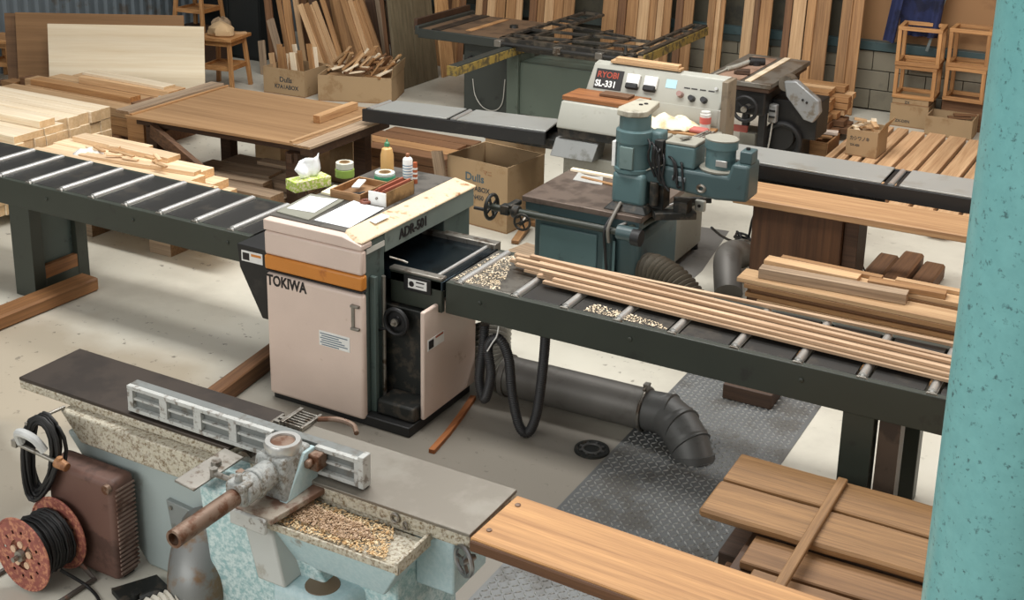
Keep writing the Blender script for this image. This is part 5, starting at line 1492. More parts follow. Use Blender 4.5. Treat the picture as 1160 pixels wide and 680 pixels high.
tag(MB().box(-3.27, -3.14, 8.70, 8.80, 1.003, 1.035).build('red_pouch', plain('dusty_red', (176, 100, 92), 0.7), bevel=0.012), 'dusty red pouch lying below the clear jar', 'pouch')
m = MB()
for k in range(3): m.beam((-3.20 + 0.03 * k, 8.58 , 1.0 + 0.0), (-3.10 + 0.025 * k, 8.66, 1.05), 0.02, 0.012)
m.box(-3.20, -3.06, 8.56, 8.64, 0.97, 1.005)
m.build('clamp_levers', METAL, rs, 0.002)
m = MB(); m.box(-3.62, -3.36, 8.46, 8.62, 0.90, 1.0); m.hull([(-3.60, 8.46, 0.8), (-3.34, 8.46, 0.8), (-3.34, 8.62, 0.8), (-3.60, 8.62, 0.8)], [(-3.62, 8.46, 0.9), (-3.36, 8.46, 0.9), (-3.36, 8.62, 0.9), (-3.62, 8.62, 0.9)])
m.build('chip_hood', OFFG, rs, 0.008)

# ------------------------------------------------------------------ panel saw at the back left with sliding lattice table
ps = thing('panel_saw', 'olive grey panel saw with brown topped table and black sliding lattice frame at the back', 'saw', (-6.5, 12.1, 0))
MB().box(-7.02, -6.45, 11.62, 12.55, 0.0, 0.84).build('cabinet', SAWD, ps, 0.01)
MB().box(-6.46, -6.32, 11.58, 11.95, 0.0, 0.84).build('column', SAWG, ps, 0.006)
MB().box(-6.32, -5.45, 11.62, 12.2, 0.08, 0.66).build('motor_box', SAWG, ps, 0.01)
for x in (-6.28, -5.52): MB().box(x, x + 0.06, 11.66, 12.16, 0.0, 0.08).build('foot_bar', BLACKW, ps, 0.004)
m = MB(); m.box(-7.55, -6.53, 11.56, 12.68, 0.862, 0.895)
tp_ = m.build('table_top', worn('brown_grey_table_top', (112, 90, 70), (78, 64, 52), 0.5, 0.1, 4, 0.4, 0.15, 0), ps, 0.004)
m = MB(); m.box(-7.56, -6.50, 11.52, 11.565, 0.80, 0.90); m.box(-7.60, -7.55, 11.52, 12.75, 0.83, 0.93); m.build('front_rail', SAWD, ps, 0.008)
MB().box(-7.42, -7.30, 11.58, 12.66, 0.895, 0.905).build('steel_strip', STEELT, ps, 0.002)
MB().box(-7.08, -7.0, 11.75, 12.6, 0.895, 0.90).build('pale_inset', W_TAN, ps)
MB().box(-7.66, -7.62, 11.60, 12.75, 0.86, 0.99).build('wooden_fence', W_DARK, ps, 0.003)
MB().lathe((-6.72, 12.2, 0.895), (0, 0, 1), [(0, 0.05), (0.03, 0.045), (0.035, 0.02)], 16).build('knob', BLACKW, ps)
m = MB(); m.beam((-6.36, 10.30, 0.80), (-6.36, 12.4, 0.80), 0.10, 0.10); rl_ = m.build('slide_rail', SAWD, ps, 0.006)
m = MB(); m.beam((-6.305, 10.30, 0.795), (-6.305, 11.8, 0.795), 0.012, 0.085); m.box(-6.41, -6.30, 10.285, 10.30, 0.75, 0.85)
y_ = m.build('yellow_guard_strip', YELLOW, rl_, 0.002)
y_['label'] = 'chipped yellow strip'
m = MB()
m.tube([(-6.90, 11.61, 0.40), (-6.86, 11.60, 0.22), (-6.76, 11.60, 0.10), (-6.62, 11.60, 0.08), (-6.52, 11.60, 0.18), (-6.48, 11.585, 0.45)], 0.0055, 8, 8)
m.build('white_cable', plain('grey_white_cable', (170, 168, 160), 0.5), ps, smooth=80)
for x in (-6.80, -6.92): MB().cyl((x, 11.62, 0.62), (x, 11.58, 0.62), 0.035).build('knob', BLACKR, ps)
# lattice frame
LT = worn('black_lattice_steel', (62, 60, 56), (96, 88, 76), 0.45, 0.4, 9, 0.4, 0.15, 0)
zl = 0.915
lt = MB().box(-6.50, -4.95, 11.48, 11.56, 0.80, 0.93).build('sliding_carriage', LT, ps, 0.004)
m = MB()
for (a, b, w) in (((-6.50, 11.72), (-4.95, 11.90), 0.05), ((-6.50, 12.12), (-5.08, 12.22), 0.045), ((-6.50, 12.60), (-5.30, 12.30), 0.04),
                  ((-6.48, 11.5), (-6.44, 13.45), 0.05), ((-6.24, 11.5), (-6.20, 13.42), 0.05), ((-5.85, 11.5), (-5.68, 12.55), 0.05), ((-5.40, 11.5), (-5.30, 12.3), 0.05),
                  ((-5.03, 11.5), (-5.06, 13.42), 0.05), ((-4.90, 11.55), (-4.92, 13.42), 0.06),
                  ((-6.46, 13.42), (-6.20, 13.42), 0.05), ((-6.46, 13.0), (-6.2, 13.0), 0.04), ((-6.46, 12.8), (-6.2, 12.8), 0.03), ((-5.06, 13.42), (-4.9, 13.42), 0.05), ((-5.06, 13.0), (-4.9, 13.0), 0.04), ((-5.06, 12.5), (-4.9, 12.5), 0.04)):
    m.beam((a[0], a[1], zl), (b[0], b[1], zl), w, 0.03)
m.build('lattice_frame', LT, lt, 0.003)
MB().beam((-4.862, 11.55, 0.865), (-4.885, 13.42, 0.865), 0.015, 0.09).build('yellow_edge', YELLOW, lt, 0.002)
MB().cyl((-6.50, 11.44, 0.87), (-4.98, 11.44, 0.87), 0.022).build('fence_tube', STEELT, lt)
for x in (-6.48, -5.78, -5.30):
    MB().box(x - 0.04, x + 0.04, 11.40, 11.48, 0.84, 0.91).build('tube_clamp', METAL, lt, 0.006)
m = MB(); m.box(-5.06, -4.92, 11.40, 11.54, 0.80, 0.92); m.cyl((-5.0, 11.40, 0.93), (-5.0, 11.40, 1.02), 0.03, 0.01); m.build('stop_block', BLACKW, lt, 0.008)
MB().cyl((-4.96, 11.44, 0.84), (-4.50, 11.62, 0.83), 0.018).build('stop_rod', RUST, lt)
MB().cyl((-5.06, 11.36, 0.78), (-5.00, 11.44, 0.78), 0.055).build('knob', BLACKR, lt)
MB().box(-5.02, -4.94, 11.50, 11.58, 0.0, 0.80).build('support_leg', BLACKW, ps, 0.004)

# ------------------------------------------------------------------ table saw at the back right
t2 = thing('table_saw', 'black table saw with grey top, handwheel and silver belt guard at the back right', 'saw', (-3.75, 11.85, 0))
MB().box(-4.06, -3.50, 11.30, 12.40, 0.52, 0.76).build('body', BLACKP, t2, 0.02)
for (x, y) in ((-4.05, 11.32), (-3.56, 11.32), (-4.05, 12.32), (-3.56, 12.32)):
    MB().box(x, x + 0.07, y, y + 0.07, 0.0, 0.54).build('leg', BLACKP, t2, 0.006)
m = MB(); m.box(-4.10, -3.44, 11.24, 12.54, 0.805, 0.85)
m.build('table_top', worn('grey_saw_top', (120, 116, 108), (96, 86, 74), 0.4, 0.35, 5, 0.4, 0.12, 0), t2, 0.005)
MB().box(-4.08, -3.46, 11.26, 12.5, 0.76, 0.805).build('table_rim', W_DARK, t2, 0.004)
MB().box(-4.0, -3.75, 11.28, 12.40, 0.85, 0.858).build('wood_inlay', worn('pinkish_board', (164, 134, 114), (134, 104, 84), 0.6, 0, 5, 0.4, 0.1, 0), t2, 0.002)
MB().box(-3.70, -3.635, 11.26, 12.50, 0.85, 0.862).build('pale_strip', W_PINE, t2, 0.002)
wh = handw((-3.66, 11.20, 0.60), (0, -1, 0), 0.115, t2, BLACKR, 'handwheel', 3)
MB().cyl((-3.66, 11.19, 0.60), (-3.66, 11.16, 0.60), 0.03).build('hub_cap', METAL, wh)
MB().cyl((-3.66, 11.2, 0.60), (-3.66, 11.32, 0.60), 0.03).build('wheel_shaft', METAL, wh)
MB().prism([(-4.06, 11.28, 0.62), (-3.95, 11.28, 0.50), (-3.80, 11.28, 0.50), (-3.80, 11.28, 0.76), (-4.06, 11.28, 0.76)], (0, 0.05, 0)).build('side_bracket', BLACKP, t2, 0.01)
m = MB(); m.box(-3.50, -3.42, 11.42, 11.50, 0.44, 0.62); sw = m.build('switch_box', SILVER, t2, 0.012)
m = MB(); m.box(-3.49, -3.43, 11.415, 11.42, 0.55, 0.57).box(-3.49, -3.43, 11.415, 11.42, 0.49, 0.51); m.build('switch_button', BLACKR, sw, 0.002)
MB().tube([(-3.46, 11.45, 0.44), (-3.47, 11.43, 0.25), (-3.49, 11.42, 0.05), (-3.45, 11.42, 0.02)], 0.009, 8, 6).build('grey_cable', plain('grey_white_cable', (170, 168, 160), 0.5), t2, smooth=80)
m = MB(); m.prism([(-3.37, 11.42, 0.86), (-3.25, 11.40, 0.88), (-3.02, 11.40, 0.72), (-3.0, 11.40, 0.60), (-3.06, 11.40, 0.50), (-3.15, 11.40, 0.52), (-3.34, 11.42, 0.72)], (0, 0.10, 0))
gd = m.build('belt_guard', SILVER, t2, 0.012)
MB().cyl((-3.36, 11.46, 0.83), (-3.36, 11.60, 0.83), 0.075, seg=28).build('guard_drum', worn('brown_grey_drum', (112, 104, 92), (84, 76, 66), 0.45, 0.3), gd)
MB().cyl((-3.17, 11.397, 0.71), (-3.17, 11.40, 0.71), 0.012).cyl((-3.13, 11.397, 0.69), (-3.13, 11.40, 0.69), 0.012).build('guard_bolt', BLACKT, gd)
m = MB(); m.box(-3.50, -3.05, 11.52, 11.92, 0.30, 0.66); m.cyl((-3.40, 11.5, 0.30), (-3.40, 11.95, 0.30), 0.15, seg=28); m.box(-3.50, -3.20, 11.56, 11.9, 0.0, 0.3)
m.build('motor_mount', BLACKP, t2, 0.01)
MB().torus((-3.36, 11.49, 0.26), (0, 1, 0), 0.17, 0.03, 30).build('drive_wheel', BLACKR, t2)
MB().box(-3.80, -3.66, 11.30, 11.34, 0.34, 0.40).build('red_label', plain('dull_red', (140, 70, 60), 0.6), t2, 0.002)
MB().box(-4.0, -3.56, 11.34, 11.38, 0.08, 0.14).build('cross_bar', BLACKP, t2, 0.004)
MB().box(-3.78, -3.62, 11.45, 11.75, 0.14, 0.30).build('storage_box', OFFG, t2, 0.006)
# objects on the saw top
dg_ = thing('hand_grinder', 'small hand grinder with dark head lying on the back right saw top', 'grinder', (-3.9, 11.95, 0.85))
m = MB(); m.tube([(-3.98, 11.55, 0.885), (-3.94, 11.7, 0.885), (-3.90, 11.95, 0.89)], 0.022, 12, 5); m.build('handle', OFFW, dg_)
m = MB(); m.cyl((-3.89, 11.95, 0.895), (-3.76, 12.03, 0.895), 0.045, 0.035); m.cyl((-3.83, 11.98, 0.858), (-3.83, 11.98, 0.90), 0.05); m.build('grinder_head', BLACKR, dg_)
MB().tube([(-3.98, 11.55, 0.885), (-4.01, 11.42, 0.87), (-4.02, 11.30, 0.868), (-3.98, 11.28, 0.867)], 0.009, 8, 6).build('cord', OFFW, dg_, smooth=80)
tag(MB().obox((-3.80, 11.50, 0.8865), (0.13, 0.07, 0.05), rotz(0.3)).obox((-3.86, 11.48, 0.876), (0.05, 0.04, 0.036), rotz(0.3)).build('hand_plane', W_DARK, bevel=0.008), 'dark little wooden plane lying at the front of the saw top', 'plane')
# ------------------------------------------------------------------ pale lumber stacks on the left, behind the roller table
def stack(name, x1, x0, y0, y1, z0, ncol, nlay, t, mat, fn_label, group, jit=0.05, seed=1, skip=()):
    """boards along X; right ends near x1"""
    r = random.Random(seed)
    w = (y1 - y0) / ncol
    for k in range(nlay):
        for j in range(ncol):
            if (k, j) in skip: continue
            e = x1 + r.uniform(-jit, jit)
            y = y0 + (j + 0.5) * w
            board(name, fn_label(k, j), 'board', (e, y, z0 + t * (k + 0.5)), (x0 + r.uniform(-0.2, 0.2), y, z0 + t * (k + 0.5)), w - r.uniform(0.003, 0.008), t - 0.002, mat, group, bevel=0.002)
LAY = ['bottom', 'second', 'third', 'fourth', 'fifth', 'sixth', 'seventh']
def lab_stack(stack_name, ncol, nlay, adj='pale'):
    def f(k, j):
        row = 'top' if k == nlay - 1 else LAY[k]
        return '%s board, %s layer, %s, %s' % (adj, row, order(j, ncol, 'front row', 'back row', 'row from the front'), stack_name)
    return f
for i, x in enumerate((-8.6, -9.9, -11.4)):
    tag(MB().box(x - 0.05, x + 0.05, 6.28, 7.72, 0.0, 0.10).build('bearer', W_GREY, bevel=0.004), ['weathered bearer under the right ends of the pale lumber stacks', 'weathered bearer under the middle of the pale lumber stacks', 'weathered bearer under the far left of the pale lumber stacks'][i], 'bearer')
def _w(mat): return mat
stack('pine_board', -8.17, -12.0, 6.32, 7.10, 0.10, 7, 6, 0.094, W_PINE, lab_stack('front pale lumber stack', 7, 6), 'pale boards in the front lumber stack', 0.02, 21)
for k, (y, w, xe, z) in enumerate(((6.72, 0.30, -8.17, 0.665), (6.98, 0.20, -8.17, 0.665), (6.93, 0.16, -8.19, 0.728))):
    board('pine_board', ['wide pale board lying loose on the front lumber stack', 'pale board lying loose behind the wide one on the front lumber stack', 'pale board topmost on the front lumber stack'][k], 'board',
          (xe, y, z + 0.0305), (-11.8, y, z + 0.0305), w, 0.06, W_PINE, 'pale boards in the front lumber stack')
stack('pine_board', -8.30, -12.0, 7.12, 7.72, 0.10, 5, 6, 0.103, W_PINE, lab_stack('rear pale lumber stack', 5, 6), 'pale boards in the rear lumber stack', 0.015, 22)
# end blocks: end grain faces are part of the boards themselves
# pinkish planks to the right of the stacks, tapering pile behind the roller table
G = 'pinkish planks piled behind the left roller table'
for i, x in enumerate((-7.53, -6.70)):
    tag(MB().box(x - 0.11, x + 0.11, 6.62, 7.28, 0.0, 0.21).build('bearer', W_GREY, bevel=0.004), ['weathered bearer under the left end of the pinkish plank pile', 'weathered bearer under the right end of the pinkish plank pile'][i], 'bearer')
W_PINK = wood('pinkish_plank', (250, 228, 194), (222, 186, 144), 'X', 0.65, 0.8, 0.12, 0.55)
rp = random.Random(5)
for k in range(6):
    for j in range(4):
        y = 6.60 + j * 0.195 + rp.uniform(-0.006, 0.006)
        z = 0.21 + 0.067 * k
        xr = -5.95 - (0.16 * j if k > 2 else 0.05 * j) - rp.uniform(0, 0.25) - (0.25 if k == 5 else 0)
        xl = -8.12 + rp.uniform(0, 0.10)
        if j == 3: xr = -7.12 - 0.05 * k
        board('plank', 'pinkish plank, %s layer, %s, behind the left roller table' % ('top' if k == 5 else LAY[k], order(j, 4, 'front row', 'back row', 'row from the front')), 'plank',
              (xl, y, z + 0.0335), (xr, y, z + 0.0335), 0.182, 0.064, W_PINK, G)
tops = [((-8.0, 7.08, 0.0), (-6.9, 7.03, 0.0), 0.14, 0.04, W_PINK, 'short pinkish plank lying on the back of the pile behind the left roller table'),
        ((-8.02, 6.62, 0), (-6.15, 6.60, 0), 0.10, 0.03, W_PINK, 'thin pinkish plank lying along the front of the pile behind the roller table'),
        ((-7.6, 6.74, 0), (-6.5, 6.86, 0), 0.09, 0.03, W_PINK, 'thin pinkish plank lying askew in the middle of the pile behind the roller table'),
        ((-6.95, 6.535, 0), (-6.1, 6.535, 0), 0.04, 0.03, W_BROWN, 'narrow brown strip on the front right of the pinkish plank pile')]
for a, b, w, t, mt, lab in tops:
    z = 0.21 + 0.067 * 6 + t / 2 + 0.001
    board('plank', lab, 'plank', (a[0], a[1], z), (b[0], b[1], z), w, t, mt, G)
# splintered offcuts and crumpled plastic on the pile
ro = random.Random(31)
for k in range(12):
    x = -7.55 + 0.075 * k + ro.uniform(-0.03, 0.03); y = 6.92 + ro.uniform(-0.10, 0.06) - 0.012 * k
    a = ro.uniform(-0.6, 0.6); L = ro.uniform(0.08, 0.2)
    z = 0.21 + 0.067 * 6 + 0.045 + 0.01 * (k % 3)
    d = Vector((math.cos(a), math.sin(a), 0)) * L / 2
    board('splinter', 'small splintered offcut lying on the pinkish plank pile', 'offcut', Vector((x, y, z)) - d, Vector((x, y, z)) + d, 0.03, 0.014, W_PINEB if k % 2 else W_PINK, 'splintered offcuts on the plank pile')
rag('plastic_wrap', 'crumpled whitish plastic wrap lying on the pinkish planks', (-7.58, 6.80, 0.614), 0.11, 0.07, 0.06, plain('whitish_plastic', (230, 230, 224), 0.3), 12, 0.5)
tag(bpy.data.objects['plastic_wrap'], 'crumpled whitish plastic wrap lying on the pinkish planks', 'plastic wrap')

# ------------------------------------------------------------------ brown plywood work table on dark trestles
wt = thing('work_table', 'wide brown plywood topped work table with dark wooden legs behind the planer', 'table', (-7.0, 8.15, 0))
m = MB(); m.prism([(-7.88, 7.48, 0.725), (-6.10, 7.56, 0.725), (-6.12, 8.82, 0.725), (-7.95, 8.74, 0.725)], (0, 0, 0.025)); m.build('table_top', W_PLYB, wt, 0.003)
for p0, p1 in (((-7.90, 7.66, 0.68), (-6.10, 7.74, 0.68)), ((-7.9, 8.58, 0.68), (-6.12, 8.64, 0.68))):
    MB().beam(p0, p1, 0.07, 0.09).build('rail', W_DARK, wt, 0.003)
for x0, x1 in ((-7.74, -7.74), (-6.22, -6.22)):
    for y in (7.68, 8.60):
        MB().box(x0 - 0.06, x0 + 0.06, y - 0.05, y + 0.05, 0.0, 0.64).build('leg', W_DARK, wt, 0.004)
    MB().beam((x0, 7.60, 0.60), (x0, 8.70, 0.60), 0.05, 0.08).build('cross_rail', W_DARK, wt, 0.003)
MB().beam((-7.66, 7.57, 0.63), (-6.62, 7.21, 0.40), 0.05, 0.12).build('diagonal_brace', wood('dark_brace', (112, 84, 62), (66, 46, 34), 'X', 0.65, 0.9, 0.1, 0.6), wt, 0.004)
board('frame_board', 'weathered board lying across the left end of the plywood work table', 'board', (-7.93, 7.50, 0.765), (-7.97, 8.74, 0.765), 0.15, 0.028, W_GREY)
board('frame_batten', 'thin pale batten along the left board of the plywood work table', 'batten', (-7.83, 7.50, 0.7575), (-7.865, 8.76, 0.7575), 0.03, 0.014, W_TAN)
board('lath', 'long pale lath lying askew over the right end of the work table', 'lath', (-6.16, 7.56, 0.7575), (-6.155, 8.82, 0.7575), 0.03, 0.014, W_PINEB)
tag(MB().obox((-6.36, 8.42, 0.785), (0.07, 0.56, 0.068), rotz(0.02)).build('wood_block', wood('pale_block', (196, 158, 114), (160, 120, 82), 'Y', 0.6, 0.8, 0.05), bevel=0.004), 'square pale block lying on the right end of the work table', 'block')
board('edge_board', 'dark grey brown board at the right end of the work table, beyond the pale lath', 'board', (-6.05, 7.55, 0.735), (-6.05, 8.85, 0.735), 0.17, 0.022, W_GREY)
MB().box(-6.12, -6.0, 7.62, 8.7, 0.64, 0.722).build('end_rail', W_DARK, wt, 0.003)
# low timber piles under and around the work table
rq = random.Random(77)
G = 'grey brown planks stacked low under the work table'
n = 0
for k in range(4):
    for j in range(3):
        y = 7.62 + j * 0.25; z = 0.002 + 0.078 * k
        xl = -7.35 + rq.uniform(-0.05, 0.15); xr = -6.36 + rq.uniform(-0.25, 0.06)
        board('timber_plank', 'grey brown plank, %s layer, %s, stacked under the work table' % ('top' if k == 3 else LAY[k], ['front row', 'middle row', 'back row'][j]), 'plank',
              (xl, y, z + 0.039), (xr, y, z + 0.039), 0.235, 0.074, W_GREY, G)
for k, (a, b, w, t, lab) in enumerate((((-7.25, 7.58, 0), (-6.5, 7.66, 0), 0.14, 0.03, 'pale grey short board lying loose on the planks under the work table'),
        ((-7.1, 7.82, 0), (-6.6, 7.88, 0), 0.2, 0.025, 'pinkish grey wide offcut on the planks under the work table'),
        ((-6.95, 8.12, 0), (-6.40, 8.14, 0), 0.12, 0.03, 'grey offcut at the back of the planks under the work table'))):
    z = 0.002 + 0.078 * 4 + t / 2 + 0.001
    board('timber_plank', lab, 'plank', (a[0], a[1], z), (b[0], b[1], z), w, t, W_GREY, G)
for k in range(4):
    board('timber_plank', 'grey brown plank, %s of four stacked in front of the work table' % ['lowest', 'second lowest', 'second highest', 'highest'][k], 'plank',
          (-7.05 + 0.06 * k, 7.405, 0.045 + 0.09 * k), (-6.10 - 0.09 * (k % 2), 7.405, 0.045 + 0.09 * k), 0.165, 0.086, W_GREY, 'grey brown planks in front of the work table')
crate_l = [(-7.45, 8.95, 0.30, 0.34, 'tan carton'), (-7.02, 8.95, 0.34, 0.36, 'pale carton'), (-6.6, 8.95, 0.26, 0.30, 'brown carton')]

def open_box(name, label, c, sx, sy, h, mat, t=0.012, rz=0.0, inside=CARDIN, flaps=(), writing=None, flap_len=None, lidded=False, cat='box', group=None):
    """corrugated carton; flaps: list of (side, angle) sides F B L R; angle 0 hangs straight up, 90 lies level outward"""
    o = thing(name, label, cat, (c[0], c[1], c[2] if len(c) > 2 else 0.0), group)
    z = c[2] if len(c) > 2 else 0.0
    R = rotz(rz); C0 = Vector((c[0], c[1], 0))
    def W(x, y, zz): return C0 + R @ Vector((x, y, 0)) + Vector((0, 0, z + zz))
    def slab(x0, x1, y0, y1, z0, z1):
        return MB().hull([W(x0, y0, z0), W(x1, y0, z0), W(x1, y1, z0), W(x0, y1, z0)], [W(x0, y0, z1), W(x1, y0, z1), W(x1, y1, z1), W(x0, y1, z1)])
    hx, hy = sx / 2, sy / 2
    slab(-hx, hx, -hy, hy, 0.0, t).build('bottom', inside, o)
    fr = slab(-hx, hx, -hy, -hy + t, t, h).build('front_wall', mat, o)
    slab(-hx, hx, hy - t, hy, t, h).build('back_wall', mat, o)
    slab(-hx, -hx + t, -hy + t, hy - t, t, h).build('left_wall', mat, o)
    slab(hx - t, hx, -hy + t, hy - t, t, h).build('right_wall', mat, o)
    if lidded: slab(-hx, hx, -hy, hy, h, h + t).build('lid', mat, o)
    for side, ang in flaps:
        L = flap_len or (min(sx, sy) / 2)
        a = math.radians(ang)
        if side in 'FB':
            s = -1 if side == 'F' else 1
            p = [W(-hx, s * hy, h), W(hx, s * hy, h), W(hx, s * (hy + L * math.sin(a)), h + L * math.cos(a)), W(-hx, s * (hy + L * math.sin(a)), h + L * math.cos(a))]
            nrm = R @ Vector((0, s * math.cos(a), 0)) + Vector((0, 0, -math.sin(a)))
        else:
            s = -1 if side == 'L' else 1
            p = [W(s * hx, -hy, h), W(s * hx, hy, h), W(s * (hx + L * math.sin(a)), hy, h + L * math.cos(a)), W(s * (hx + L * math.sin(a)), -hy, h + L * math.cos(a))]
            nrm = R @ Vector((s * math.cos(a), 0, 0)) + Vector((0, 0, -math.sin(a)))
        MB().prism(p, nrm * 0.006).build('flap', mat, o)
    if writing:
        for (s_, x, zz, hgt, mt_, sq) in writing:
            MB().text(s_, W(x, -hy - 0.0005, zz), R @ Vector((1, 0, 0)), (0, 0, 1), hgt, 0.0015, sq, 0.02).build('printing', mt_, fr, smooth=0)
            k = bpy.data.objects
    return o
for x, y, s, h, lab in crate_l:
    open_box('carton', lab + ' standing behind the work table legs, seen under its top', (x, y, 0), s, 0.3, h + 0.2, CARDL if lab != 'brown carton' else CARD, lidded=True)
# timbers stacked right of the work table, under the grey machine table
G = 'timbers stacked between the work table and the cardboard box'
zb = 0.0
for x, y in ((-6.45, 9.25), (-5.72, 9.25)):
    tag(MB().box(x - 0.05, x + 0.05, 9.0, 9.75, 0.0, 0.08).build('bearer', W_DARK, bevel=0.003), 'dark bearer under the %s end of the timbers right of the work table' % ('left' if x < -6 else 'right'), 'bearer')
rt = random.Random(2)
for k in range(3):
    for j in range(4):
        y = 9.06 + j * 0.185
        board('timber', 'brown timber, %s layer, %s, beside the work table' % (LAY[k] if k < 2 else 'top', order(j, 4, 'front row', 'back row', 'row from the front')), 'timber',
              (-6.62 + rt.uniform(-0.06, 0.06), y, 0.08 + 0.085 * (k + 0.5)), (-5.62 + rt.uniform(-0.1, 0.08), y, 0.08 + 0.085 * (k + 0.5)), 0.17, 0.08, W_BROWN if (k + j) % 3 else W_TAN, G)
for k, (x0, x1, y, z, w, t, mt, lab) in enumerate(((-6.0, -5.45, 8.15, 0.30, 0.34, 0.035, W_GREY, 'grey board topmost on the small stack left of the cardboard box'),
        (-6.02, -5.42, 8.17, 0.26, 0.36, 0.035, W_TAN, 'tan board under the grey one on the small stack left of the cardboard box'),
        (-5.98, -5.40, 8.2, 0.22, 0.36, 0.035, W_GREY, 'lowest grey board on the small stack left of the cardboard box'))):
    board('board_piece', lab, 'board', (x0, y, z), (x1, y, z), w, t, mt)
bx_ = open_box('carton', 'dark teal crate under the small board stack left of the cardboard box', (-5.72, 8.18, 0), 0.42, 0.36, 0.19, plain('teal_crate', (70, 96, 96), 0.5), lidded=True, cat='crate')
board('timber_post', 'short grey timber leaning on the small board stack, under the machine table', 'timber', (-5.25, 8.44, 0.03), (-5.34, 8.42, 0.60), 0.10, 0.03, W_GREY, up=(0, 1, 0))

# ------------------------------------------------------------------ big cardboard box standing before the machine
PRT = plain('dark_box_print', (58, 60, 62), 0.7)
PRB = plain('blue_box_print', (70, 92, 100), 0.7)
cb = open_box('cardboard_box', 'large open brown cardboard box with printed lettering standing left of the teal machine', (-4.95, 8.72, 0), 0.62, 0.52, 0.56, CARD, rz=-0.12, flaps=(('B', 8),), flap_len=0.05,
   writing=[('Dulls', -0.12, 0.385, 0.068, PRB, 1.0), ('K7A1ABOX', -0.15, 0.305, 0.042, PRT, 0.95), ('JKIN450', -0.10, 0.235, 0.040, PRT, 0.9), ('マニ', 0.06, 0.46, 0.035, plain('brown_stamp', (150, 112, 78), 0.8), 1.0)])
m = MB()
for x in (-0.30, 0.275): pass
board('floor_frame_piece', 'brown flat frame piece lying on the floor between cardboard box and teal machine', 'board', (-4.60, 8.75, 0.02), (-3.95, 8.60, 0.02), 0.10, 0.036, W_TAN)
board('floor_frame_piece', 'brown flat piece on the floor reaching from the box corner to the front', 'board', (-4.58, 8.62, 0.058), (-4.50, 8.25, 0.020), 0.06, 0.03, W_TAN)
board('floor_frame_piece', 'grey brown panel lying on the floor left of the teal machine', 'board', (-4.45, 8.12, 0.012), (-3.86, 8.0, 0.012), 0.35, 0.022, W_GREY)
# ------------------------------------------------------------------ sheets leaning at the back left
dirS = Vector((0.876, 0.482, 0)); nS = Vector((-0.482, 0.876, 0))   # along the sheets / away from the viewer
def leaning_sheet(name, label, br, L, H, t, lean, mat):
    br = Vector(br); bl = br - dirS * L
    up = (nS * math.sin(lean) + Vector((0, 0, 1)) * math.cos(lean))
    R = Matrix((dirS, nS * math.cos(lean) - Vector((0, 0, 1)) * math.sin(lean), up)).transposed()
    bm = bmesh.new()
    mm = MB(); mm.box(-L / 2, L / 2, -t / 2, t / 2, 0, H)
    me = bpy.data.meshes.new(name); mm.bm.to_mesh(me); me.materials.append(mat)
    o = bpy.data.objects.new(name, me); COL.objects.link(o)
    o.matrix_world = Matrix.Translation((br + bl) / 2) @ R.to_4x4()
    md = o.modifiers.new('bevel', 'BEVEL'); md.width = 0.002
    return tag(o, label, 'sheet')
b0 = at(233, 127, 0.0); b0.z = 0.004
leaning_sheet('plywood_sheet', 'pale plywood sheet leaning in front of the brown sheets at the back left', b0, 1.70, 0.93, 0.012, 0.13, W_PLY)
b1 = b0 + nS * 0.27 - dirS * 0.28
leaning_sheet('hardboard_sheet', 'brown sheet leaning behind the pale plywood at the back left', b1, 1.86, 1.0, 0.012, 0.10, W_HARD)
b2 = b0 + nS * 0.34 - dirS * 0.66
leaning_sheet('hardboard_sheet', 'darker brown sheet edge showing left of the large brown sheet', b2, 1.62, 0.98, 0.012, 0.08, wood('dark_hardboard', (120, 90, 62), (96, 70, 46), 'X', 0.7, 0.3, 0.03, 0.4))

# timbers and laths lying in front of the sheets
G = 'long timbers lying in front of the pale plywood sheet'
rs_ = random.Random(12)
for x in (-9.9, -8.9):
    tag(MB().box(x - 0.05, x + 0.05, 8.30, 9.35, 0.0, 0.22).build('bearer', W_BROWN, bevel=0.003), 'brown bearer under the %s of the timbers before the pale plywood' % ('left' if x < -9.5 else 'right'), 'bearer')
for k in range(3):
    for j in range(5):
        y = 8.42 + j * 0.19; z = 0.22 + 0.09 * (k + 0.5)
        xl = -10.6 + rs_.uniform(0, 0.3); xr = -8.62 + rs_.uniform(-0.06, 0.06)
        board('long_timber', '%s timber, %s layer, %s, before the pale plywood sheet' % ('warm brown', ['lower', 'middle', 'upper'][k], order(j, 5, 'front row', 'back row', 'row from the front')), 'timber', (xl, y, z), (xr, y, z), 0.175, 0.086, W_TAN if k < 2 else W_PINEB, G)
z = 0.22 + 0.27
for k, (a, b, w, t, mt, lab) in enumerate((((-9.95, 8.98, 0.035), (-8.72, 8.98, 0.035), 0.24, 0.07, W_PINEB, 'wide warm board on top of the timbers before the pale plywood'),
        ((-9.98, 9.02, 0.085), (-8.82, 8.98, 0.085), 0.16, 0.028, W_PINE, 'thin pale lath topmost on the timbers before the pale plywood'),
        ((-10.3, 8.62, 0.03), (-8.9, 8.60, 0.03), 0.14, 0.058, W_TAN, 'tan timber along the front of the pile before the pale plywood'))):
    board('long_timber', lab, 'timber', (a[0], a[1], z + a[2]), (b[0], b[1], z + b[2]), w, t, mt, G)
rag('grey_cloth', 'grey plastic rag on the right end of the timbers before the pale plywood', (-8.70, 8.72, 0.492), 0.10, 0.10, 0.05, plain('grey_plastic_rag', (168, 160, 148), 0.5), 44, 0.2)
tag(MB().box(-8.55, -8.25, 8.2, 8.45, 0.0, 0.62).build('packing_case', W_BROWN, bevel=0.004), 'brown packing case end between the lumber and the work table', 'case')
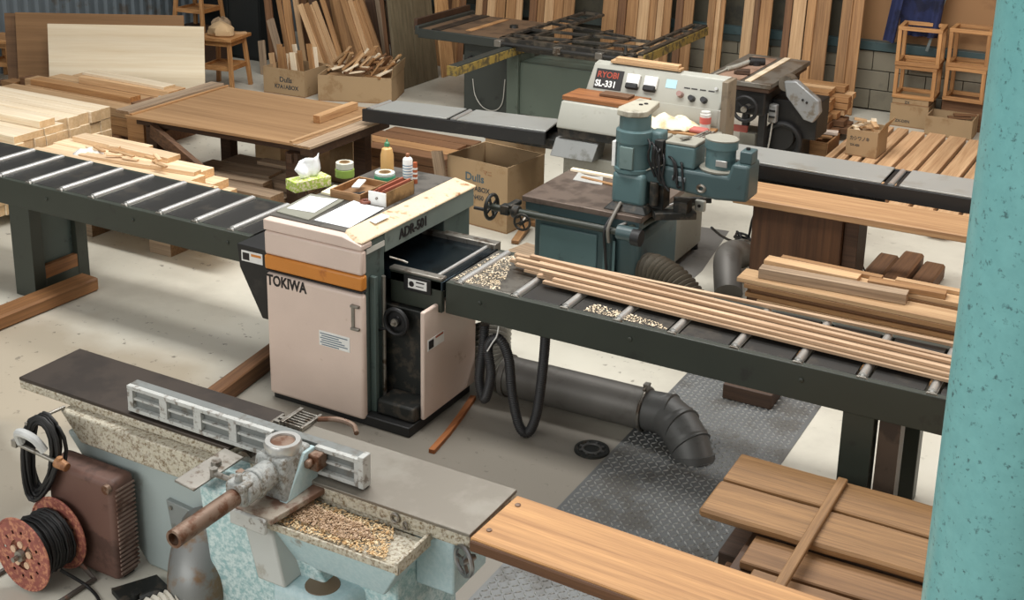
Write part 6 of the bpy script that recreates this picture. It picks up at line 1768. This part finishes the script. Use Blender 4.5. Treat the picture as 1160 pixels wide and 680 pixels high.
tag(MB().box(-8.24, -8.04, 7.84, 8.05, 0.0, 0.60).build('packing_case', W_TAN, bevel=0.004), 'tan block at the right end of the pale lumber by the work table', 'case')
for k, (x, y) in enumerate(((-11.25, 8.98), (-11.03, 8.93), (-10.82, 9.0))):
    tag(MB().box(x - 0.09, x + 0.09, y - 0.08, y + 0.08, 0.0, 0.32 + 0.05 * k).build('offcut_block', W_BROWN if k != 1 else W_TAN, bevel=0.004), ['brown offcut block, leftmost of three behind the pale lumber', 'tan offcut block, middle of three behind the pale lumber', 'brown offcut block, rightmost of three behind the pale lumber'][k], 'block', 'offcut blocks behind the pale lumber')

# ------------------------------------------------------------------ wooden stools
def stool(label, c, w, h, rz=0.0, seat_t=0.04, group='honey coloured wooden stools at the back left', sy=None):
    s = thing('wooden_stool', label, 'stool', c, group)
    R = rotz(rz); C0 = Vector(c); d = sy or w
    def W(x, y, z): return C0 + R @ Vector((x, y, 0)) + Vector((0, 0, z))
    g = 0.045
    MB().hull([W(-w / 2 - 0.02, -d / 2 - 0.02, h - seat_t), W(w / 2 + 0.02, -d / 2 - 0.02, h - seat_t), W(w / 2 + 0.02, d / 2 + 0.02, h - seat_t), W(-w / 2 - 0.02, d / 2 + 0.02, h - seat_t)],
              [W(-w / 2 - 0.02, -d / 2 - 0.02, h), W(w / 2 + 0.02, -d / 2 - 0.02, h), W(w / 2 + 0.02, d / 2 + 0.02, h), W(-w / 2 - 0.02, d / 2 + 0.02, h)]).build('seat', W_STOOLX, s, 0.006)
    for sx in (-1, 1):
        for sy_ in (-1, 1):
            x0, y0 = sx * (w / 2 - 0.02) * 1.08, sy_ * (d / 2 - 0.02) * 1.08
            x1, y1 = sx * (w / 2 - 0.05), sy_ * (d / 2 - 0.05)
            lo = [W(x0 + a * g / 2, y0 + b * g / 2, 0) for a, b in ((-1, -1), (1, -1), (1, 1), (-1, 1))]
            hi = [W(x1 + a * g / 2, y1 + b * g / 2, h - seat_t) for a, b in ((-1, -1), (1, -1), (1, 1), (-1, 1))]
            MB().hull(lo, hi).build('leg', W_STOOL, s, 0.004)
    for z, hh in ((h - seat_t - 0.035, 0.06), (h * 0.42, 0.055)):
        for (x0, y0, x1, y1) in ((-1, -1, 1, -1), (1, -1, 1, 1), (1, 1, -1, 1), (-1, 1, -1, -1)):
            k = 1.02 - 0.12 * z / h
            MB().beam(W(x0 * (w / 2 - 0.03) * k, y0 * (d / 2 - 0.03) * k, z), W(x1 * (w / 2 - 0.03) * k, y1 * (d / 2 - 0.03) * k, z), 0.025, hh).build('stretcher', W_STOOLX, s, 0.002)
    MB().hull([W(-w / 2 + 0.05, -d / 2 + 0.05, h * 0.42 - 0.012), W(w / 2 - 0.05, -d / 2 + 0.05, h * 0.42 - 0.012), W(w / 2 - 0.05, d / 2 - 0.05, h * 0.42 - 0.012), W(-w / 2 + 0.05, d / 2 - 0.05, h * 0.42 - 0.012)],
              [W(-w / 2 + 0.05, -d / 2 + 0.05, h * 0.42), W(w / 2 - 0.05, -d / 2 + 0.05, h * 0.42), W(w / 2 - 0.05, d / 2 - 0.05, h * 0.42), W(-w / 2 + 0.05, d / 2 - 0.05, h * 0.42)]).build('shelf', W_STOOLX, s)
    return s
stool('honey wooden stool with a bag on it, right of the pale plywood sheet', (-10.02, 11.12, 0), 0.44, 0.63, 0.2)
stool('honey wooden stool at the left edge of the photo', (-12.42, 10.0, 0), 0.40, 0.52, 0.2)
tag(MB().box(-11.65, -11.0, 11.85, 12.35, 0.0, 0.42).build('storage_crate', W_DARK, bevel=0.004), 'dark crate carrying the raised stool behind the sheets', 'crate')
stool('honey wooden stool standing raised behind the brown sheets', (-11.30, 12.1, 0.42), 0.46, 0.60, 0.1)
def bag(name, label, c, r, h, mat, seed):
    rr_ = random.Random(seed); m = MB(); n = 18; rings = []
    prof = [(0, 0.86), (0.12, 1.0), (0.4, 1.02), (0.68, 0.95), (0.88, 0.72), (1.0, 0.35)]
    ph = [rr_.uniform(0, 6) for _ in range(4)]
    for z, k in prof:
        rings.append([m.bm.verts.new((c[0] + r * k * 1.3 * math.cos(a) * (1 + 0.10 * math.sin(3 * a + ph[0] + 5 * z) + 0.07 * math.sin(7 * a + ph[2] + 9 * z)),
                                      c[1] + r * k * math.sin(a) * (1 + 0.10 * math.cos(4 * a + ph[1] + 6 * z) + 0.06 * math.sin(6 * a + ph[3])),
                                      c[2] + h * z * (1 + (0.12 * math.sin(2 * a + ph[1]) if z > 0 else 0)))) for a in [2 * PI * i / n for i in range(n)]])
    for A, B in zip(rings, rings[1:]):
        for i in range(n): m.bm.faces.new((A[i], A[(i + 1) % n], B[(i + 1) % n], B[i]))
    m.bm.faces.new(rings[0][::-1]); m.bm.faces.new(rings[-1])
    return tag(m.build(name, mat, smooth=28), label, 'bag')
bag('paper_bag', 'crumpled light brown bag on the stool right of the pale plywood', (-9.99, 11.06, 0.631), 0.125, 0.15, CARDL, 3)
bag('paper_bag', 'crumpled grey brown bag at the left of the stool seat by the pale plywood', (-10.17, 11.26, 0.631), 0.10, 0.16, worn('grey_brown_bag', (150, 128, 102), (120, 98, 74), 0.85), 6)
board('wood_scrap', 'small wood scraps at the right end of the stool seat by the plywood', 'offcut', (-9.92, 11.2, 0.641), (-9.84, 11.32, 0.641), 0.06, 0.02, W_PINEB)
# black cupboard shape added to stand in for the corner's shade
cup = thing('corner_darkener', 'tall black cupboard shape added to darken the corner behind the stools', 'cupboard', (-11.1, 12.6, 0))
CUPM = plain('black_corner_fill', (30, 34, 34), 0.6)
MB().box(-11.6, -10.58, 12.44, 12.9, 0, 2.2).build('body', CUPM, cup, 0.004)
for x0, x1 in ((-11.59, -11.10), (-11.08, -10.59)): 
    d_ = MB().box(x0, x1, 12.42, 12.44, 0.04, 2.18).build('door', CUPM, cup, 0.004)
    MB().box(-11.14 if x0 < -11.3 else -11.06, -11.12 if x0 < -11.3 else -11.04, 12.405, 12.42, 0.95, 1.10).build('handle', BLACKR, d_, 0.003)

# ------------------------------------------------------------------ scrap boxes with offcuts, planks leaning behind them
b_l = open_box('scrap_carton', 'brown printed carton full of upright offcuts, left of the two scrap boxes', (-9.19, 11.42, 0), 0.58, 0.50, 0.31, CARD, rz=0.04,
     writing=[('Dulls', -0.06, 0.155, 0.062, PRT, 1.0), ('K7A1ABOX', -0.13, 0.075, 0.05, PRT, 0.95)])
b_r = open_box('scrap_carton', 'wide brown carton heaped with small offcuts, right of the two scrap boxes', (-8.40, 11.62, 0), 0.86, 0.62, 0.30, CARD, rz=0.36, flaps=(('R', 6), ), flap_len=0.12)
rc = random.Random(41)
G = 'offcuts in the left scrap carton'
n = 12
for i in range(n):
    u = i / (n - 1)
    x = -9.42 + 0.46 * u + rc.uniform(-0.01, 0.01); y = 11.42 + rc.uniform(-0.16, 0.16)
    h = rc.uniform(0.40, 0.58)
    b_ = Vector((x, y, 0.02)); t_ = Vector((x - rc.uniform(0.0, 0.09), y + rc.uniform(-0.02, 0.05), h))
    board('offcut', 'upright offcut, ' + order(i, n) + ', in the left scrap carton', 'offcut', b_, t_, rc.uniform(0.045, 0.085), 0.022, (W_PINEB, W_TAN, W_PINE)[i % 3], G, up=(0, -1, 0))
G = 'offcuts in the right scrap carton'
R36 = rotz(0.36)
for i in range(72):
    u = rc.uniform(-0.37, 0.37); v = rc.uniform(-0.22, 0.22)
    p = Vector((-8.40, 11.62, 0)) + R36 @ Vector((u, v, 0))
    a = rc.uniform(-0.5, 1.3); el = rc.uniform(0.0, 1.0)
    L = rc.uniform(0.14, 0.30)
    d = Vector((math.cos(a) * math.cos(el), math.sin(a) * math.cos(el), math.sin(el))) * L / 2
    z = 0.24 + 0.15 * (1 - (u / 0.4) ** 2) * (1 - abs(v) / 0.3) + rc.uniform(0, 0.06) + abs(d.z)
    q = p + Vector((0, 0, z))
    board('offcut', 'small offcut in the heap filling the right scrap carton', 'offcut', q - d, q + d, rc.uniform(0.03, 0.055), rc.uniform(0.012, 0.03), (W_PINEB, W_TAN, W_PINE, W_BROWN)[i % 4], G)
fill = stuff(tag(MB().hull([tuple(Vector((-8.40, 11.62, 0.013)) + R36 @ Vector((a, b, 0))) for a, b in ((-0.40, -0.28), (0.40, -0.28), (0.40, 0.28), (-0.40, 0.28))],
     [tuple(Vector((-8.40, 11.62, 0.245)) + R36 @ Vector((a, b, 0))) for a, b in ((-0.40, -0.28), (0.40, -0.28), (0.40, 0.28), (-0.40, 0.28))]).build('wood_scraps', W_PINEB), 'wood scraps filling the lower part of the right scrap carton', 'scraps'))

# planks leaning to the left behind the scrap boxes: each defined by the foot and the head it shows
G = 'planks leaning behind the scrap cartons'
lean_specs = [  # foot px, head px, y plane at foot, width, tone, label
    (312, 84, 297, -60, 12.10, 0.10, W_BROWN, 'dark brown plank'), (328, 70, 305, -60, 12.12, 0.06, W_TAN, 'narrow tan plank'),
    (334, 70, 316, -60, 12.16, 0.10, W_TAN, 'tan plank'), (345, 70, 326, -60, 12.2, 0.07, W_PINEB, 'pale tan plank'),
    (352, 74, 334, -50, 12.35, 0.13, W_BROWN, 'wide dark plank'), (364, 74, 346, -50, 12.38, 0.09, W_DARK, 'dark plank'),
    (366, 78, 340, 5, 12.0, 0.07, W_PINEB, 'pale short batten'), (372, 78, 347, 4, 12.03, 0.06, W_TAN, 'tan short batten'), (378, 77, 351, 6, 12.06, 0.06, W_PINEB, 'pale splintered batten'),
    (384, 76, 356, 2, 12.09, 0.06, W_PINEB, 'pale knotty batten'), (389, 75, 362, -10, 12.12, 0.06, W_TAN, 'thin tan batten'),
    (398, 60, 372, -60, 12.30, 0.20, W_TAN, 'wide orange plank'), (408, 60, 384, -60, 12.4, 0.16, W_BROWN, 'brown plank'),
    (412, 72, 386, -10, 12.15, 0.08, W_TAN, 'reddish batten'), (420, 71, 396, 0, 12.18, 0.07, W_PINEB, 'splintered pale batten'), (427, 71, 403, 0, 12.21, 0.07, W_TAN, 'splintered tan batten'),
    (434, 75, 408, 0, 12.24, 0.09, W_TAN, 'wide tan batten'), (441, 74, 425, -70, 12.45, 0.05, W_BROWN, 'thin dark batten'), (438, 70, 417, -70, 12.5, 0.06, W_GREY, 'thin grey batten'),
    (300, 92, 296, 46, 11.85, 0.09, W_GREY, 'short grey plank'), (318, 66, 306, 22, 11.9, 0.10, W_GREY, 'grey metal faced board')]
for kk in range(9):
    px = 352 + 10 * kk
    lean_specs.append((px, 76, px - 24, -66, 12.56 + 0.04 * (kk % 2), 0.13, (W_BROWN, W_TAN, W_DARK)[kk % 3], ('brown plank', 'tan plank', 'dark plank')[kk % 3]))
nL = len(lean_specs)
srt = sorted(range(nL), key=lambda i: lean_specs[i][0])
pos = {i: k for k, i in enumerate(srt)}
for i, (fx, fy, hx, hy, yp, w, mt, nm) in enumerate(lean_specs):
    head = at_y(hx, hy, yp + 0.12)
    foot = at_y(fx, fy, yp)
    d = (head - foot)
    k = (foot.z - 0.004) / d.z
    foot = foot - d * k
    board('leaning_plank', nm + ' leaning behind the scrap cartons, ' + order(pos[i], nL), 'plank', foot, head, w, 0.028, mt, G, up=(0.15, -1, 0.1))
# support they lean on
lr = thing('lumber_rack', 'dark steel rack post and rails holding the leaning planks', 'rack', (-9.6, 13.0, 0))
for x in (-9.58, -8.75): MB().box(x - 0.04, x + 0.04, 12.95, 13.05, 0, 1.9).build('post', DGREEN, lr, 0.003)
MB().box(-9.6, -8.7, 12.90, 12.95, 1.0, 1.08).build('rail', DGREEN, lr, 0.003)
# big grey-green board and a pale plank leaning left, beside the floor passage
lean = math.radians(6.5)
def leaning_x(name, label, xb, y0, y1, H, t, mat, lean, axis='Z'):
    dx = -math.tan(lean) * H
    m = MB(); m.prism([(xb - t, y0, 0.002), (xb, y0, 0.002), (xb + dx, y0, H), (xb + dx - t, y0, H)], (0, y1 - y0, 0))
    return tag(m.build(name, mat, bevel=0.003), label, 'board')
W_OLIVE = wood('olive_grey_board', (118, 108, 86), (84, 76, 58), 'Z', 0.6, 0.5, 0.05, 0.6)
leaning_x('olive_board', 'wide olive grey board leaning left beside the floor passage, nearer half', -8.17, 12.03, 12.46, 2.1, 0.035, W_OLIVE, lean)
leaning_x('olive_board', 'wide olive grey board leaning left beside the floor passage, farther half', -8.17, 12.47, 12.92, 2.1, 0.035, W_OLIVE, lean)
leaning_x('pale_plank', 'pale plank leaning left just beyond the olive grey boards', -8.12, 12.95, 13.22, 2.0, 0.03, wood('pale_upright', (204, 164, 116), (166, 122, 78), 'Z', 0.6, 0.8, 0.05), lean)
leaning_x('backing_board', 'dark frame board behind the olive grey boards', -8.30, 12.2, 12.9, 1.9, 0.04, wood('dark_upright', (92, 64, 44), (50, 34, 24), 'Z', 0.65), lean)
# ------------------------------------------------------------------ upright planks along the back wall
G = 'upright planks leaning along the back wall'
rb_ = random.Random(99)
def upright(i, n, px0, px1, yb, mat, top=2.6):
    a = at_y(px0, 60, yb + 0.06); b = at_y(px1, 60, yb + 0.06)
    w = abs(b.x - a.x); xc = (a.x + b.x) / 2
    lab = {W_TAN: 'tan', W_BROWN: 'brown', W_PINEB: 'pale', W_DARK: 'dark'}[mat]
    return board('upright_plank', '%s upright plank along the back wall, %s' % (lab, order(i, n)), 'plank', (xc, yb, 0.003), (xc - 0.015, yb + 0.30, top), w - 0.004, 0.028, mat, G, up=(0, -1, 0))
specs = [(492, 503, 13.5, W_TAN), (503, 512, 13.52, W_BROWN), (511, 519, 13.54, W_TAN), (518, 526, 13.56, W_BROWN),
         (538, 545, 13.80, W_PINEB), (544, 551, 13.82, W_BROWN), (551, 560, 13.80, W_PINEB), (560, 571, 13.83, W_TAN), (572, 582, 13.80, W_TAN), (582, 590, 13.84, W_PINEB),
         (598, 606, 13.85, W_BROWN), (607, 615, 13.83, W_TAN), (615, 625, 13.86, W_PINEB), (625, 636, 13.84, W_TAN), (636, 648, 13.86, W_TAN),
         (680, 697, 13.85, W_TAN), (697, 706, 13.9, W_BROWN), (707, 720, 13.86, W_TAN), (720, 732, 13.88, W_PINEB), (732, 741, 13.86, W_TAN), (741, 748, 13.9, W_PINEB), (748, 757, 13.88, W_TAN),
         (762, 770, 13.9, W_BROWN), (770, 782, 13.86, W_TAN), (798, 806, 13.88, W_TAN), (806, 812, 13.9, W_PINEB), (812, 817, 13.9, W_TAN),
         (838, 850, 13.88, W_PINEB), (850, 856, 13.9, W_BROWN), (856, 870, 13.88, W_TAN), (884, 892, 13.9, W_BROWN), (893, 908, 13.88, W_PINEB), (909, 919, 13.9, W_TAN), (919, 936, 13.86, W_TAN),
         (948, 960, 13.88, W_TAN), (960, 973, 13.84, W_TAN)]
for i, (a, b, y, mt) in enumerate(specs):
    upright(i, len(specs), a, b, (13.5 if a < 530 else 13.84) + (0.036 if i % 2 else 0), mt)
# dark olive sheet filling the gaps behind the planks, with a rail
OLW = worn('dark_olive_sheet', (72, 68, 54), (52, 50, 42), 0.7, 0, 3, 0.4, 0.12, 0)
structure(MB().box(-10.6, -3.42, WY - 0.05, WY - 0.003, 0, 6.0).build('trim_4', OLW))
structure(MB().box(-10.6, -3.42, WY - 0.12, WY - 0.05, 0.62, 0.70).build('trim_5', plain('dark_grey_green_rail', (58, 66, 62), 0.6)))

# ------------------------------------------------------------------ offcut pile behind the saw guard
G = 'short timbers piled behind the belt guard'
ry = random.Random(64)
for x in (-3.62, -3.22):
    tag(MB().box(x - 0.05, x + 0.05, 12.55, 13.35, 0.0, 0.08).build('bearer', W_DARK, bevel=0.003), 'dark bearer under the %s of the short timber pile by the belt guard' % ('left' if x < -3.4 else 'right'), 'bearer')
for k in range(6):
    for j in range(4):
        y = 12.62 + 0.185 * j
        z = 0.08 + 0.07 * (k + 0.5)
        xr = -3.10 + ry.uniform(-0.10, 0.08) - 0.02 * k
        board('short_timber', 'short tan timber, %s layer, %s, behind the belt guard' % ('top' if k == 5 else LAY[k], order(j, 4, 'front row', 'back row', 'row from the front')), 'timber',
              (-3.75 + ry.uniform(-0.03, 0.03), y, z), (xr, y, z), ry.uniform(0.12, 0.17), 0.062, (W_BROWN if k < 2 else (W_TAN, W_PINEB, W_TAN)[(k + j) % 3]), G)
# low wooden tray of scraps
lo = thing('scrap_tray', 'low wooden tray of scraps on the floor right of the saw', 'tray', (-3.28, 12.18, 0))
MB().box(-3.52, -3.05, 11.98, 12.40, 0.0, 0.02).build('tray_floor', W_BROWN, lo)
for b_ in ((-3.52, -3.05, 11.97, 11.99), (-3.52, -3.05, 12.39, 12.41), (-3.53, -3.51, 11.97, 12.41), (-3.06, -3.04, 11.97, 12.41)):
    MB().box(*b_, 0.0, 0.17).build('tray_wall', W_TAN, lo, 0.003)
for k in range(6):
    a = rb_.uniform(-0.5, 0.9); c = Vector((-3.42 + 0.055 * k, 12.12 + rb_.uniform(-0.04, 0.16), 0.05 + 0.026 * k))
    d = Vector((math.cos(a), math.sin(a), 0)) * 0.09
    board('offcut', 'flat offcut lying in the low scrap tray beside the saw', 'offcut', c - d, c + d, 0.06, 0.022, W_TAN if k % 2 else W_PINEB, 'offcuts in the low scrap tray')
tag(MB().obox((-3.12, 12.32, 0.19), (0.16, 0.10, 0.03), rotz(0.2)).build('white_offcut', plain('whitish_board', (222, 206, 190), 0.6), bevel=0.003), 'whitish board piece lying on the back corner of the scrap tray', 'offcut')

# ------------------------------------------------------------------ planks laid side by side on the floor at the back right
G = 'planks laid out on the floor at the back right'
cx = -3.02
wid = [0.09, 0.10, 0.11, 0.14, 0.16, 0.19, 0.19, 0.19, 0.19, 0.2]
W_FLOORP = wood('pinkish_tan_floor_plank', (226, 190, 148), (190, 146, 106), 'X', 0.6, 0.8, 0.12, 0.5)
for y in (10.6, 11.7, 12.9):
    board('bearer', 'dark bearer across the floor under the %s of the laid out planks' % {10.6: 'near ends', 11.7: 'middle', 12.9: 'far ends'}[y], 'bearer', (-3.05, y, 0.028), (-1.0, y, 0.028), 0.08, 0.052, W_DARK)
for i, w in enumerate(wid):
    board('floor_plank', 'pinkish tan plank laid on the floor at the back right, ' + order(i, len(wid)), 'plank', (cx + w / 2 + 0.02 * (i < 4), 10.25 + rb_.uniform(-0.1, 0.1), 0.088), (cx + w / 2 + 0.03, 13.18 + rb_.uniform(-0.1, 0.05), 0.088), w - 0.022, 0.06, W_FLOORP, G, bevel=0.003)
    cx += w + 0.015
sc_ = open_box('offcut_carton', 'brown carton overflowing with pale offcuts on the floor planks behind the machine table', (-2.68, 12.02, 0.119), 0.30, 0.34, 0.26, CARD, rz=-0.05, flaps=(('R', 30),), flap_len=0.12,
    writing=[('カシワノキ', -0.12, 0.16, 0.035, PRT, 0.8), ('DX-450', -0.11, 0.10, 0.022, PRT, 0.9)])
for k in range(11):
    a = rb_.uniform(0, 3.1); c = Vector((-2.68 + rb_.uniform(-0.09, 0.09), 12.02 + rb_.uniform(-0.10, 0.10), 0.119 + 0.20 + 0.014 * k))
    d = Vector((math.cos(a), math.sin(a), rb_.uniform(-0.2, 0.3))) * 0.06
    board('offcut', 'pale offcut on top of the overflowing carton', 'offcut', c - d, c + d, 0.05, 0.02, W_PINE if k % 2 else W_PINEB, 'pale offcuts in the overflowing carton')
tag(stuff(MB().box(-2.81, -2.55, 11.87, 12.17, 0.133, 0.33).build('wood_scraps', W_PINEB)), 'wood scraps filling the overflowing carton', 'scraps')

# ------------------------------------------------------------------ cartons and open stool frames stacked at the back right
def frame_stool(label, c, w, d, h, rz=0.03, legs_in=0.0):
    s = thing('stool_frame', label, 'stool frame', c, 'open wooden stool frames stacked at the back right')
    R = rotz(rz); C0 = Vector(c)
    def W(x, y, z): return C0 + R @ Vector((x, y, 0)) + Vector((0, 0, z))
    t = 0.045
    for z in (h - 0.02, 0.02):
        for (x0, y0, x1, y1) in ((-w / 2, -d / 2 + t / 2, w / 2, -d / 2 + t / 2), (-w / 2, d / 2 - t / 2, w / 2, d / 2 - t / 2), (-w / 2 + t / 2, -d / 2 + t, -w / 2 + t / 2, d / 2 - t), (w / 2 - t / 2, -d / 2 + t, w / 2 - t / 2, d / 2 - t)):
            MB().beam(W(x0, y0, z), W(x1, y1, z), t, 0.04).build('rail', W_STOOLX, s, 0.003)
    for sx in (-1, 1):
        for sy in (-1, 1):
            x, y = sx * (w / 2 - t / 2), sy * (d / 2 - t / 2)
            MB().beam(W(x, y, 0.04), W(x, y, h - 0.04), 0.04, 0.04).build('leg', W_STOOL, s, 0.003)
    return s
open_box('carton', 'brown carton under the left stack of stool frames', (-2.635, 13.90, 0), 0.40, 0.40, 0.235, CARD, lidded=True, writing=[('ZX-DEN', -0.14, 0.05, 0.03, PRT, 1.0)])
open_box('carton', 'flat brown carton between left floor carton and stool frames', (-2.635, 13.90, 0.248), 0.38, 0.38, 0.055, CARD, lidded=True, writing=[('ZX', -0.06, 0.012, 0.028, PRT, 1.0)])
frame_stool('open wooden stool frame on the carton, lower of the left stack', (-2.62, 13.90, 0.317), 0.44, 0.40, 0.36)
frame_stool('open wooden stool frame, upper of the left stack under the blue jacket', (-2.62, 13.90, 0.679), 0.46, 0.42, 0.42, 0.06)
open_box('carton', 'low open brown carton of scraps in front of the right stack of frames', (-2.18, 13.68, 0), 0.48, 0.36, 0.21, CARD)
for k in range(5):
    a = rb_.uniform(-0.4, 0.6); c = Vector((-2.26 + 0.05 * k, 13.62 + 0.03 * k, 0.10 + 0.028 * k)); d = Vector((math.cos(a), math.sin(a), 0)) * 0.12
    board('offcut', 'brown offcut lying in the low carton before the right stool frames', 'offcut', c - d, c + d, 0.06, 0.02, W_BROWN, 'offcuts in the low open carton')
tag(MB().box(-2.34, -1.90, 13.90, 14.2, 0.0, 0.325).build('wooden_plinth', W_BROWN, bevel=0.004), 'brown plinth under the right stack of stool frames', 'plinth')
frame_stool('open wooden stool frame on the plinth, lower of the right stack', (-2.12, 14.02, 0.326), 0.42, 0.38, 0.37, -0.02)
frame_stool('open wooden stool frame, upper of the right stack beside the pillar', (-2.12, 14.02, 0.698), 0.43, 0.39, 0.41, 0.0)

# ------------------------------------------------------------------ blue jacket hanging on the wall rail
jk = thing('work_jacket', 'navy blue work jacket hanging on the back wall above the stool frames', 'jacket', (-2.72, 14.15, 1.62))
NAVY = worn('navy_cloth', (38, 46, 84), (26, 30, 54), 0.9, 0, 6, 0.4, 0.2, 0)
def cloth_panel(corners, fold, amp, seed, t=0.02, n=14):
    m = MB(); g = []
    a, b, c, d = [Vector(p) for p in corners]
    for i in range(n + 1):
        row = []
        v = i / n
        for j in range(n + 1):
            u = j / n
            p = a.lerp(b, u).lerp(d.lerp(c, u), v)
            p.y -= amp * (0.4 + v) * (math.sin(fold * u * PI + seed) + 0.4 * math.sin(2.3 * fold * u + 3 * v + seed)) * 0.5
            row.append(p)
        g.append(row)
    top = [[m.bm.verts.new(p) for p in r] for r in g]; bot = [[m.bm.verts.new(p + Vector((0, t, 0))) for p in r] for r in g]
    for i in range(n):
        for j in range(n):
            m.bm.faces.new((top[i][j], top[i][j + 1], top[i + 1][j + 1], top[i + 1][j])); m.bm.faces.new((bot[i][j], bot[i + 1][j], bot[i + 1][j + 1], bot[i][j + 1]))
    edge = [(0, j) for j in range(n + 1)] + [(i, n) for i in range(1, n + 1)] + [(n, j) for j in range(n - 1, -1, -1)] + [(i, 0) for i in range(n - 1, 0, -1)]
    for p, q in zip(edge, edge[1:] + edge[:1]):
        m.bm.faces.new((top[p[0]][p[1]], bot[p[0]][p[1]], bot[q[0]][q[1]], top[q[0]][q[1]]))
    return m
cloth_panel([(-2.96, 14.19, 1.62), (-2.48, 14.19, 1.62), (-2.52, 14.18, 0.92), (-2.92, 14.18, 0.92)], 5, 0.035, 1.0).build('jacket_body', NAVY, jk, smooth=80)
cloth_panel([(-2.98, 14.08, 1.60), (-2.86, 14.08, 1.60), (-2.95, 14.06, 0.84), (-3.07, 14.06, 0.86)], 2, 0.04, 2.0, 0.05).build('sleeve', NAVY, jk, smooth=80)
cloth_panel([(-2.56, 14.08, 1.60), (-2.45, 14.08, 1.60), (-2.50, 14.06, 0.95), (-2.60, 14.06, 0.93)], 2, 0.04, 3.4, 0.05).build('sleeve', NAVY, jk, smooth=80)
MB().cyl((-2.72, 14.25, 1.67), (-2.72, 14.12, 1.67), 0.012).cyl((-2.72, 14.12, 1.60), (-2.72, 14.12, 1.68), 0.012).build('hook', METAL, jk)
tag(MB().beam((-2.42, 14.15, 1.62), (-2.60, 14.11, 0.78), 0.02, 0.03).build('grey_pipe', worn('grey_pipe_steel', (128, 140, 140), (100, 106, 104), 0.4, 0.2)), 'thin grey pipe hanging beside the navy jacket on the wall rail', 'pipe')

# ------------------------------------------------------------------ lumber stack in front of the dark box, short baulks behind it
G = 'brown boards stacked behind the right roller table'
rl2 = random.Random(17)
for x in (-2.1, -1.2):
    tag(MB().box(x - 0.05, x + 0.05, 7.17, 7.60, 0.0, 0.12).build('bearer', W_DARK, bevel=0.003), 'dark bearer under the %s of the board stack behind the right roller table' % ('left' if x < -1.6 else 'right'), 'bearer')
NL = 15
for k in range(NL):
    z = 0.12 + 0.031 * k
    for j in range(2):
        y = 7.26 + 0.20 * j + (0.010 * (k % 4) + rl2.uniform(-0.006, 0.006) if j == 0 else 0.03)
        xl = -2.30 + rl2.uniform(-0.02, 0.14) + (0.02 * k if j else 0); xr = -0.55 + rl2.uniform(-0.1, 0.1)
        if k == NL - 1 and j == 0: continue
        board('stacked_board', 'brown board, layer %s from the floor, %s, behind the right roller table' % (ORD[k], ['front row', 'back row'][j]), 'board', (xl, y, z + 0.0155), (xr, y, z + 0.0155), 0.182, 0.029, (W_TAN, W_BROWN, W_TAN, W_PINEB)[(k * 3 + j) % 4], G)
z = 0.12 + 0.031 * 15
board('loose_board', 'grey weathered thick batten lying along the front of the brown board stack', 'batten', (-2.20, 7.27, 0.12 + 0.031 * 14 + 0.034), (-1.30, 7.32, 0.12 + 0.031 * 14 + 0.034), 0.09, 0.064, W_GREY)
for k, (a, b, w, t, mt, lab) in enumerate((((-2.22, 7.45), (-1.62, 7.44), 0.10, 0.03, W_PINEB, 'pale short board lying on the left of the brown board stack'),
        ((-2.15, 7.55), (-1.50, 7.53), 0.05, 0.024, W_TAN, 'thin tan strip lying at the back of the brown board stack'),
        ((-1.56, 7.42), (-1.10, 7.45), 0.08, 0.035, W_TAN, 'tan offcut lying in the middle of the brown board stack'),
        ((-1.42, 7.55), (-0.7, 7.55), 0.05, 0.024, W_PINEB, 'long pale strip along the back edge of the brown board stack'))):
    board('loose_board', lab, 'board', (a[0], a[1], z + t / 2 + 0.001), (b[0], b[1], z + t / 2 + 0.001), w, t, mt, None)
for k, (x, tilt) in enumerate(((-1.84, 0.1), (-1.67, 0.12), (-1.50, 0.08))):
    board('short_baulk', ['left', 'middle', 'right'][k] + ' of three short dark baulks behind the brown board stack', 'baulk', (x, 8.65, 0.06 + 0.03 * (k == 1)), (x + 0.02, 9.32 + 0.06 * (k == 1), 0.06 + 0.03 * (k == 1)), 0.15, 0.115, W_BROWN, 'short baulks behind the brown board stack', bevel=0.015)
m = MB(); m.tube([(-1.98, 8.42, 0.75), (-1.95, 8.6, 0.45), (-1.88, 8.78, 0.15), (-1.84, 8.82, 0.125)], 0.006, 6, 8); 
tag(m.build('thin_cable', BLACKR, smooth=80), 'thin black cable hanging from the long board down to the short baulks', 'cable')
